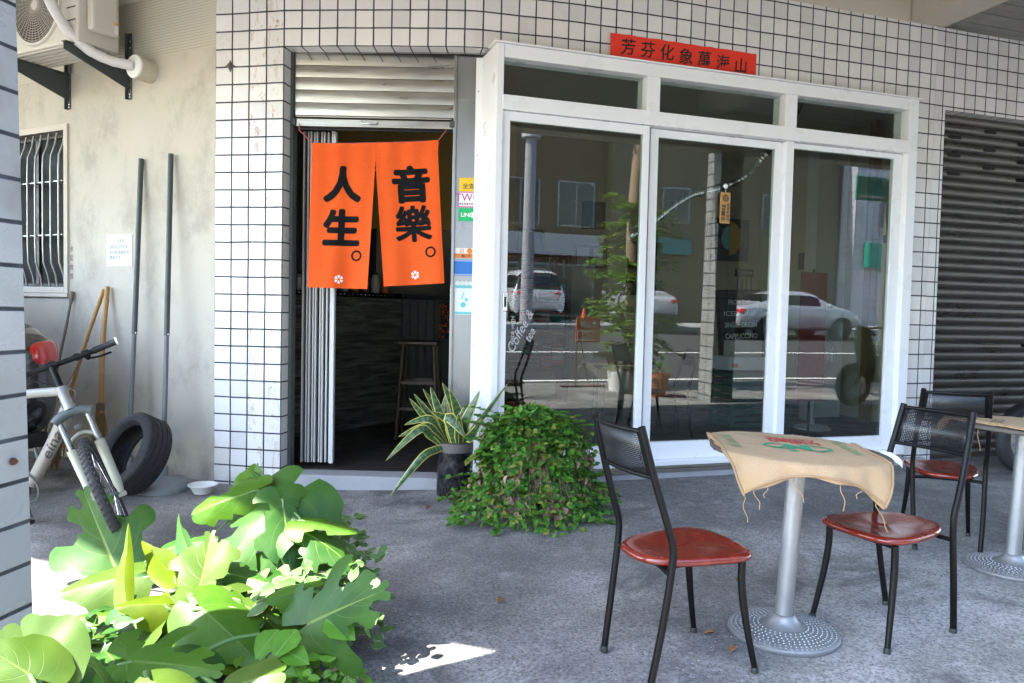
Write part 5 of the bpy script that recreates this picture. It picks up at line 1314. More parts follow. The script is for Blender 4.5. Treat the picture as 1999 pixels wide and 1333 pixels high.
def monstera():
    rnd = random.Random(11)
    pots = [V((-1.08, 2.05, .24)), V((-.92, 2.80, .24))]
    ts = [thing('monstera_plant', 'nearer sunlit monstera with broad bright yellow green leaves in lower left corner', 'plant', (-1.08, 2.05, 0), group='monstera plants'),
          thing('monstera_plant', 'farther monstera with large split dark green leaves, partly shaded, nearer the doorway', 'plant', (-.92, 2.80, 0), group='monstera plants')]
    for i, (b, t, W, n, fo, dr, cu, lo, m) in enumerate(LEAVES):
        k = 0 if V(b).y < 2.2 else 1; p = ts[k]; c = pots[k]
        mb = MB(); leaf_blade(mb, b, t, W, n, fo, dr, cu, lo, rnd); o = mb.build('leaf', MON[m], p, smooth=80)
        b = V(b); s = c + (b - c) * .18 + V((rnd.uniform(-.04, .04), rnd.uniform(-.04, .04), 0)); s.z = .22
        x = (V(t) - b).normalized()
        h = (b - s).length
        mb = MB(); mb.tube(spline([s, s.lerp(b, .45) + Z * h * .12, b - x * .03 - Z * .015, b + x * .015 + V(n) * -.003]), [.0085 - .004 * q / 18 for q in range(19)], 8); st = mb.build('stalk', STEM, p, smooth=70); st.parent = o
    for i in range(22):                                   # lower leaves that fill the inside of the clump
        k = i % 2; a = rnd.uniform(0, 6.28); c = pots[k]; r0 = rnd.uniform(.04, .26)
        b = V((c.x + r0 * math.cos(a) * .9, c.y - (.05 if k == 0 else .22) + r0 * math.sin(a), rnd.uniform(.20, .30))); L = rnd.uniform(.20, .30); t = b + V((math.cos(a) * L, math.sin(a) * L * .8 - .05, rnd.uniform(-.08, .06)))
        mb = MB(); leaf_blade(mb, b, t, L * rnd.uniform(.38, .5), V((rnd.uniform(-.3, .3), -.5, 1)), -.15, .2, .25, rnd.choice((1, 1, 3)), rnd); o = mb.build('leaf', MON[rnd.choice((0, 0, 3, 0))], ts[k], smooth=80)
        mb = MB(); mb.tube([V((c.x, c.y, .2)).lerp(V((b.x, b.y, .2)), .4), b], .005, 6); st = mb.build('stalk', STEM, ts[k], smooth=70); st.parent = o
    SOIL = M('potting_soil', (.035, .025, .018), .95, 0, .4, 30, .5, 80)
    pb = thing('planter_box', 'low concrete planter hidden under the monstera leaves', 'planter', (-1.0, 2.1, 0))
    mb = MB(); x0, x1, y0, y1 = -1.22, -.78, 1.72, 2.98
    mb.box(((x0 + x1) / 2, y0, .11), (x1 - x0, .05, .22)); mb.box(((x0 + x1) / 2, y1, .11), (x1 - x0, .05, .22)); mb.box((x0 - .0, (y0 + y1) / 2, .11), (.05, y1 - y0 - .052, .22)); mb.box((x1, (y0 + y1) / 2, .11), (.05, y1 - y0 - .052, .22)); mb.build('walls', CONC2, pb, bevel=.006)
    mb = MB(); mb.box(((x0 + x1) / 2, (y0 + y1) / 2, .10), (x1 - x0 - .05, y1 - y0 - .052, .19)); mb.build('soil', SOIL, pb)
monstera()
def small_leaf(mb, p, d, n, L, W, m, heart=.0, cup=.15):
    # pointed oval leaf: two rows of quads either side of the midrib
    d = d.normalized(); n = (n - d * n.dot(d)); n = n.normalized() if n.length > 1e-4 else d.orthogonal().normalized(); s = n.cross(d)
    ks = [(0, .12), (.22, .86), (.5, 1.0), (.78, .58), (1.0, .03)]; vs = []; uv = []
    for a, w in ks:
        c = p + d * (a * L) - n * (.22 * L * a * a)
        vs += [c - s * (w * W / 2) + n * (cup * w * W), c, c + s * (w * W / 2) + n * (cup * w * W)]; uv += [(-w, a), (0, a), (w, a)]
    fs = []
    for i in range(4): fs += [(3 * i, 3 * i + 1, 3 * i + 4, 3 * i + 3), (3 * i + 1, 3 * i + 2, 3 * i + 5, 3 * i + 4)]
    mb.add(vs, fs, m, uv)
BL = [mat_leaf('shrub_leaf_green', ((.050, .16, .016), (.090, .23, .030)), (.10, .23, .045), lat=False, rough=.45, trans=.25, vw=.03),
      mat_leaf('shrub_leaf_dark', ((.018, .065, .012), (.032, .10, .018)), (.05, .13, .03), lat=False, rough=.45, trans=.2, vw=.03),
      mat_leaf('shrub_leaf_yellowing', ((.17, .20, .03), (.26, .26, .05)), (.25, .27, .08), lat=False, rough=.55, trans=.25, vw=.03),
      M('shrub_leaf_dead', (.33, .22, .13), .85, 0, .45, 25)]
TWIG = M('twig_brown', (.12, .075, .045), .85, 0, .3, 18)
def shrub():
    t = thing('trailing_shrub', 'dense spilling green shrub with dead brown leaves hanging down beside the window', 'shrub', (.14, 4.62, .05))
    rnd = random.Random(21); c = V((.14, 4.64, 0)); mb = MB(); tw = MB()
    def rad(z, a):
        z = z * 1.26
        # plan radius of the mound at height z, spilling towards the viewer at the bottom
        f = max(0, -math.sin(a)); r_ = .33 + .028 * math.sin(3 * a + z * 6) + .022 * math.sin(7 * a - z * 11) + .016 * math.sin(13 * a + z * 23)
        if z > .40: r_ *= max(0, 1 - ((z - .40) / .39) ** 2.4) ** .5
        r_ *= 1 - .14 * z
        if z < .28: r_ += ((.28 - z) / .28) ** 1.2 * (.19 + .12 * f + .06 * math.sin(5 * a + 1))
        return r_
    for i in range(5600):
        a = rnd.uniform(0, 2 * math.pi)
        if math.sin(a) > .3 and rnd.random() < .6: a = -a
        z = rnd.uniform(0, 1) ** .9 * .61 + .02; r_ = rad(z, a) * rnd.uniform(.80, 1.03) ** .8 + rnd.gauss(0, .012)
        p = c + V((r_ * 1.06 * math.cos(a), r_ * .95 * math.sin(a), z + gz(c.x))); out = V((math.cos(a), math.sin(a), .25 + max(0, z - .45) * 3)).normalized()
        d = (out * rnd.uniform(.2, 1) + V((rnd.uniform(-1, 1), rnd.uniform(-1, 1), rnd.uniform(-1.0, .6)))).normalized()
        streak = math.sin(a * 4.2 + 1.1) * .5 + math.sin(a * 9 + z * 3) * .35 + rnd.uniform(-.5, .5)
        q = rnd.random()
        if .08 < z < .50 and streak > .25 and q < .70: m = 3
        elif q < .10: m = 2
        elif q < .36: m = 1
        else: m = 0
        if m == 3: d = (V((out.x * .3, out.y * .3, -1)) + V((rnd.uniform(-.5, .5), rnd.uniform(-.5, .5), 0))).normalized(); p = p - V((out.x, out.y, 0)) * .02
        L = rnd.uniform(.022, .050) * (1.0 if m != 3 else 1.15); p.z = max(p.z, gz(p.x) + .012)
        small_leaf(mb, p, d, out + V((0, 0, .6)) + V((rnd.uniform(-.6, .6), rnd.uniform(-.6, .6), rnd.uniform(-.3, .5))), L, L * rnd.uniform(.62, .85), m, cup=.12 if m != 3 else .4)
    # sprays that stick out of the outline
    for (a, z, L) in [(-2.9, .56, .16), (-2.6, .52, .22), (-2.9, .42, .14), (-3.0, .22, .22), (-2.7, .12, .25), (-.35, .52, .16), (-.2, .40, .14), (-.5, .14, .16), (-.25, .10, .14), (1.8, .60, .10), (-1.3, .59, .10), (-2.2, .58, .12), (-.8, .59, .12), (-.3, .55, .12), (-1.8, .60, .09), (2.4, .60, .12), (.6, .58, .1), (-2.3, .05, .12), (-1.9, .03, .10), (-.7, .03, .14), (3.1, .58, .22)]:
        o = V((math.cos(a), math.sin(a), .35 if z > .3 else .05)); p = c + V((rad(z, a) * .95 * math.cos(a), rad(z, a) * .9 * math.sin(a), z + gz(c.x))); pts = [p]
        for k in range(1, 7): pts.append(p + o * L * k / 6 + V((rnd.uniform(-.008, .008), rnd.uniform(-.008, .008), -.03 * (k / 6) ** 2)))
        for q in pts: q.z = max(q.z, gz(q.x) + .01)
        tw.tube(pts, .0018, 5)
        for q in pts[1:]:
            for s_ in (-1, 1):
                d = (o + V((-o.y, o.x, 0)) * s_ * .9 + V((0, 0, rnd.uniform(-.2, .4)))).normalized(); small_leaf(mb, q, d, V((0, -.4, 1)), rnd.uniform(.03, .046), .03, rnd.choice((0, 0, 1, 0)))
    for i in range(46):                      # loose shoots that break the outline
        a = rnd.uniform(-math.pi, .5); z = rnd.uniform(.08, .60); o = V((math.cos(a), math.sin(a), rnd.uniform(-.3, .7))); L = rnd.uniform(.05, .15); p = c + V((rad(z, a) * .95 * math.cos(a), rad(z, a) * .9 * math.sin(a), z + gz(c.x))); pts = [p + o * L * k / 4 - Z * .02 * (k / 4) ** 2 for k in range(5)]
        for q in pts: q.z = max(q.z, gz(q.x) + .01)
        tw.tube(pts, .0016, 5)
        for q in pts[1:]:
            for s_ in (-1, 1): small_leaf(mb, q, (o + V((-o.y, o.x, 0)) * s_ * .9 + V((0, 0, rnd.uniform(-.3, .4)))).normalized(), V((0, -.4, 1)), rnd.uniform(.03, .05), .034, rnd.choice((0, 0, 1, 2)))
    f = mb.build('foliage', BL, t)
    for i in range(70):
        a = rnd.uniform(-math.pi, .3); z0 = rnd.uniform(.3, .55); p0 = c + V((rad(z0, a) * .8 * math.cos(a), rad(z0, a) * .8 * math.sin(a), z0)); p1 = p0 + V((rnd.uniform(-.05, .05), rnd.uniform(-.08, .02), -rnd.uniform(.2, .5))); p1.z = max(.07, p1.z); r1 = rad(p1.z, a) * .93; p1.x = c.x + r1 * math.cos(a); p1.y = c.y + r1 * math.sin(a)
        tw.tube([p0, p0.lerp(p1, .5) + V((rnd.uniform(-.02, .02), -.01, 0)), p1], .0022, 5)
    tw.build('dry_stems', TWIG, t)
    mb = MB(); mb.lathe([(0, .055), (.14, .055), (.18, .40), (.17, .40), (.0, .38)], 24, c); mb.build('hidden_pot', M('pot_dark', (.03, .028, .026), .8), t, smooth=40)
    mb = MB(); n = 14; mb.lathe([(.17, .39), (.20, .45), (.17, .52), (.08, .56), (0, .57)], 16, c); mb.build('inner_growth', BL[1], t, smooth=60)
shrub()
SNK = NT('snake_plant_leaf'); _sp = SNK.n('SeparateXYZ'); SNK.set(_sp.inputs[0], SNK.uvn()); _au = SNK.math('ABSOLUTE', _sp.outputs[0])
_bd = SNK.math('FRACT', SNK.math('ADD', SNK.math('MULTIPLY', _sp.outputs[1], 13), SNK.math('MULTIPLY', SNK.noise(SNK.scale(SNK.uvn(), (1.2, 9, 1)), 4, 4), 2.2)))
_c = SNK.mix(SNK.rng(_bd, .35, .65), (.014, .045, .016), (.070, .145, .045)); _c = SNK.mix(SNK.rng(SNK.math('ADD', _au, SNK.math('MULTIPLY', SNK.noise(SNK.uvn(), 5, 2), .12)), .84, .88), _c, (.50, .44, .10))
SNK = SNK.done(SNK.princ(_c, .35))
def snake_plant():
    t = thing('snake_plant', 'snake plant with yellow edged sword leaves in black pot beside the doorway', 'plant', (-.37, 5.0, .045))
    c = V((-.37, 5.0, .047)); rnd = random.Random(6)
    mb = MB(); mb.lathe([(0, 0), (.118, 0), (.121, .01), (.1225, .35), (.1225, .362), (.112, .362), (.112, .33), (0, .33)], 48, c); mb.lathe([(.1232, .30), (.1236, .302), (.1236, .358), (.1232, .36)], 48, c, m=1)
    P = NT('black_glossy_pot'); o = P.obj(); n = P.noise(P.scale(o, (1, 1, .8)), 22, 6, .7); col = P.mix(P.rng(n, .52, .72), (.012, .012, .014), (.07, .065, .06)); P = P.done(P.princ(col, P.rng(n, .4, .7, .18, .6), 0, None))
    DUST = M('pot_dusty_rim', (.13, .115, .10), .85, 0, .5, 50)
    mb.build('pot', [P, DUST], t, smooth=40)
    mb = MB(); mb.lathe([(0, .335), (.111, .335)], 24, c); mb.build('soil', M('dry_soil', (.10, .075, .055), .95, 0, .4, 40, .6, 90), t)
    # base offset, mid, tip (world), width
    def w(px, py, dep):
        return None
    LV = [((-.04, .0), (-.48, 4.98, .60), (-.545, 5.0, .775), .052), ((.0, .04), (-.39, 5.06, .62), (-.47, 5.05, .80), .055), ((.03, .03), (-.36, 5.05, .60), (-.415, 5.02, .755), .055), ((-.05, .03), (-.56, 5.02, .60), (-.655, 5.0, .725), .034), ((-.05, .01), (-.60, 4.98, .60), (-.68, 4.96, .70), .034), ((-.06, .02), (-.52, 5.06, .62), (-.60, 5.05, .755), .032),
          ((-.06, -.02), (-.55, 4.94, .565), (-.705, 4.92, .525), .045), ((-.06, -.04), (-.56, 4.90, .52), (-.735, 4.86, .455), .045), ((-.07, -.05), (-.60, 4.86, .50), (-.805, 4.80, .305), .046), ((-.05, -.07), (-.58, 4.82, .32), (-.765, 4.76, .085), .042), ((.05, -.02), (-.30, 4.95, .54), (-.205, 4.92, .765), .066), ((.06, .02), (-.20, 5.0, .56), (-.02, 5.03, .81), .030), ((.07, -.03), (-.26, 4.92, .46), (-.185, 4.86, .585), .050), ((.01, -.06), (-.40, 4.90, .58), (-.29, 4.86, .46), .062), ((-.01, -.04), (-.42, 4.93, .56), (-.52, 4.88, .62), .05), ((.02, .0), (-.33, 5.0, .55), (-.30, 5.02, .66), .055), ((-.02, .05), (-.45, 5.05, .58), (-.44, 5.06, .73), .05), ((.03, -.05), (-.34, 4.91, .50), (-.34, 4.86, .62), .05)]
    for (bo, md, tp, wd) in LV:
        b = c + V((bo[0], bo[1], .335)); pts = spline([b, b.lerp(V(md), .5) + Z * .015, V(md), V(tp)], 8); k = len(pts); mb = MB(); vs = []; uv = []
        face = V((0, -1, .45)).normalized(); face = (Matrix.Rotation(rnd.uniform(-.6, .6), 3, 'Z') @ face)
        for i, p in enumerate(pts):
            a = i / (k - 1); d = (pts[min(k - 1, i + 1)] - pts[max(0, i - 1)]).normalized(); s = d.cross(face).normalized(); nn = s.cross(d)
            ww = wd * .64 * (min(1, .55 + a * 1.5) if a < .4 else 1) * (1 - max(0, (a - .62) / .38) ** 1.7 * .97)
            vs += [p - s * ww + nn * ww * .28, p, p + s * ww + nn * ww * .28]; uv += [(-1, a), (0, a), (1, a)]
        fs = []
        for i in range(k - 1): fs += [(3 * i, 3 * i + 3, 3 * i + 4, 3 * i + 1), (3 * i + 1, 3 * i + 4, 3 * i + 5, 3 * i + 2)]
        mb.add(vs, fs, 0, uv); o = mb.build('leaf', SNK, t, smooth=60); so = o.modifiers.new('thick', 'SOLIDIFY'); so.thickness = .003
snake_plant()
def creepers():
    rnd = random.Random(9)
    VAR = mat_leaf('variegated_ivy_leaf', ((.05, .12, .03), (.10, .17, .06)), (.10, .17, .06), lat=False, rough=.5, trans=.2, vw=.03, yellow_edge=(.30, .30, .16))
    ROUND = mat_leaf('round_creeper_leaf', ((.075, .20, .02), (.12, .28, .035)), (.15, .30, .07), lat=False, rough=.4, trans=.35, vw=.03)
    t = thing('variegated_ivy', 'cream edged variegated ivy growing at right of the farther monstera', 'plant', (-.62, 2.75, 0), group=None)
    mb = MB(); tw = MB()
    def cloud(n, c, ext, L0, m, up=.8):
        for i in range(n):
            g = [max(-1.5, min(1.5, rnd.gauss(0, 1))) for _ in range(3)]; p = V(c) + V((g[0] * ext[0], g[1] * ext[1], g[2] * ext[2])); p.z = max(gz(p.x) + .015, p.z)
            L = rnd.uniform(*L0); d = V((rnd.uniform(-1, 1), rnd.uniform(-1, .6), rnd.uniform(-.5, .3))); small_leaf(mb, p, d, V((rnd.uniform(-.6, .6), -.5 + rnd.uniform(-.5, .5), up)), L, L * rnd.uniform(.6, .8), m, cup=.06)
    cloud(240, (-.62, 2.68, .24), (.10, .10, .10), (.04, .065), 0); cloud(120, (-.66, 2.95, .30), (.06, .06, .10), (.035, .055), 0); cloud(90, (-.70, 2.42, .30), (.09, .09, .06), (.04, .07), 0)
    mb.build('foliage', [VAR], t)
    for i in range(14): tw.tube([(-.78, 2.55, .12), (-.7 + rnd.uniform(-.1, .1), 2.65, .28), (-.62 + rnd.uniform(-.15, .15), 2.7 + rnd.uniform(-.2, .25), rnd.uniform(.1, .35))], .003, 5)
    tw.build('stems', STEM, t)
    t = thing('creeping_plant', 'low bright green creeper with small round leaves under the right monstera leaf', 'plant', (-.6, 2.1, 0)); mb = MB(); tw = MB()
    cloud(330, (-.62, 2.00, .20), (.10, .12, .06), (.032, .055), 0); cloud(150, (-.53, 2.10, .12), (.06, .10, .05), (.025, .045), 0); cloud(24, (-.40, 2.08, .05), (.05, .07, .03), (.02, .035), 0)
    for (p, L) in (((-.66, 2.12, .36), .10), ((-.60, 2.10, .37), .10), ((-.63, 2.06, .33), .09), ((-.53, 2.15, .38), .11)):
        small_leaf(mb, V(p), V((rnd.uniform(-.6, .8), -.3, -.1)), V((0, -.5, 1)), L, L * .8, 0, cup=.05)
    for (x1, y1) in ((-.33, 2.06), (-.30, 2.12), (-.36, 1.98), (-.27, 2.02), (-.40, 2.2)):
        pts = [V((-.55, 2.10, .22)), V((-.47, 2.10, .26)), V(((-.45 + x1) / 2, y1, .18)), V((x1, y1, .05))]; sp_ = spline(pts); tw.tube(sp_, .002, 5)
        for q in sp_[4::2]:
            for k in range(2): small_leaf(mb, q, V((rnd.uniform(-1, 1), rnd.uniform(-1, 1), rnd.uniform(-.6, .2))), V((0, -.5, .8)), rnd.uniform(.025, .04), .024, 0)
    mb.build('foliage', [ROUND], t); tw.build('stems', TWIG, t)
    t = thing('dark_seedling', 'small dark leaved seedling beside the foreground pillar under the monstera', 'plant', (-1.25, 2.3, 0)); mb = MB()
    cloud(60, (-1.27, 2.28, .24), (.05, .05, .05), (.04, .07), 0); mb.build('foliage', [BL[1]], t)
creepers()
# dry leaves lying about on the paving
DRY = M('dry_leaf_brown', (.18, .085, .03), .85, 0, .4, 30)
for i, (x, y, lb) in enumerate([(.80, 2.79, 'curled brown dead leaf on paving right of the left chair rear leg'), (.84, 2.68, 'brown dead leaf on paving between left chair and table base'), (.94, 3.55, 'flat dark dead leaf on paving behind the left chair'), (1.05, 3.35, 'yellow brown dead leaf on paving just left of the table column'), (-.50, 4.70, 'small dead leaf on paving in front of the black pot'), (-.28, 4.55, 'tiny orange dead leaf on paving left of the shrub'), (-.02, 3.15, 'dead leaf alone on open paving between shrub and monstera')]):
    mb = MB(); rnd = random.Random(i + 3); small_leaf(mb, V((x, y, gz(x) + .012)), V((rnd.uniform(-1, 1), rnd.uniform(-1, 1), 0)), V((.3, 0, 1)), .045, .028, 0, cup=.35); o = mb.build('dry_leaf', DRY, None); o.modifiers.new('thick', 'SOLIDIFY').thickness = .0008
    tag(o, lb, 'leaf', 'dead leaves on the paving')

GRIT = M('grit', (.10, .09, .08), .9, 0, .6, 40); mb = MB(); rnd = random.Random(17)
for i in range(700):
    if rnd.random() < .55: p = wp(rnd.uniform(-.1, 3.6), .10 + abs(rnd.gauss(0, .16)))
    else: p = V((rnd.uniform(-1.8, 3.2), rnd.uniform(2.3, 5.1), 0))
    p.z = gz(p.x); s_ = rnd.uniform(.0015, .0045); a = rnd.uniform(0, 6.28)
    mb.add([p + V((s_ * 1.4 * math.cos(a), s_ * 1.4 * math.sin(a), 0)), p + V((s_ * math.cos(a + 2.1), s_ * math.sin(a + 2.1), 0)), p + V((s_ * math.cos(a + 4.2), s_ * math.sin(a + 4.2), 0)), p + Z * s_ * .9], [(0, 1, 3), (1, 2, 3), (2, 0, 3)], rnd.choice((0, 0, 1)))
tag(mb.build('ground_grit', [GRIT, M('grit_pale', (.40, .36, .30), .9, 0, .5, 40)], None), 'fine grit and crumbs scattered over the paving', 'grit', kind='stuff')
# ------------------------------------------------------------------ inside the cafe
WOODD = NT('dark_weathered_planks'); _o = WOODD.obj(); _n = WOODD.noise(WOODD.scale(_o, (.9, .9, 12)), 2.2, 8, .72, .5)
_c = WOODD.mix(WOODD.rng(_n, .35, .68), (.018, .020, .016), (.19, .19, .155)); _sp = WOODD.n('SeparateXYZ'); WOODD.set(_sp.inputs[0], _o)
_fz = WOODD.math('FRACT', WOODD.math('MULTIPLY', _sp.outputs[2], 7.6)); _c = WOODD.mix(WOODD.rng(_fz, .0, .05, .9, 0), _c, (.002, .002, .002)); WOODD = WOODD.done(WOODD.princ(_c, .6, 0, WOODD.bump(_n, .4, .006)))
BRN = M('brown_stool_wood', (.05, .026, .012), .45, 0, .25, 5); OCH = M('ochre_coffee_sack', (.40, .25, .06), .85, 0, .2, 4); BLKB = M('chalkboard_black', (.012, .013, .012), .7, 0, .3, 6); CHALK = M('white_chalk', (.55, .55, .52), .9)
def inside():
    t = thing('shop_counter', 'dark plank fronted counter just inside the doorway', 'counter', (-1.5, 7.0, .1))
    a, b = V((-1.99, 6.72, 0)), V((-1.18, 7.86, 0)); d_ = (b - a).normalized(); n_ = V((d_.y, -d_.x, 0)); L = (b - a).length
    mb = MB(); mb.obox(a, (d_, n_, Z), (0, -.5, .1), (L, 0, 1.40)); mb.build('plank_front', WOODD, t)
    mb = MB(); mb.obox(a, (d_, n_, Z), (-.01, -.52, 1.402), (L + .02, .04, 1.45)); mb.build('counter_top', BLACK, t, bevel=.004)
    mb = MB()
    for i in range(26): mb.lathe([(0, .006), (.008, .004), (.01, 0)], 8, a + d_ * (.04 + i * L / 26) + n_ * .0405 + Z * 1.426, n_.to_track_quat('Z', 'Y').to_matrix())
    mb.build('studs', CHROME, t)
    c0 = b + n_ * .02; e_ = V((.92, .39, 0)).normalized(); en = V((e_.y, -e_.x, 0))
    mb = MB(); mb.obox(b, (e_, en, Z), (.0, -.45, .1), (1.25, -.02, 1.40)); mb.build('side_front', DARKW, t); mb = MB(); mb.obox(b, (e_, en, Z), (0, -.47, 1.402), (1.25, .02, 1.448)); mb.build('side_top', BLACK, t)
    JAR = [M('jar_glass_grey', (.35, .36, .36), .15), M('jar_brown', (.18, .09, .04), .3), M('jar_orange', (.55, .16, .02), .4), M('jar_cream', (.5, .46, .36), .4)]
    rnd = random.Random(3); cols = ['grey glass', 'brown glass', 'orange', 'cream']
    for i in range(9):
        p = a + d_ * (.15 + i * .14) + n_ * -.12 + Z * 1.452; m = (0, 0, 1, 0, 3, 2, 1, 3, 2)[i]; j = thing('jar', '%s jar standing on the counter, number %s along from the gate end' % (cols[m], ['one', 'two', 'three', 'four', 'five', 'six', 'seven', 'eight', 'nine'][i]), 'jar', tuple(p), group='jars on the counter')
        h = rnd.uniform(.13, .2); mb = MB(); mb.lathe([(0, 0), (.04, 0), (.043, .01), (.043, h * .8), (.03, h * .9), (.03, h)], 18, p); mb.build('body', JAR[m], j, smooth=40); mb = MB(); mb.lathe([(.034, h), (.034, h + .02), (0, h + .02)], 18, p); mb.build('lid', BLKPLAS, j, smooth=40)
    # orange cut-out poster and stool
    ps = thing('cutout_poster', 'orange and black cut out lattice poster under the counter end', 'poster', (-.78, 7.7, 1.1)); mb = MB(); o = b + e_ * .42 + en * .0; rnd = random.Random(7)
    mb.obox(o, (e_, en, Z), (0, -.018, .98), (.33, -.012, 1.38)); mb.build('sheet', BLKB, ps); mb = MB()
    for i in range(11):
        for j in range(13):
            if rnd.random() < .72: mb.obox(o, (e_, en, Z), (.01 + i * .029, -.011, .99 + j * .030), (.01 + i * .029 + rnd.choice((.008, .022)), -.009, .99 + j * .030 + rnd.choice((.008, .022))))
    mb.build('pattern', M('poster_orange', (.70, .14, .03), .6), ps)
    for k, z in enumerate((1.33, 1.20)):
        cd = MB(); cd.obox(o, (e_, en, Z), (.36, -.018, z - .04), (.47, -.012, z + .03)); cd.obox(o, (e_, en, Z), (.40, -.011, z - .02), (.43, -.010, z + .005), 1); tag(cd.build('card', [WHITEP, BLKB], None), ('upper' if k == 0 else 'lower') + ' of two small white cards right of the cut out poster', 'card', 'white cards by the poster')
    st = thing('bar_stool', 'tall dark brown wooden bar stool in front of the counter', 'stool', (-.86, 6.95, .1)); q = V((-.86, 6.95, .1))
    mb = MB(); mb.box(q + Z * .885, (.36, .34, .035)); mb.build('seat', BRN, st, bevel=.01)
    for sx in (-1, 1):
        for sy in (-1, 1): mb = MB(); mb.tube([q + V((sx * .14, sy * .13, .87)), q + V((sx * .19, sy * .18, 0))], .018, 8); mb.build('leg', BRN, st, smooth=50)
    for z, k in ((.28, .178), (.52, .165)):
        mb = MB(); mb.box(q + V((0, -k + .01, z)), (k * 2, .02, .03)); mb.box(q + V((0, k - .01, z)), (k * 2, .02, .03)); mb.build('rung', BRN, st)
    mb = MB()
    for i in range(14): mb.obox(b, (e_, en, Z), (.02 + i * .09, -.0195, .12), (.08 + i * .09, -.012, 1.36))
    mb.build('fluted_panel', M('fluted_dark_green', (.03, .04, .032), .5), t)
    # sacks pinned across the back above the doorway
    mb = MB(); mb.box((-.95, 8.0, 2.72), (1.9, .03, 1.15))
    for x in (-1.62, -.95, -.5): pass
    sk = mb.build('wall_sack', OCH, None); tag(sk, 'row of ochre coffee sacks pinned high behind the orange curtain', 'sack')
    for i, (s, x, z) in enumerate(((.18, -1.45, 2.85), (.10, -1.05, 2.95), (.16, -.6, 2.7), (.12, -1.2, 3.05))):
        mb = MB(); mb.box((x, 7.980, z), (s, .004, .03)); mb.box((x + .01, 7.980, z - .06), (s * .7, .004, .022)); mb.box((x - .02, 7.980, z - .11), (s * .5, .004, .022)); o = mb.build('print', BLKB, None); o.location -= V((0, 8.0, 0)) * 0; o.parent = sk; o.location = o.location - sk.location
    mb = MB(); mb.obox(wp(0, 0), (D, N, Z), (-2.9, -4.28, 1.2), (-.4, -4.24, 2.3)); o = mb.build('menu_board', BLKB, None)
    tag(o, 'large black chalk menu board behind the counter seen through the curtain slit', 'board'); mb = MB(); rnd = random.Random(5)
    put_text(mb, 'ain', .16, plane_fn(wp(-1.55, -4.235, 2.02), D, Z), .001, shear=.3); put_text(mb, 'Con', .12, plane_fn(wp(-1.55, -4.235, 1.88), D, Z), .001, shear=.3);  w = mb.build('writing', CHALK, None); w.parent = o; w.location = w.location - o.location

    # round table with a burlap cover and two chairs behind the first pane
    t = thing('wooden_table', 'dark wooden table behind the first window pane', 'table', tuple(wp(1.5, -1.35, .1)))
    c = wp(1.5, -1.35, .1); mb = MB(); mb.lathe([(0, .70), (.36, .70), (.365, .715), (.36, .73), (0, .73)], 40, c); mb.build('tabletop', BRN, t, smooth=40)
    for a_ in range(4): mb = MB(); an = a_ * math.pi / 2 + .5; mb.tube([c + V((.26 * math.cos(an), .26 * math.sin(an), .70)), c + V((.29 * math.cos(an), .29 * math.sin(an), 0))], [.03, .022], 8); mb.build('leg', M('dark_table_leg', (.02, .015, .012), .5), t, smooth=50)
    make_sack('burlap_sack', 'brown burlap sack draped over the table inside the window', 'sack', (c.x, c.y), c.z + .733, R(15), .80, .36, .36, lambda a1, a2: None, [(-.38, -.3, .06, .1)], 'burlap sacks on the tables', 4)
    i1 = copy_tree(chair, None, 'dark chair inside, right of the burlap covered table behind the glass'); p = wp(2.12, -1.55, 0); i1.matrix_world = Matrix.Translation((p.x, p.y, .1)) @ Matrix.Rotation(R(190) - math.pi / 2, 4, 'Z'); i1['group'] = 'chairs inside the cafe'
    i2 = copy_tree(chair, None, 'dark chair inside at left edge of the first window pane'); p = wp(.42, -1.0, 0); i2.matrix_world = Matrix.Translation((p.x, p.y, .1)) @ Matrix.Rotation(R(30) - math.pi / 2, 4, 'Z'); i2['group'] = 'chairs inside the cafe'
    # A-board with chalk menu, crates, boxes
    t = thing('chalkboard', 'leaning black chalk menu board behind the middle pane', 'chalkboard', tuple(wp(3.68, -2.65, .1)))
    o = wp(3.40, -2.55, .80); ex, ey = (D * .985 + Z * .03).normalized(), (Z - N * .16).normalized(); nn = ex.cross(ey)
    mb = MB(); mb.obox(o, (ex, ey, nn), (0, 0, -.015), (.56, .78, .0)); mb.build('slate', BLKB, t)
    mb = MB()
    for a0, a1, b0, b1 in ((-.03, 0, -.03, .81), (.56, .59, -.03, .81), (0, .56, .78, .81), (0, .56, -.03, 0)): mb.obox(o, (ex, ey, nn), (a0, b0, -.02), (a1, b1, .008))
    mb.build('frame', BLACK, t); mb = MB()
    for i, s in enumerate(('FROM THE', 'ICED DRIP', 'SINGLE ORIGIN', 'CAPPUCCINO', 'ICE CREAM')): put_text(mb, s, .085, plane_fn(o + ex * .28 + ey * (.66 - i * .135) + nn * .003, ex, ey), .001, h=.06, w=.44 if i else .3)
    mb.build('writing', CHALK, t)
    CR = M('green_crate_plastic', (.012, .06, .035), .5, 0, .2, 5)
    for k in range(2):
        t = thing('crate', ('lower' if k == 0 else 'upper') + ' green plastic crate of the stack behind the middle pane', 'crate', tuple(wp(3.28, -1.95, .1 + k * .31)), group='green crates inside the window'); z0 = .1 + k * .31
        mb = MB(); 
        for (a0, a1, b0, b1) in ((3.0, 3.56, -2.16, -2.13), (3.0, 3.56, -1.77, -1.74), (3.0, 3.03, -2.13, -1.77), (3.53, 3.56, -2.13, -1.77)):
            for j in range(4): mb.obox(W0, (D, N, Z), (a0, b0, z0 + .01 + j * .075), (a1, b1, z0 + .06 + j * .075))
        mb.build('slatted_sides', CR, t); mb = MB()
        for s_ in (3.0, 3.53):
            for q in (-2.165, -1.765): mb.obox(W0, (D, N, Z), (s_ - .003, q, z0), (s_ + .033, q + .03, z0 + .305))
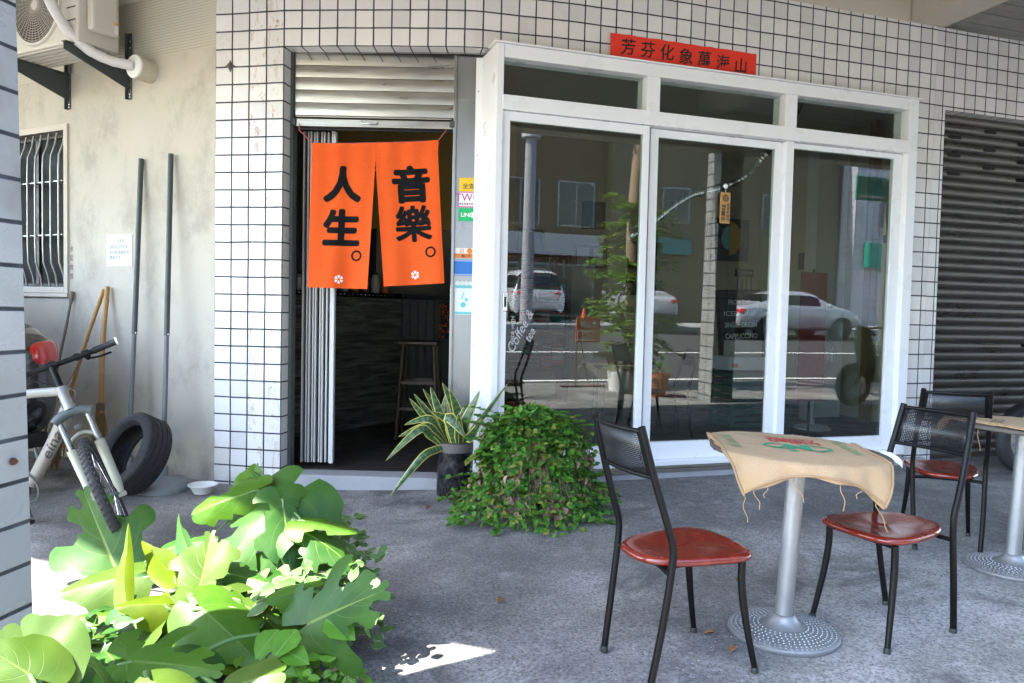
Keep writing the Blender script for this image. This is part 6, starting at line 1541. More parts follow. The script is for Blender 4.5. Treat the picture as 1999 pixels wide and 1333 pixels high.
        mb.build('corner_posts', CR, t); mb = MB(); mb.obox(W0, (D, N, Z), (3.03, -2.13, z0 + .005), (3.53, -1.77, z0 + .02)); mb.build('base', CR, t)
    t = thing('carton', 'white printed carton lying on the green crates', 'box', tuple(wp(3.28, -1.95, .72))); mb = MB(); mb.obox(W0, (D, N, Z), (2.98, -2.1, .722), (3.50, -1.80, .86)); mb.build('box_body', M('carton_white', (.42, .42, .42), .6, 0, .15, 8), t, bevel=.004); mb = MB(); mb.obox(W0, (D, N, Z), (3.03, -1.7998, .75), (3.10, -1.798, .79)); mb.build('red_mark', M('mark_red', (.4, .05, .04), .6), t)
    t = thing('carton', 'grey carton with dark triangle mark behind the white carton', 'box', tuple(wp(3.5, -2.1, .86))); mb = MB(); mb.obox(W0, (D, N, Z), (3.25, -2.3, .1), (3.66, -2.17, 1.02)); mb.build('box_body', M('carton_grey', (.28, .27, .25), .7, 0, .15, 8), t)
    # art panel, pennant strips, framed pictures
    def panel(name, lab, cat, s0, s1, z0, z1, tt, m, fr=None, grp=None):
        t = thing(name, lab, cat, tuple(wp((s0 + s1) / 2, tt, z0)), group=grp); mb = MB(); mb.obox(W0, (D, N, Z), (s0, tt, z0), (s1, tt + .02, z1)); mb.build('panel', m, t)
        if fr:
            mb = MB()
            for a0, a1, b0, b1 in ((s0 - .03, s0, z0 - .03, z1 + .03), (s1, s1 + .03, z0 - .03, z1 + .03), (s0, s1, z1, z1 + .03), (s0, s1, z0 - .03, z0)): mb.obox(W0, (D, N, Z), (a0, tt, b0), (a1, tt + .035, b1))
            mb.build('frame', fr, t)
        return t
    t = panel('art_panel', 'black art panel with half blue, half yellow disc on the back wall', 'picture', 4.24, 4.92, 2.08, 2.68, -4.285, BLKB)
    mb = MB(); c = wp(4.60, -4.262, 2.40); n = 24
    for k, (sg, m) in enumerate(((1, 0), (-1, 1))):
        r_ = .24 if sg > 0 else .17; pts = [c + D * (sg * r_ * .8 * math.sin(math.pi * i / n)) + Z * (r_ * math.cos(math.pi * i / n)) + N * .002 * k for i in range(n + 1)]; mb.add(pts, [tuple(range(n + 1)) if sg < 0 else tuple(reversed(range(n + 1)))], m)
    mb.build('disc', [M('art_yellow', (.55, .36, .03), .6, 0, .2, 20), M('art_blue', (.18, .42, .50), .6, 0, .2, 20)], t)
    t = panel('hanging_sign', 'small black sign with four hanging strips on the back wall', 'sign', 4.72, 5.02, 1.86, 1.98, -4.285, BLKB); mb = MB(); put_text(mb, '豆子的故事', .05, plane_fn(wp(4.87, -4.262, 1.92), D, Z), .001); mb.build('lettering', CHALK, t); mb = MB()
    for i in range(4): mb.obox(W0, (D, N, Z), (4.76 + i * .075, -4.28, 1.45), (4.772 + i * .075, -4.272, 1.85))
    mb.build('strips', BLKB, t)
    PAPER = M('picture_paper', (.45, .42, .36), .7, 0, .2, 9); DF = M('picture_frame_dark', (.06, .035, .02), .5)
    for lab, s0, s1, z0, z1, m in (('framed pale print high on back wall, left part of first pane', .98, 1.22, 2.06, 2.36, PAPER), ('dark framed print on back wall right of the pale print', 1.45, 1.75, 2.06, 2.34, M('picture_brown', (.10, .07, .04), .6, 0, .4, 8)), ('small dark picture behind the tree reflection', 2.35, 2.62, 2.45, 2.75, M('picture_teal', (.02, .06, .05), .6, 0, .4, 9)), ('left picture of the lower pair on the back wall', 2.25, 2.43, 1.93, 2.16, PAPER), ('right picture of the lower pair on the back wall', 2.49, 2.66, 1.93, 2.16, PAPER)):
        panel('framed_picture', lab, 'picture', s0, s1, z0, z1, -4.285, m, DF, 'framed pictures on the back wall')
    panel('mirror_board', 'tall dark rounded board on back wall seen through the middle pane', 'board', 3.0, 3.45, 1.55, 2.45, -4.285, BLKB)
    # shelves with books at the left of the first pane
    t = thing('bookshelf', 'dark shelf unit packed with spines behind the first pane', 'shelf', tuple(wp(1.35, -4.0, .1))); mb = MB(); mb.obox(W0, (D, N, Z), (.55, -4.28, .1), (.60, -3.95, 2.05)); mb.obox(W0, (D, N, Z), (2.0, -4.28, .1), (2.05, -3.95, 2.05))
    for z in (.12, .55, .98, 1.40, 1.72, 2.02): mb.obox(W0, (D, N, Z), (.60, -4.28, z), (2.0, -3.95, z + .03))
    mb.build('carcass', DF, t); rnd = random.Random(12); bc = [M('book_%s' % n_, c_, .6) for n_, c_ in (('cream', (.42, .40, .34)), ('teal', (.02, .22, .19)), ('red', (.40, .05, .04)), ('grey', (.22, .22, .22)), ('black', (.02, .02, .02)))]
    mb = MB()
    for z, hh in ((1.43, .26), (1.01, .34), (.58, .34), (1.75, .24)):
        s_ = .62
        while s_ < 1.96:
            w_ = rnd.choice((.02, .03, .12, .2)); 
            if w_ > .1:
                zz = z
                while zz < z + hh - .03: mb.obox(W0, (D, N, Z), (s_, -4.2, zz), (min(1.98, s_ + w_), -3.97 + rnd.uniform(0, .015), zz + .02), rnd.choice((0, 3, 0, 4, 2, 1))); zz += .026
            else: mb.obox(W0, (D, N, Z), (s_, -4.2, z), (min(1.98, s_ + w_), -3.97 + rnd.uniform(0, .015), z + hh * rnd.uniform(.75, 1)), rnd.choice((0, 1, 2, 3, 4)))
            s_ += w_ + .006
    o = mb.build('books', bc, t); o['kind'] = 'stuff'
    # foil duct sagging across the room
    mb = MB(); pts = spline([wp(1.35, -1.0, 1.95), wp(1.62, -1.0, 2.13), wp(1.95, -1.0, 2.36), wp(2.3, -1.0, 2.47), wp(2.55, -1.0, 2.60), wp(2.75, -1.0, 2.80), wp(3.0, -1.0, 3.05), wp(3.2, -1.0, 3.5)], 14); rnd = random.Random(2)
    mb.tube(pts, [.036 + rnd.uniform(-.006, .006) for _ in pts], 14); tag(mb.build('foil_duct', M('crumpled_foil', (.62, .60, .58), .22, 1, .1, 20, .8, 40), None, smooth=25), 'crumpled silver foil duct sagging diagonally behind the middle pane', 'duct')
    t = thing('red_banner', 'dull red hanging banner inside at left of the right pane', 'banner', tuple(wp(3.55, -1.25, .4))); mb = MB(); mb.obox(W0, (D, N, Z), (3.42, -1.262, .45), (3.74, -1.258, 1.75)); mb.build('cloth', M('banner_dull_red', (.16, .015, .02), .8, 0, .2, 5), t)
    mb = MB(); mb.tube([wp(3.58, -1.27, .1), wp(3.58, -1.27, 1.78)], .012, 8); mb.lathe([(0, .1), (.14, .1), (.14, .115), (0, .12)], 24, wp(3.58, -1.27, 0)); mb.build('stand', BLACK, t, smooth=40)
    # fan
    FANW = M('fan_white', (.30, .31, .31), .45)
    t = thing('pedestal_fan', 'white pedestal fan behind the right pane', 'fan', tuple(wp(3.95, -1.65, .1))); c = wp(3.95, -1.65, .1)
    mb = MB(); mb.lathe([(0, 0), (.19, 0), (.19, .015), (.17, .03), (.03, .05), (.025, .07), (0, .07)], 36, c); mb.build('base', FANW, t, smooth=40); mb = MB(); mb.tube([c + Z * .06, c + Z * .62], .022, 12); mb.build('pole', FANW, t, smooth=40)
    ax = (N * .75 - D * .5).normalized(); q = ax.to_track_quat('Z', 'Y').to_matrix(); hc = c + Z * .78; mb = MB()
    for r_, z in ((.22, 0), (.215, .05), (.18, .085), (.14, .10), (.10, .11), (.06, .115), (.18, -.05), (.10, -.07)): mb.tube([hc + q @ V((r_ * math.cos(2 * math.pi * i / 32), r_ * math.sin(2 * math.pi * i / 32), z)) for i in range(33)], .0035 if r_ < .21 else .008, 5)
    for k in range(40):
        a = 2 * math.pi * k / 40; mb.tube([hc + q @ V((r_ * math.cos(a), r_ * math.sin(a), z)) for r_, z in ((.22, 0), (.20, .065), (.14, .10), (.05, .117))], .0016, 4)
    mb.build('guard', M('fan_guard_grey', (.22, .23, .23), .5), t); mb = MB(); mb.tube([hc - ax * .12, hc - ax * .03], .055, 16); mb.tube([c + Z * .6, hc - ax * .06], .025, 10); mb.build('motor', FANW, t, smooth=40); mb = MB()
    for k in range(3):
        a = k * 2.094; mb.add([hc + q @ V(p_) for p_ in ((.03 * math.cos(a), .03 * math.sin(a), .0), (.19 * math.cos(a - .3), .19 * math.sin(a - .3), .02), (.2 * math.cos(a + .45), .2 * math.sin(a + .45), -.02), (.03 * math.cos(a + 1), .03 * math.sin(a + 1), -.01))], [(0, 1, 2, 3)])
    b = mb.build('blades', M('fan_blade_grey', (.4, .42, .42), .3), t); b.modifiers.new('thick', 'SOLIDIFY').thickness = .003
    # concertina door, switch and calendar on the right-hand wall
    t = thing('concertina_door', 'grey pleated concertina door with light post behind the right pane', 'door', tuple(wp(4.6, -2.3, .1)))
    mb = MB(); n = 22; vs = []
    for i in range(n + 1):
        for z in (.12, 3.4): vs.append(wp(4.40 + .44 * i / n, -2.25 - (i % 2) * .035, z))
    mb.add(vs, [(2 * i, 2 * i + 2, 2 * i + 3, 2 * i + 1) for i in range(n)]); o = mb.build('pleats', M('pleat_grey', (.30, .30, .28), .6), t); o.modifiers.new('thick', 'SOLIDIFY').thickness = .004
    mb = MB(); mb.obox(W0, (D, N, Z), (4.30, -2.30, .1), (4.385, -2.21, 3.4)); mb.build('lead_post', M('post_pale', (.42, .42, .41), .5), t)
    for lab, s0, s1, z0, z1, tt, m, cat in (('black switch box on right interior wall', 5.095, 5.118, 1.93, 2.15, -3.4, BLKPLAS, 'switch'), ('pale calendar sheet on right interior wall', 5.105, 5.118, 1.78, 2.04, -2.75, PAPER, 'calendar')):
        mb = MB(); mb.obox(W0, (D, N, Z), (s0, tt, z0), (s1, tt + .16, z1)); tag(mb.build(cat, m, None, bevel=.003), lab, cat)
    for i in range(6):
        p = wp(.7 + i * .62, -1.3, 3.59); mb = MB(); mb.lathe([(.045, .008), (.045, 0), (.03, -.012), (0, -.012)], 16, p); t = mb.build('ceiling_light', CHROME, None, smooth=40); tag(t, 'small ceiling downlight inside, ' + ['first', 'second', 'third', 'fourth', 'fifth', 'sixth'][i] + ' from the doorway end', 'light', 'downlights inside the cafe')
inside()
# ------------------------------------------------------------------ cars
CGLASS = M('car_window_dark', (.012, .014, .014), .06, 0, .1, 2); TAIL = M('tail_light_red', (.42, .006, .008), .12, 0, .1, 10, coat=.6); LAMPW = M('lamp_clear', (.6, .6, .6), .1, .3); ALLOY = M('alloy_wheel', (.45, .45, .46), .3, .9, .1, 8)
def paint(name, c): return M(name, c, .22, .15, .02, 3, 0, 40, .04, .8)
def make_car(label, loc, hd, col, kind, plate=None, group=None, name='parked_car'):
    # local: +x forward, origin under the middle of the car; stations: x, half width, sill z, belt z, roof z, roof half width
    t = thing(name, label, 'car', loc, hd, group)
    if kind == 'mpv':
        S = [(-2.14, .70, .42, .80, .82, .66), (-2.10, .82, .30, .95, 1.02, .72), (-2.02, .84, .26, .98, 1.30, .66), (-1.86, .845, .25, .99, 1.60, .62), (-1.5, .85, .24, .99, 1.66, .62), (-.5, .85, .23, .98, 1.69, .63), (.4, .85, .23, .96, 1.66, .62), (.9, .85, .24, .95, 1.52, .60), (1.35, .84, .25, .95, 1.15, .66), (1.6, .82, .26, .92, .99, .68), (2.0, .78, .28, .84, .88, .62), (2.18, .66, .38, .70, .72, .52)]
    else:
        S = [(-2.28, .66, .42, .74, .76, .60), (-2.22, .80, .30, .86, .92, .70), (-1.9, .84, .25, .92, .99, .70), (-1.45, .85, .24, .94, 1.06, .66), (-1.0, .85, .23, .94, 1.34, .58), (-.55, .85, .23, .93, 1.42, .57), (.2, .85, .23, .92, 1.43, .57), (.6, .85, .23, .92, 1.34, .57), (1.0, .85, .24, .92, 1.10, .63), (1.35, .84, .25, .90, .97, .68), (1.9, .80, .27, .82, .86, .64), (2.2, .66, .36, .68, .70, .52)]
    mb = MB(); rings = []
    for (x, w, zb, zl, zr, wr) in S:
        half = [(0, zb), (w * .86, zb), (w * .985, zb + .14), (w, (zb + zl) / 2 + .05), (w * .985, zl - .06), (w * .95, zl), (wr + (w * .95 - wr) * .12, zr - (zr - zl) * .14), (wr * .86, zr), (0, zr + .012)]
        rings.append([V((x, y, z)) for y, z in half] + [V((x, -y, z)) for y, z in reversed(half[1:-1])])
    n = len(rings[0]); vs = [p for r_ in rings for p in r_]; fs = []; ms = []
    for i in range(len(rings) - 1):
        tall = S[i][4] - S[i][3] > .2 and S[i + 1][4] - S[i + 1][3] > .2; half_tall = (S[i][4] - S[i][3] > .1 or S[i + 1][4] - S[i + 1][3] > .1)
        for j in range(n):
            fs.append((i * n + j, i * n + (j + 1) % n, (i + 1) * n + (j + 1) % n, (i + 1) * n + j))
            g = (j in (5, 10) and tall) or (j in (6, 7, 8, 9) and half_tall and abs(S[i + 1][4] - S[i][4]) > .12 and min(S[i][4], S[i + 1][4]) > .93)
            ms.append(1 if g else 0)
    fs += [tuple(reversed(range(n))), tuple(range((len(rings) - 1) * n, len(rings) * n))]; ms += [0, 0]
    mb.add(vs, fs, ms); b = mb.build('body', [col, CGLASS], t, smooth=50, world=False, recalc=True); s = b.modifiers.new('sub', 'SUBSURF'); s.levels = 2; s.render_levels = 2
    for x in (-1.32, 1.32):
        for sy in (-1, 1):
            q = Matrix.Rotation(R(90), 3, 'X'); c = V((x, sy * .76, .31))
            mb = MB(); mb.lathe([(.20, -.10), (.30, -.10), (.315, -.07), (.315, .07), (.30, .10), (.20, .10)], 36, c, q, closed=True); w = mb.build('wheel', RUBBER, t, smooth=40, world=False)
            mb = MB(); mb.lathe([(0, -.06), (.21, -.08), (.21, .08), (0, .06)], 30, c, q)
            for k in range(7):
                a = k * 2 * math.pi / 7; mb.tube([c + V((.05 * math.cos(a), sy * .085, .05 * math.sin(a))), c + V((.19 * math.cos(a), sy * .09, .19 * math.sin(a)))], .016, 6)
            o = mb.build('rim', ALLOY, t, smooth=40, world=False); o.parent = w
            mb = MB(); mb.tube([c + V((0, -sy * .12, 0)), c + V((0, sy * .085, 0))], .36, 28); o = mb.build('wheel_arch', BLKPLAS, t, smooth=40, world=False)
    xr = S[1][0]
    for sy in (-1, 1):
        mb = MB()
        if kind == 'mpv': q = [(xr - .035, .42, .955), (xr - .005, .60, .985), (xr + .07, .79, 1.0), (xr + .22, .845, .985), (xr + .20, .85, .92), (xr + .06, .81, .86), (xr - .02, .66, .86), (xr - .035, .46, .91)]
        else: q = [(xr - .02, .50, .86), (xr + .01, .70, .88), (xr + .10, .80, .88), (xr + .24, .84, .86), (xr + .20, .85, .76), (xr + .05, .80, .72), (xr - .02, .66, .70), (xr - .03, .52, .72)]
        q = [V((x - .012, y * sy, z)) for x, y, z in q]; q = [p + V((-.02, .012 * sy, 0)) for p in q]
        mb.add(q, [(i, i + 1, 6 - i, 7 - i) for i in range(3)]); o = mb.build('tail_light', TAIL, t, smooth=60, world=False, recalc=True); so = o.modifiers.new('thick', 'SOLIDIFY'); so.thickness = .07; so.offset = -1; s3 = o.modifiers.new('sub', 'SUBSURF'); s3.levels = 2; s3.render_levels = 2
    mb = MB(); mb.box((xr - .06, 0, .42), (.05, 1.1, .03)); mb.box((xr - .03, 0, .33), (.06, 1.3, .08)); mb.build('bumper_trim', BLKPLAS, t, bevel=.01, world=False)
    mb = MB(); mb.box((xr - .055, 0, .74 if kind == 'mpv' else .60), (.02, .36, .16)); pl_ = mb.build('number_plate', M('plate_white', (.6, .62, .64), .4), t, world=False)
    if plate:
        mb = MB(); put_text(mb, plate, .11, plane_fn((xr - .0665, 0, .74 if kind == 'mpv' else .60), (0, -1, 0), (0, 0, 1)), .003, w=.30); o = mb.build('plate_text', BLKB, t, world=False); o.parent = pl_
    for sy in (-1, 1):
        mb = MB(); mb.box((.78, sy * .93, 1.0), (.10, .14, .12)); mb.build('wing_mirror', col, t, bevel=.03, world=False)
        mb = MB(); mb.box((S[-2][0] + .06, sy * .58, .70), (.18, .26, .12)); mb.build('headlight', LAMPW, t, bevel=.04, world=False)
    return t
def ang(v): return math.atan2(v.y, v.x)
BLKCAR = paint('car_paint_black', (.012, .013, .015)); WHCAR = paint('car_paint_white', (.66, .68, .72)); SILV = paint('car_paint_silver', (.42, .43, .46))
# dark car nosed in along the cream wall: only its rear corner shows behind the bicycle
dcar = V((-3.26, 5.12, 0)); fwd = LD; ctr = dcar + fwd * 2.12 + LN * .80
make_car('dark parked car with red tail light, mostly hidden behind foreground pillar', (ctr.x, ctr.y, .0), ang(fwd), BLKCAR, 'saloon', name='parked_car').matrix_world = Matrix.Translation((ctr.x, ctr.y, 0)) @ Matrix.Rotation(ang(fwd), 4, 'Z') @ Matrix.Diagonal((1.08, 1.0, 1.2, 1.0))
def car_at(label, s, tt, hd, *a, **k):
    p = wp(s, tt); z = -.10 + max(0, tt - 5.6) * .05 if tt < 15.6 else ZFAR
    c = make_car(label, (p.x, p.y, z), ang(hd), *a, **k); return c
car_at('white tall parked car seen from behind across the street', 6.5, 19.0, N + D * .12, WHCAR, 'mpv', None, group='cars parked across the street')
car_at('silver parked saloon seen from behind across the street', 9.6, 16.9, N + D * .25, SILV, 'saloon', None, group='cars parked across the street')
car_at('silver saloon parked side on along the far kerb', 13.3, 14.1, D, SILV, 'saloon', None, group='cars parked across the street')

# ------------------------------------------------------------------ scooter at the right edge
def scooter(name, label, loc, hd, group=None):
    t = thing(name, label, 'scooter', loc, hd, group); GRN = paint('scooter_green', (.008, .075, .05)); L = lambda p: V(p)
    q = Matrix.Rotation(R(90), 3, 'X')
    for x in (-.62, .62):
        mb = MB(); mb.lathe([(.15 + .07 + .055 * math.cos(a), .05 * math.sin(a)) for a in [i * 2 * math.pi / 14 for i in range(14)]], 40, (x, 0, .265), q, closed=True); w = mb.build('wheel', RUBBER, t, smooth=50, world=False)
        mb = MB(); mb.lathe([(.05, -.04), (.175, -.035), (.175, .035), (.05, .04)], 30, (x, 0, .265), q, closed=True)
        for k in range(5):
            a = k * 2 * math.pi / 5; mb.tube([V((x + .03 * math.cos(a), 0, .265 + .03 * math.sin(a))), V((x + .17 * math.cos(a), 0, .265 + .17 * math.sin(a)))], .018, 8)
        o = mb.build('rim', ALLOY, t, smooth=40, world=False); o.parent = w
    mb = MB(); mb.tube(spline([(-.95, 0, .70), (-.75, 0, .66), (-.45, 0, .60), (-.15, 0, .50)]), [.08] + [.14] * 6 + [.16] * 6 + [.13] * 5 + [.08], 16, flat=.85); mb.build('rear_body', GRN, t, smooth=60, world=False)
    mb = MB(); mb.tube(spline([(-.85, 0, .80), (-.5, 0, .80), (-.2, 0, .76), (-.02, 0, .72)]), [.07] + [.12] * 12 + [.11] * 5 + [.06], 14, flat=.5); mb.build('seat', BLKPLAS, t, smooth=60, world=False)
    mb = MB(); mb.box((.12, 0, .34), (.42, .30, .06)); mb.build('footboard', BLKPLAS, t, bevel=.02, world=False)
    mb = MB(); mb.tube(spline([(.30, 0, .34), (.38, 0, .60), (.46, 0, .90), (.44, 0, 1.0)]), [.14] * 6 + [.18] * 6 + [.16] * 6 + [.10], 16, flat=.55); mb.build('leg_shield', GRN, t, smooth=60, world=False)
    mb = MB(); mb.tube([(.62, .06, .27), (.50, .05, .62)], .022, 10); mb.tube([(.62, -.06, .27), (.50, -.05, .62)], .022, 10); mb.tube(spline([(.82, 0, .38), (.72, 0, .50), (.56, 0, .52), (.42, 0, .40)]), [.06] * 18 + [.05], 12, flat=.7); mb.build('front_fender', BLKPLAS, t, smooth=60, world=False)
    mb = MB(); mb.tube(spline([(.30, -.34, 1.02), (.38, -.16, 1.04), (.42, 0, 1.02), (.38, .16, 1.04), (.30, .34, 1.02)]), .016, 10); mb.build('handlebar', BLKPLAS, t, smooth=60, world=False)
    mb = MB(); mb.lathe([(0, .06), (.06, .05), (.085, 0), (.07, -.05), (0, -.06)], 24, (.50, 0, .98), Matrix.Rotation(R(90), 3, 'Y')); mb.build('headlight', LAMPW, t, smooth=60, world=False)
    mb = MB(); mb.tube([(-.35, -.11, .28), (-.62, -.14, .27), (-.86, -.14, .33)], [.03, .05, .055], 14); mb.build('exhaust', M('exhaust_metal', (.30, .30, .30), .35, .9), t, smooth=50, world=False)
    mb = MB(); mb.tube([(-.60, -.10, .29), (-.70, -.10, .62)], .028, 12); mb.tube([(-.60, .10, .29), (-.70, .10, .62)], .028, 12); mb.build('shock_absorber', ALLOY, t, smooth=50, world=False)
    mb = MB(); mb.box((-.30, 0, .30), (.42, .24, .20)); mb.build('engine', DSTEEL, t, bevel=.03, world=False)
    mb = MB(); mb.box((-.95, 0, .62), (.06, .16, .08)); mb.build('tail_light', TAIL, t, bevel=.02, world=False)
    return t
scooter('parked_scooter', 'dark green scooter parked before the closed shutter, cut off by right edge', (4.78, 6.15, .075), R(194))

# ------------------------------------------------------------------ the street that shows in the panes
def block(label, s0, s1, tt, h, col, wins, name='street_building', dep=7):
    t = thing(name, label, 'building', tuple(wp((s0 + s1) / 2, tt, 0)), group='buildings across the street')
    mb = MB(); mb.obox(W0, (D, N, Z), (s0, tt, -.3), (s1, tt + dep, h)); mb.build('wall', col, t)
    FR = M('window_frame_dull', (.30, .29, .27), .5, .3); GL = M('window_dark', (.03, .035, .035), .1)
    for (a0, a1, b0, b1) in wins:
        mb = MB(); mb.obox(W0, (D, N, Z), (s0 + a0, tt - .05, b0), (s0 + a1, tt - .002, b1)); f = mb.build('window', FR, t)
        mb = MB(); mb.obox(W0, (D, N, Z), (s0 + a0 + .06, tt - .058, b0 + .06), (s0 + (a0 + a1) / 2 - .03, tt - .051, b1 - .06)); mb.obox(W0, (D, N, Z), (s0 + (a0 + a1) / 2 + .03, tt - .058, b0 + .06), (s0 + a1 - .06, tt - .051, b1 - .06)); o = mb.build('pane', GL, t); o.parent = f
    return t
def grid(n, w, gap, x0, zs, h): return [(x0 + i * gap, x0 + i * gap + w, z, z + h) for i in range(n) for z in zs]
BEI = M('facade_beige', (.26, .22, .15), .8, 0, .15, .6); OLV = M('facade_olive', (.14, .115, .065), .8, 0, .15, .5); GRYF = M('facade_grey', (.30, .30, .31), .8, 0, .15, .5)
TF = NT('facade_small_tiles'); _o = TF.obj(); _b = TF.n('TexBrick'); TF.set(_b.inputs[0], TF.scale(_o, (1, 1, 1))); _sp = TF.n('SeparateXYZ'); TF.set(_sp.inputs[0], _o)
_fx = TF.math('FRACT', TF.math('MULTIPLY', TF.math('ADD', _sp.outputs[0], TF.math('MULTIPLY', _sp.outputs[1], .3)), 3.2)); _fz = TF.math('FRACT', TF.math('MULTIPLY', _sp.outputs[2], 3.2)); _m = TF.math('MINIMUM', TF.rng(_fx, .0, .12), TF.rng(_fz, 0, .12)); TF = TF.done(TF.princ(TF.mix(_m, (.05, .05, .07), (.46, .46, .50)), .4))
block('low dark green fronted shop building at the left of the reflected row', -12, 3.5, 21.5, 11, GRYF, grid(5, 1.6, 2.8, 1, (4.2, 7.4), 1.5))
b1 = block('brown timber and white windowed shop house across the street', 3.5, 10.5, 21.5, 12, M('facade_brown', (.12, .075, .04), .8, 0, .25, .8), grid(3, 1.5, 2.2, .6, (4.0, 7.4), 1.7) + [(.4, 6.6, .6, 2.6)])
block('plain olive beige apartment building across the street', 10.5, 21, 21, 14, OLV, grid(2, 1.2, 4.5, 2.2, (4.3, 7.6, 10.8), 1.4))
block('white tiled building with narrow windows across the street', 21, 36, 20, 15, TF, grid(4, 1.5, 3.2, 1.2, (4.5, 7.9, 11.2), 1.6))
block('beige apartment block farthest along the street', 36, 62, 20, 13, BEI, grid(7, 1.6, 3.2, 1.2, (4.5, 7.9), 1.6))
def sign(lab, s0, s1, tt, z0, z1, col, txt, name='shop_sign'):
    t = thing(name, lab, 'sign', tuple(wp((s0 + s1) / 2, tt, z0))); mb = MB(); mb.obox(W0, (D, N, Z), (s0, tt - .25, z0), (s1, tt, z1)); mb.build('board', col, t, bevel=.02)
    if not txt: return
    mb = MB(); put_text(mb, txt, (z1 - z0) * .5, plane_fn(wp((s0 + s1) / 2, tt - .258, (z0 + z1) / 2), -D, Z), .01, w=min((s1 - s0) * .8, (z1 - z0) * .5 * len(txt))); mb.build('lettering', WHITEP, t)
GSG = M('sign_green', (.01, .26, .20), .4); 
sign('long pale grey sign band over the shop across the street', 3.7, 10.3, 21.4, 2.9, 3.7, M('sign_grey', (.40, .40, .41), .5), None)
sign('green sign band on the white tiled building', 21.5, 33, 19.95, 2.9, 3.9, GSG, None); sign('teal round edged sign on the olive building', 12.3, 13.9, 20.95, 3.1, 3.7, M('sign_teal', (.012, .16, .16), .4), None)
def street_tree():
    t = thing('street_tree', 'slender street tree with pale trunk and layered leafy sprays at the kerb', 'tree', tuple(wp(3.55, 5.35, 0))); b = wp(3.55, 5.35, 0); rnd = random.Random(31)
    BARK = M('tree_bark', (.30, .22, .15), .9, 0, .3, 7, .5, 30, stretch=(2, 2, .5)); pts = spline([b, b + V((.04, .02, 1.2)), b + V((-.02, .03, 2.6)), b + V((.10, .0, 4.2)), b + V((.2, .1, 6.2))]); mb = MB(); mb.tube(pts, [.14 - .07 * i / len(pts) for i in range(len(pts))], 14); tr = mb.build('trunk', BARK, t, smooth=60)
    mb = MB(); lm = MB()
    for k in range(130):
        hi = k % 3 == 0; z = rnd.uniform(3.8, 6.2) if hi else rnd.uniform(.5, 2.7); a = rnd.uniform(0, 6.28); L = rnd.uniform(.6, 1.5) if hi else rnd.uniform(.35, .8); o = b + V((.05, .02, z)); d = V((math.cos(a), math.sin(a), rnd.uniform(.0, .5))); bp = [o, o + d * L * .5 + Z * .05, o + d * L - Z * .12 * L]; sp_ = spline(bp, 8); lm.tube(sp_, .008, 5)
        for q in sp_[3:]:
            for s_ in (-1, 1):
                dd = (d * .5 + V((-d.y, d.x, 0)) * s_ + V((0, 0, rnd.uniform(-.4, .3)))).normalized(); small_leaf(mb, q + V((rnd.gauss(0, .02), rnd.gauss(0, .02), rnd.gauss(0, .02))), dd, V((rnd.uniform(-.3, .3), rnd.uniform(-.3, .3), 1)), rnd.uniform(.09, .16), rnd.uniform(.05, .08), rnd.choice((0, 0, 1)))
    mb.build('crown', [mat_leaf('street_tree_leaf', ((.09, .20, .02), (.16, .28, .04)), (.2, .3, .08), lat=False, rough=.35, trans=.35), BL[0]], t); lm.build('limbs', BARK, t, smooth=60)
street_tree()
def no_parking():
    t = thing('no_parking_sign', 'orange and white no parking board on a thin folding stand at the kerb', 'sign', tuple(wp(2.78, 5.15, 0))); o = wp(2.78, 5.15, 0); OR = M('sign_orange', (.60, .13, .03), .5); x = -D
    gzz = gz(o.x); mb = MB(); mb.obox(o + Z * gzz, (D, N, Z), (-.19, -.01, .66), (.19, .01, 1.02)); mb.build('board', OR, t, bevel=.004); mb = MB(); mb.obox(o + Z * gzz, (D, N, Z), (-.17, -.014, .68), (.17, -.011, .84)); mb.build('white_panel', WHITEP, t)
    mb = MB(); put_text(mb, '自店前', .11, plane_fn(o + N * -.0125 + Z * (gzz + .93), x, Z), .004, w=.26); mb.build('white_lettering', WHITEP, t); mb = MB(); put_text(mb, '請勿停車', .12, plane_fn(o + N * -.016 + Z * (gzz + .76), x, Z), .004, w=.32); mb.build('orange_lettering', OR, t)
    mb = MB(); mb.tube([o + D * -.17 + Z * (gzz + .01), o + D * -.17 + Z * (gzz + .68)], .009, 8); mb.tube([o + D * .17 + N * .3 + Z * (gzz + .01), o + D * -.1 + N * .02 + Z * (gzz + .68)], .009, 8); mb.tube([o - D * .4 + Z * (gzz + .015), o + D * .3 + Z * (gzz + .015)], .012, 8); mb.build('stand', M('stand_rust', (.16, .07, .04), .7), t, smooth=50)
no_parking()
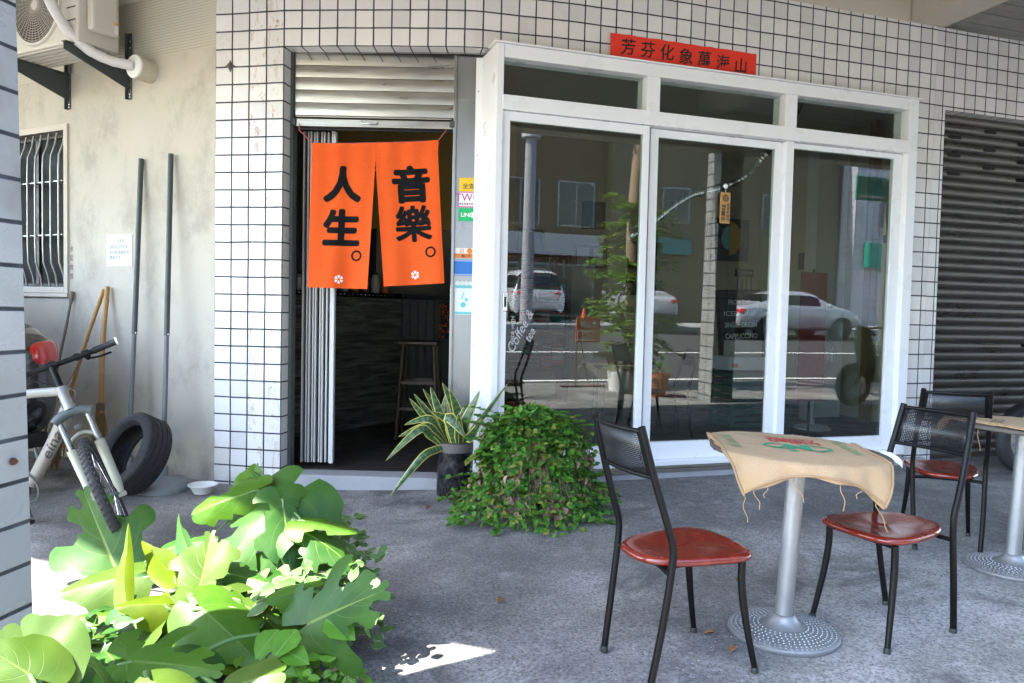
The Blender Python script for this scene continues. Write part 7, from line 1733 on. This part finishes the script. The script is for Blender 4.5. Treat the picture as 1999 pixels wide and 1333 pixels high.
def pole_sign():
    t = thing('street_name_sign', 'green street name board on a grey pole beside the road', 'sign', tuple(wp(9.2, 6.2, -.05))); o = wp(9.2, 6.2, -.05); mb = MB(); mb.tube([o, o + Z * 5.5], .06, 14); mb.build('pole', GREYM, t, smooth=50); mb = MB(); mb.obox(o, (D, N, Z), (-.75, -.02, 3.35), (-.08, .02, 3.78)); mb.build('board', GSG, t, bevel=.01); mb = MB(); mb.obox(o, (D, N, Z), (-.70, -.026, 3.40), (-.13, -.0205, 3.43)); mb.build('white_line', WHITEP, t)
    mb = MB(); mb.tube([o + Z * 2.6, o + Z * 2.6 - N * .3], .03, 10); mb.tube([o + Z * 2.75, o + Z * 2.75 - D * .15], .03, 10); mb.build('lamp_bracket', CHROME, t, smooth=50)
    u = thing('utility_pole', 'tall grey utility pole across the street', 'pole', tuple(wp(5.6, 16.2, .4))); o = wp(5.6, 16.2, .4); mb = MB(); mb.tube([o, o + Z * 10], [.19, .13], 18); mb.build('shaft', M('pole_concrete', (.34, .33, .36), .8, 0, .1, 3), u, smooth=50); mb = MB(); mb.tube([o + Z * 5.6 - D * .0, o + Z * 6.6], .28, 16); mb.build('transformer', M('transformer_pale', (.5, .5, .5), .5), u, smooth=40)
pole_sign()
for i, (s, tt, lb) in enumerate(((6.9, 14.9, 'orange traffic cone directly behind the white car'), (8.3, 14.7, 'orange traffic cone between white car and silver saloon'))):
    p = wp(s, tt, -.10 + (tt - 5.6) * .05); c = thing('traffic_cone', lb, 'cone', tuple(p), group='cones on the street'); mb = MB(); mb.box(p + Z * .02, (.36, .36, .03)); mb.build('base', BLKPLAS, c, bevel=.006); mb = MB(); mb.lathe([(.14, .035), (.03, .68), (.0, .68)], 24, p); mb.build('cone_body', M('cone_orange', (.65, .09, .03), .5), c, smooth=40)
scooter('street_scooter', 'scooter parked along the kerb farther up the arcade', tuple(wp(6.3, 3.0, .075)), ang(-D), None)
t = thing('white_bucket', 'white plastic bucket holding a plant by the tree', 'bucket', tuple(wp(3.1, 4.75, .075))); p = wp(3.1, 4.75, .075); mb = MB(); mb.lathe([(0, 0), (.13, 0), (.16, .28), (.15, .28), (.12, .02), (0, .02)], 28, p); mb.build('pail', WHITEP, t, smooth=40)
mb = MB(); rnd = random.Random(8)
for i in range(60): small_leaf(mb, p + V((rnd.gauss(0, .08), rnd.gauss(0, .08), .30 + abs(rnd.gauss(0, .12)))), V((rnd.uniform(-1, 1), rnd.uniform(-1, 1), rnd.uniform(-.3, .5))), V((0, 0, 1)), .09, .05, 0)
mb.build('plant', [MON[3]], t)
t = thing('terracotta_pot', 'terracotta pot by the arcade pillar', 'pot', tuple(wp(3.4, 4.1, .075))); p = wp(3.4, 4.1, .075); mb = MB(); mb.lathe([(0, 0), (.12, 0), (.17, .26), (.19, .26), (.19, .31), (.165, .31), (.15, .24), (0, .24)], 30, p); mb.build('pot', M('terracotta', (.42, .13, .06), .8), t, smooth=40)
mb = MB()
for i in range(50): small_leaf(mb, p + V((rnd.gauss(0, .09), rnd.gauss(0, .09), .32 + abs(rnd.gauss(0, .12)))), V((rnd.uniform(-1, 1), rnd.uniform(-1, 1), rnd.uniform(-.3, .5))), V((0, 0, 1)), .08, .05, 0)
mb.build('plant', [BL[0]], t)
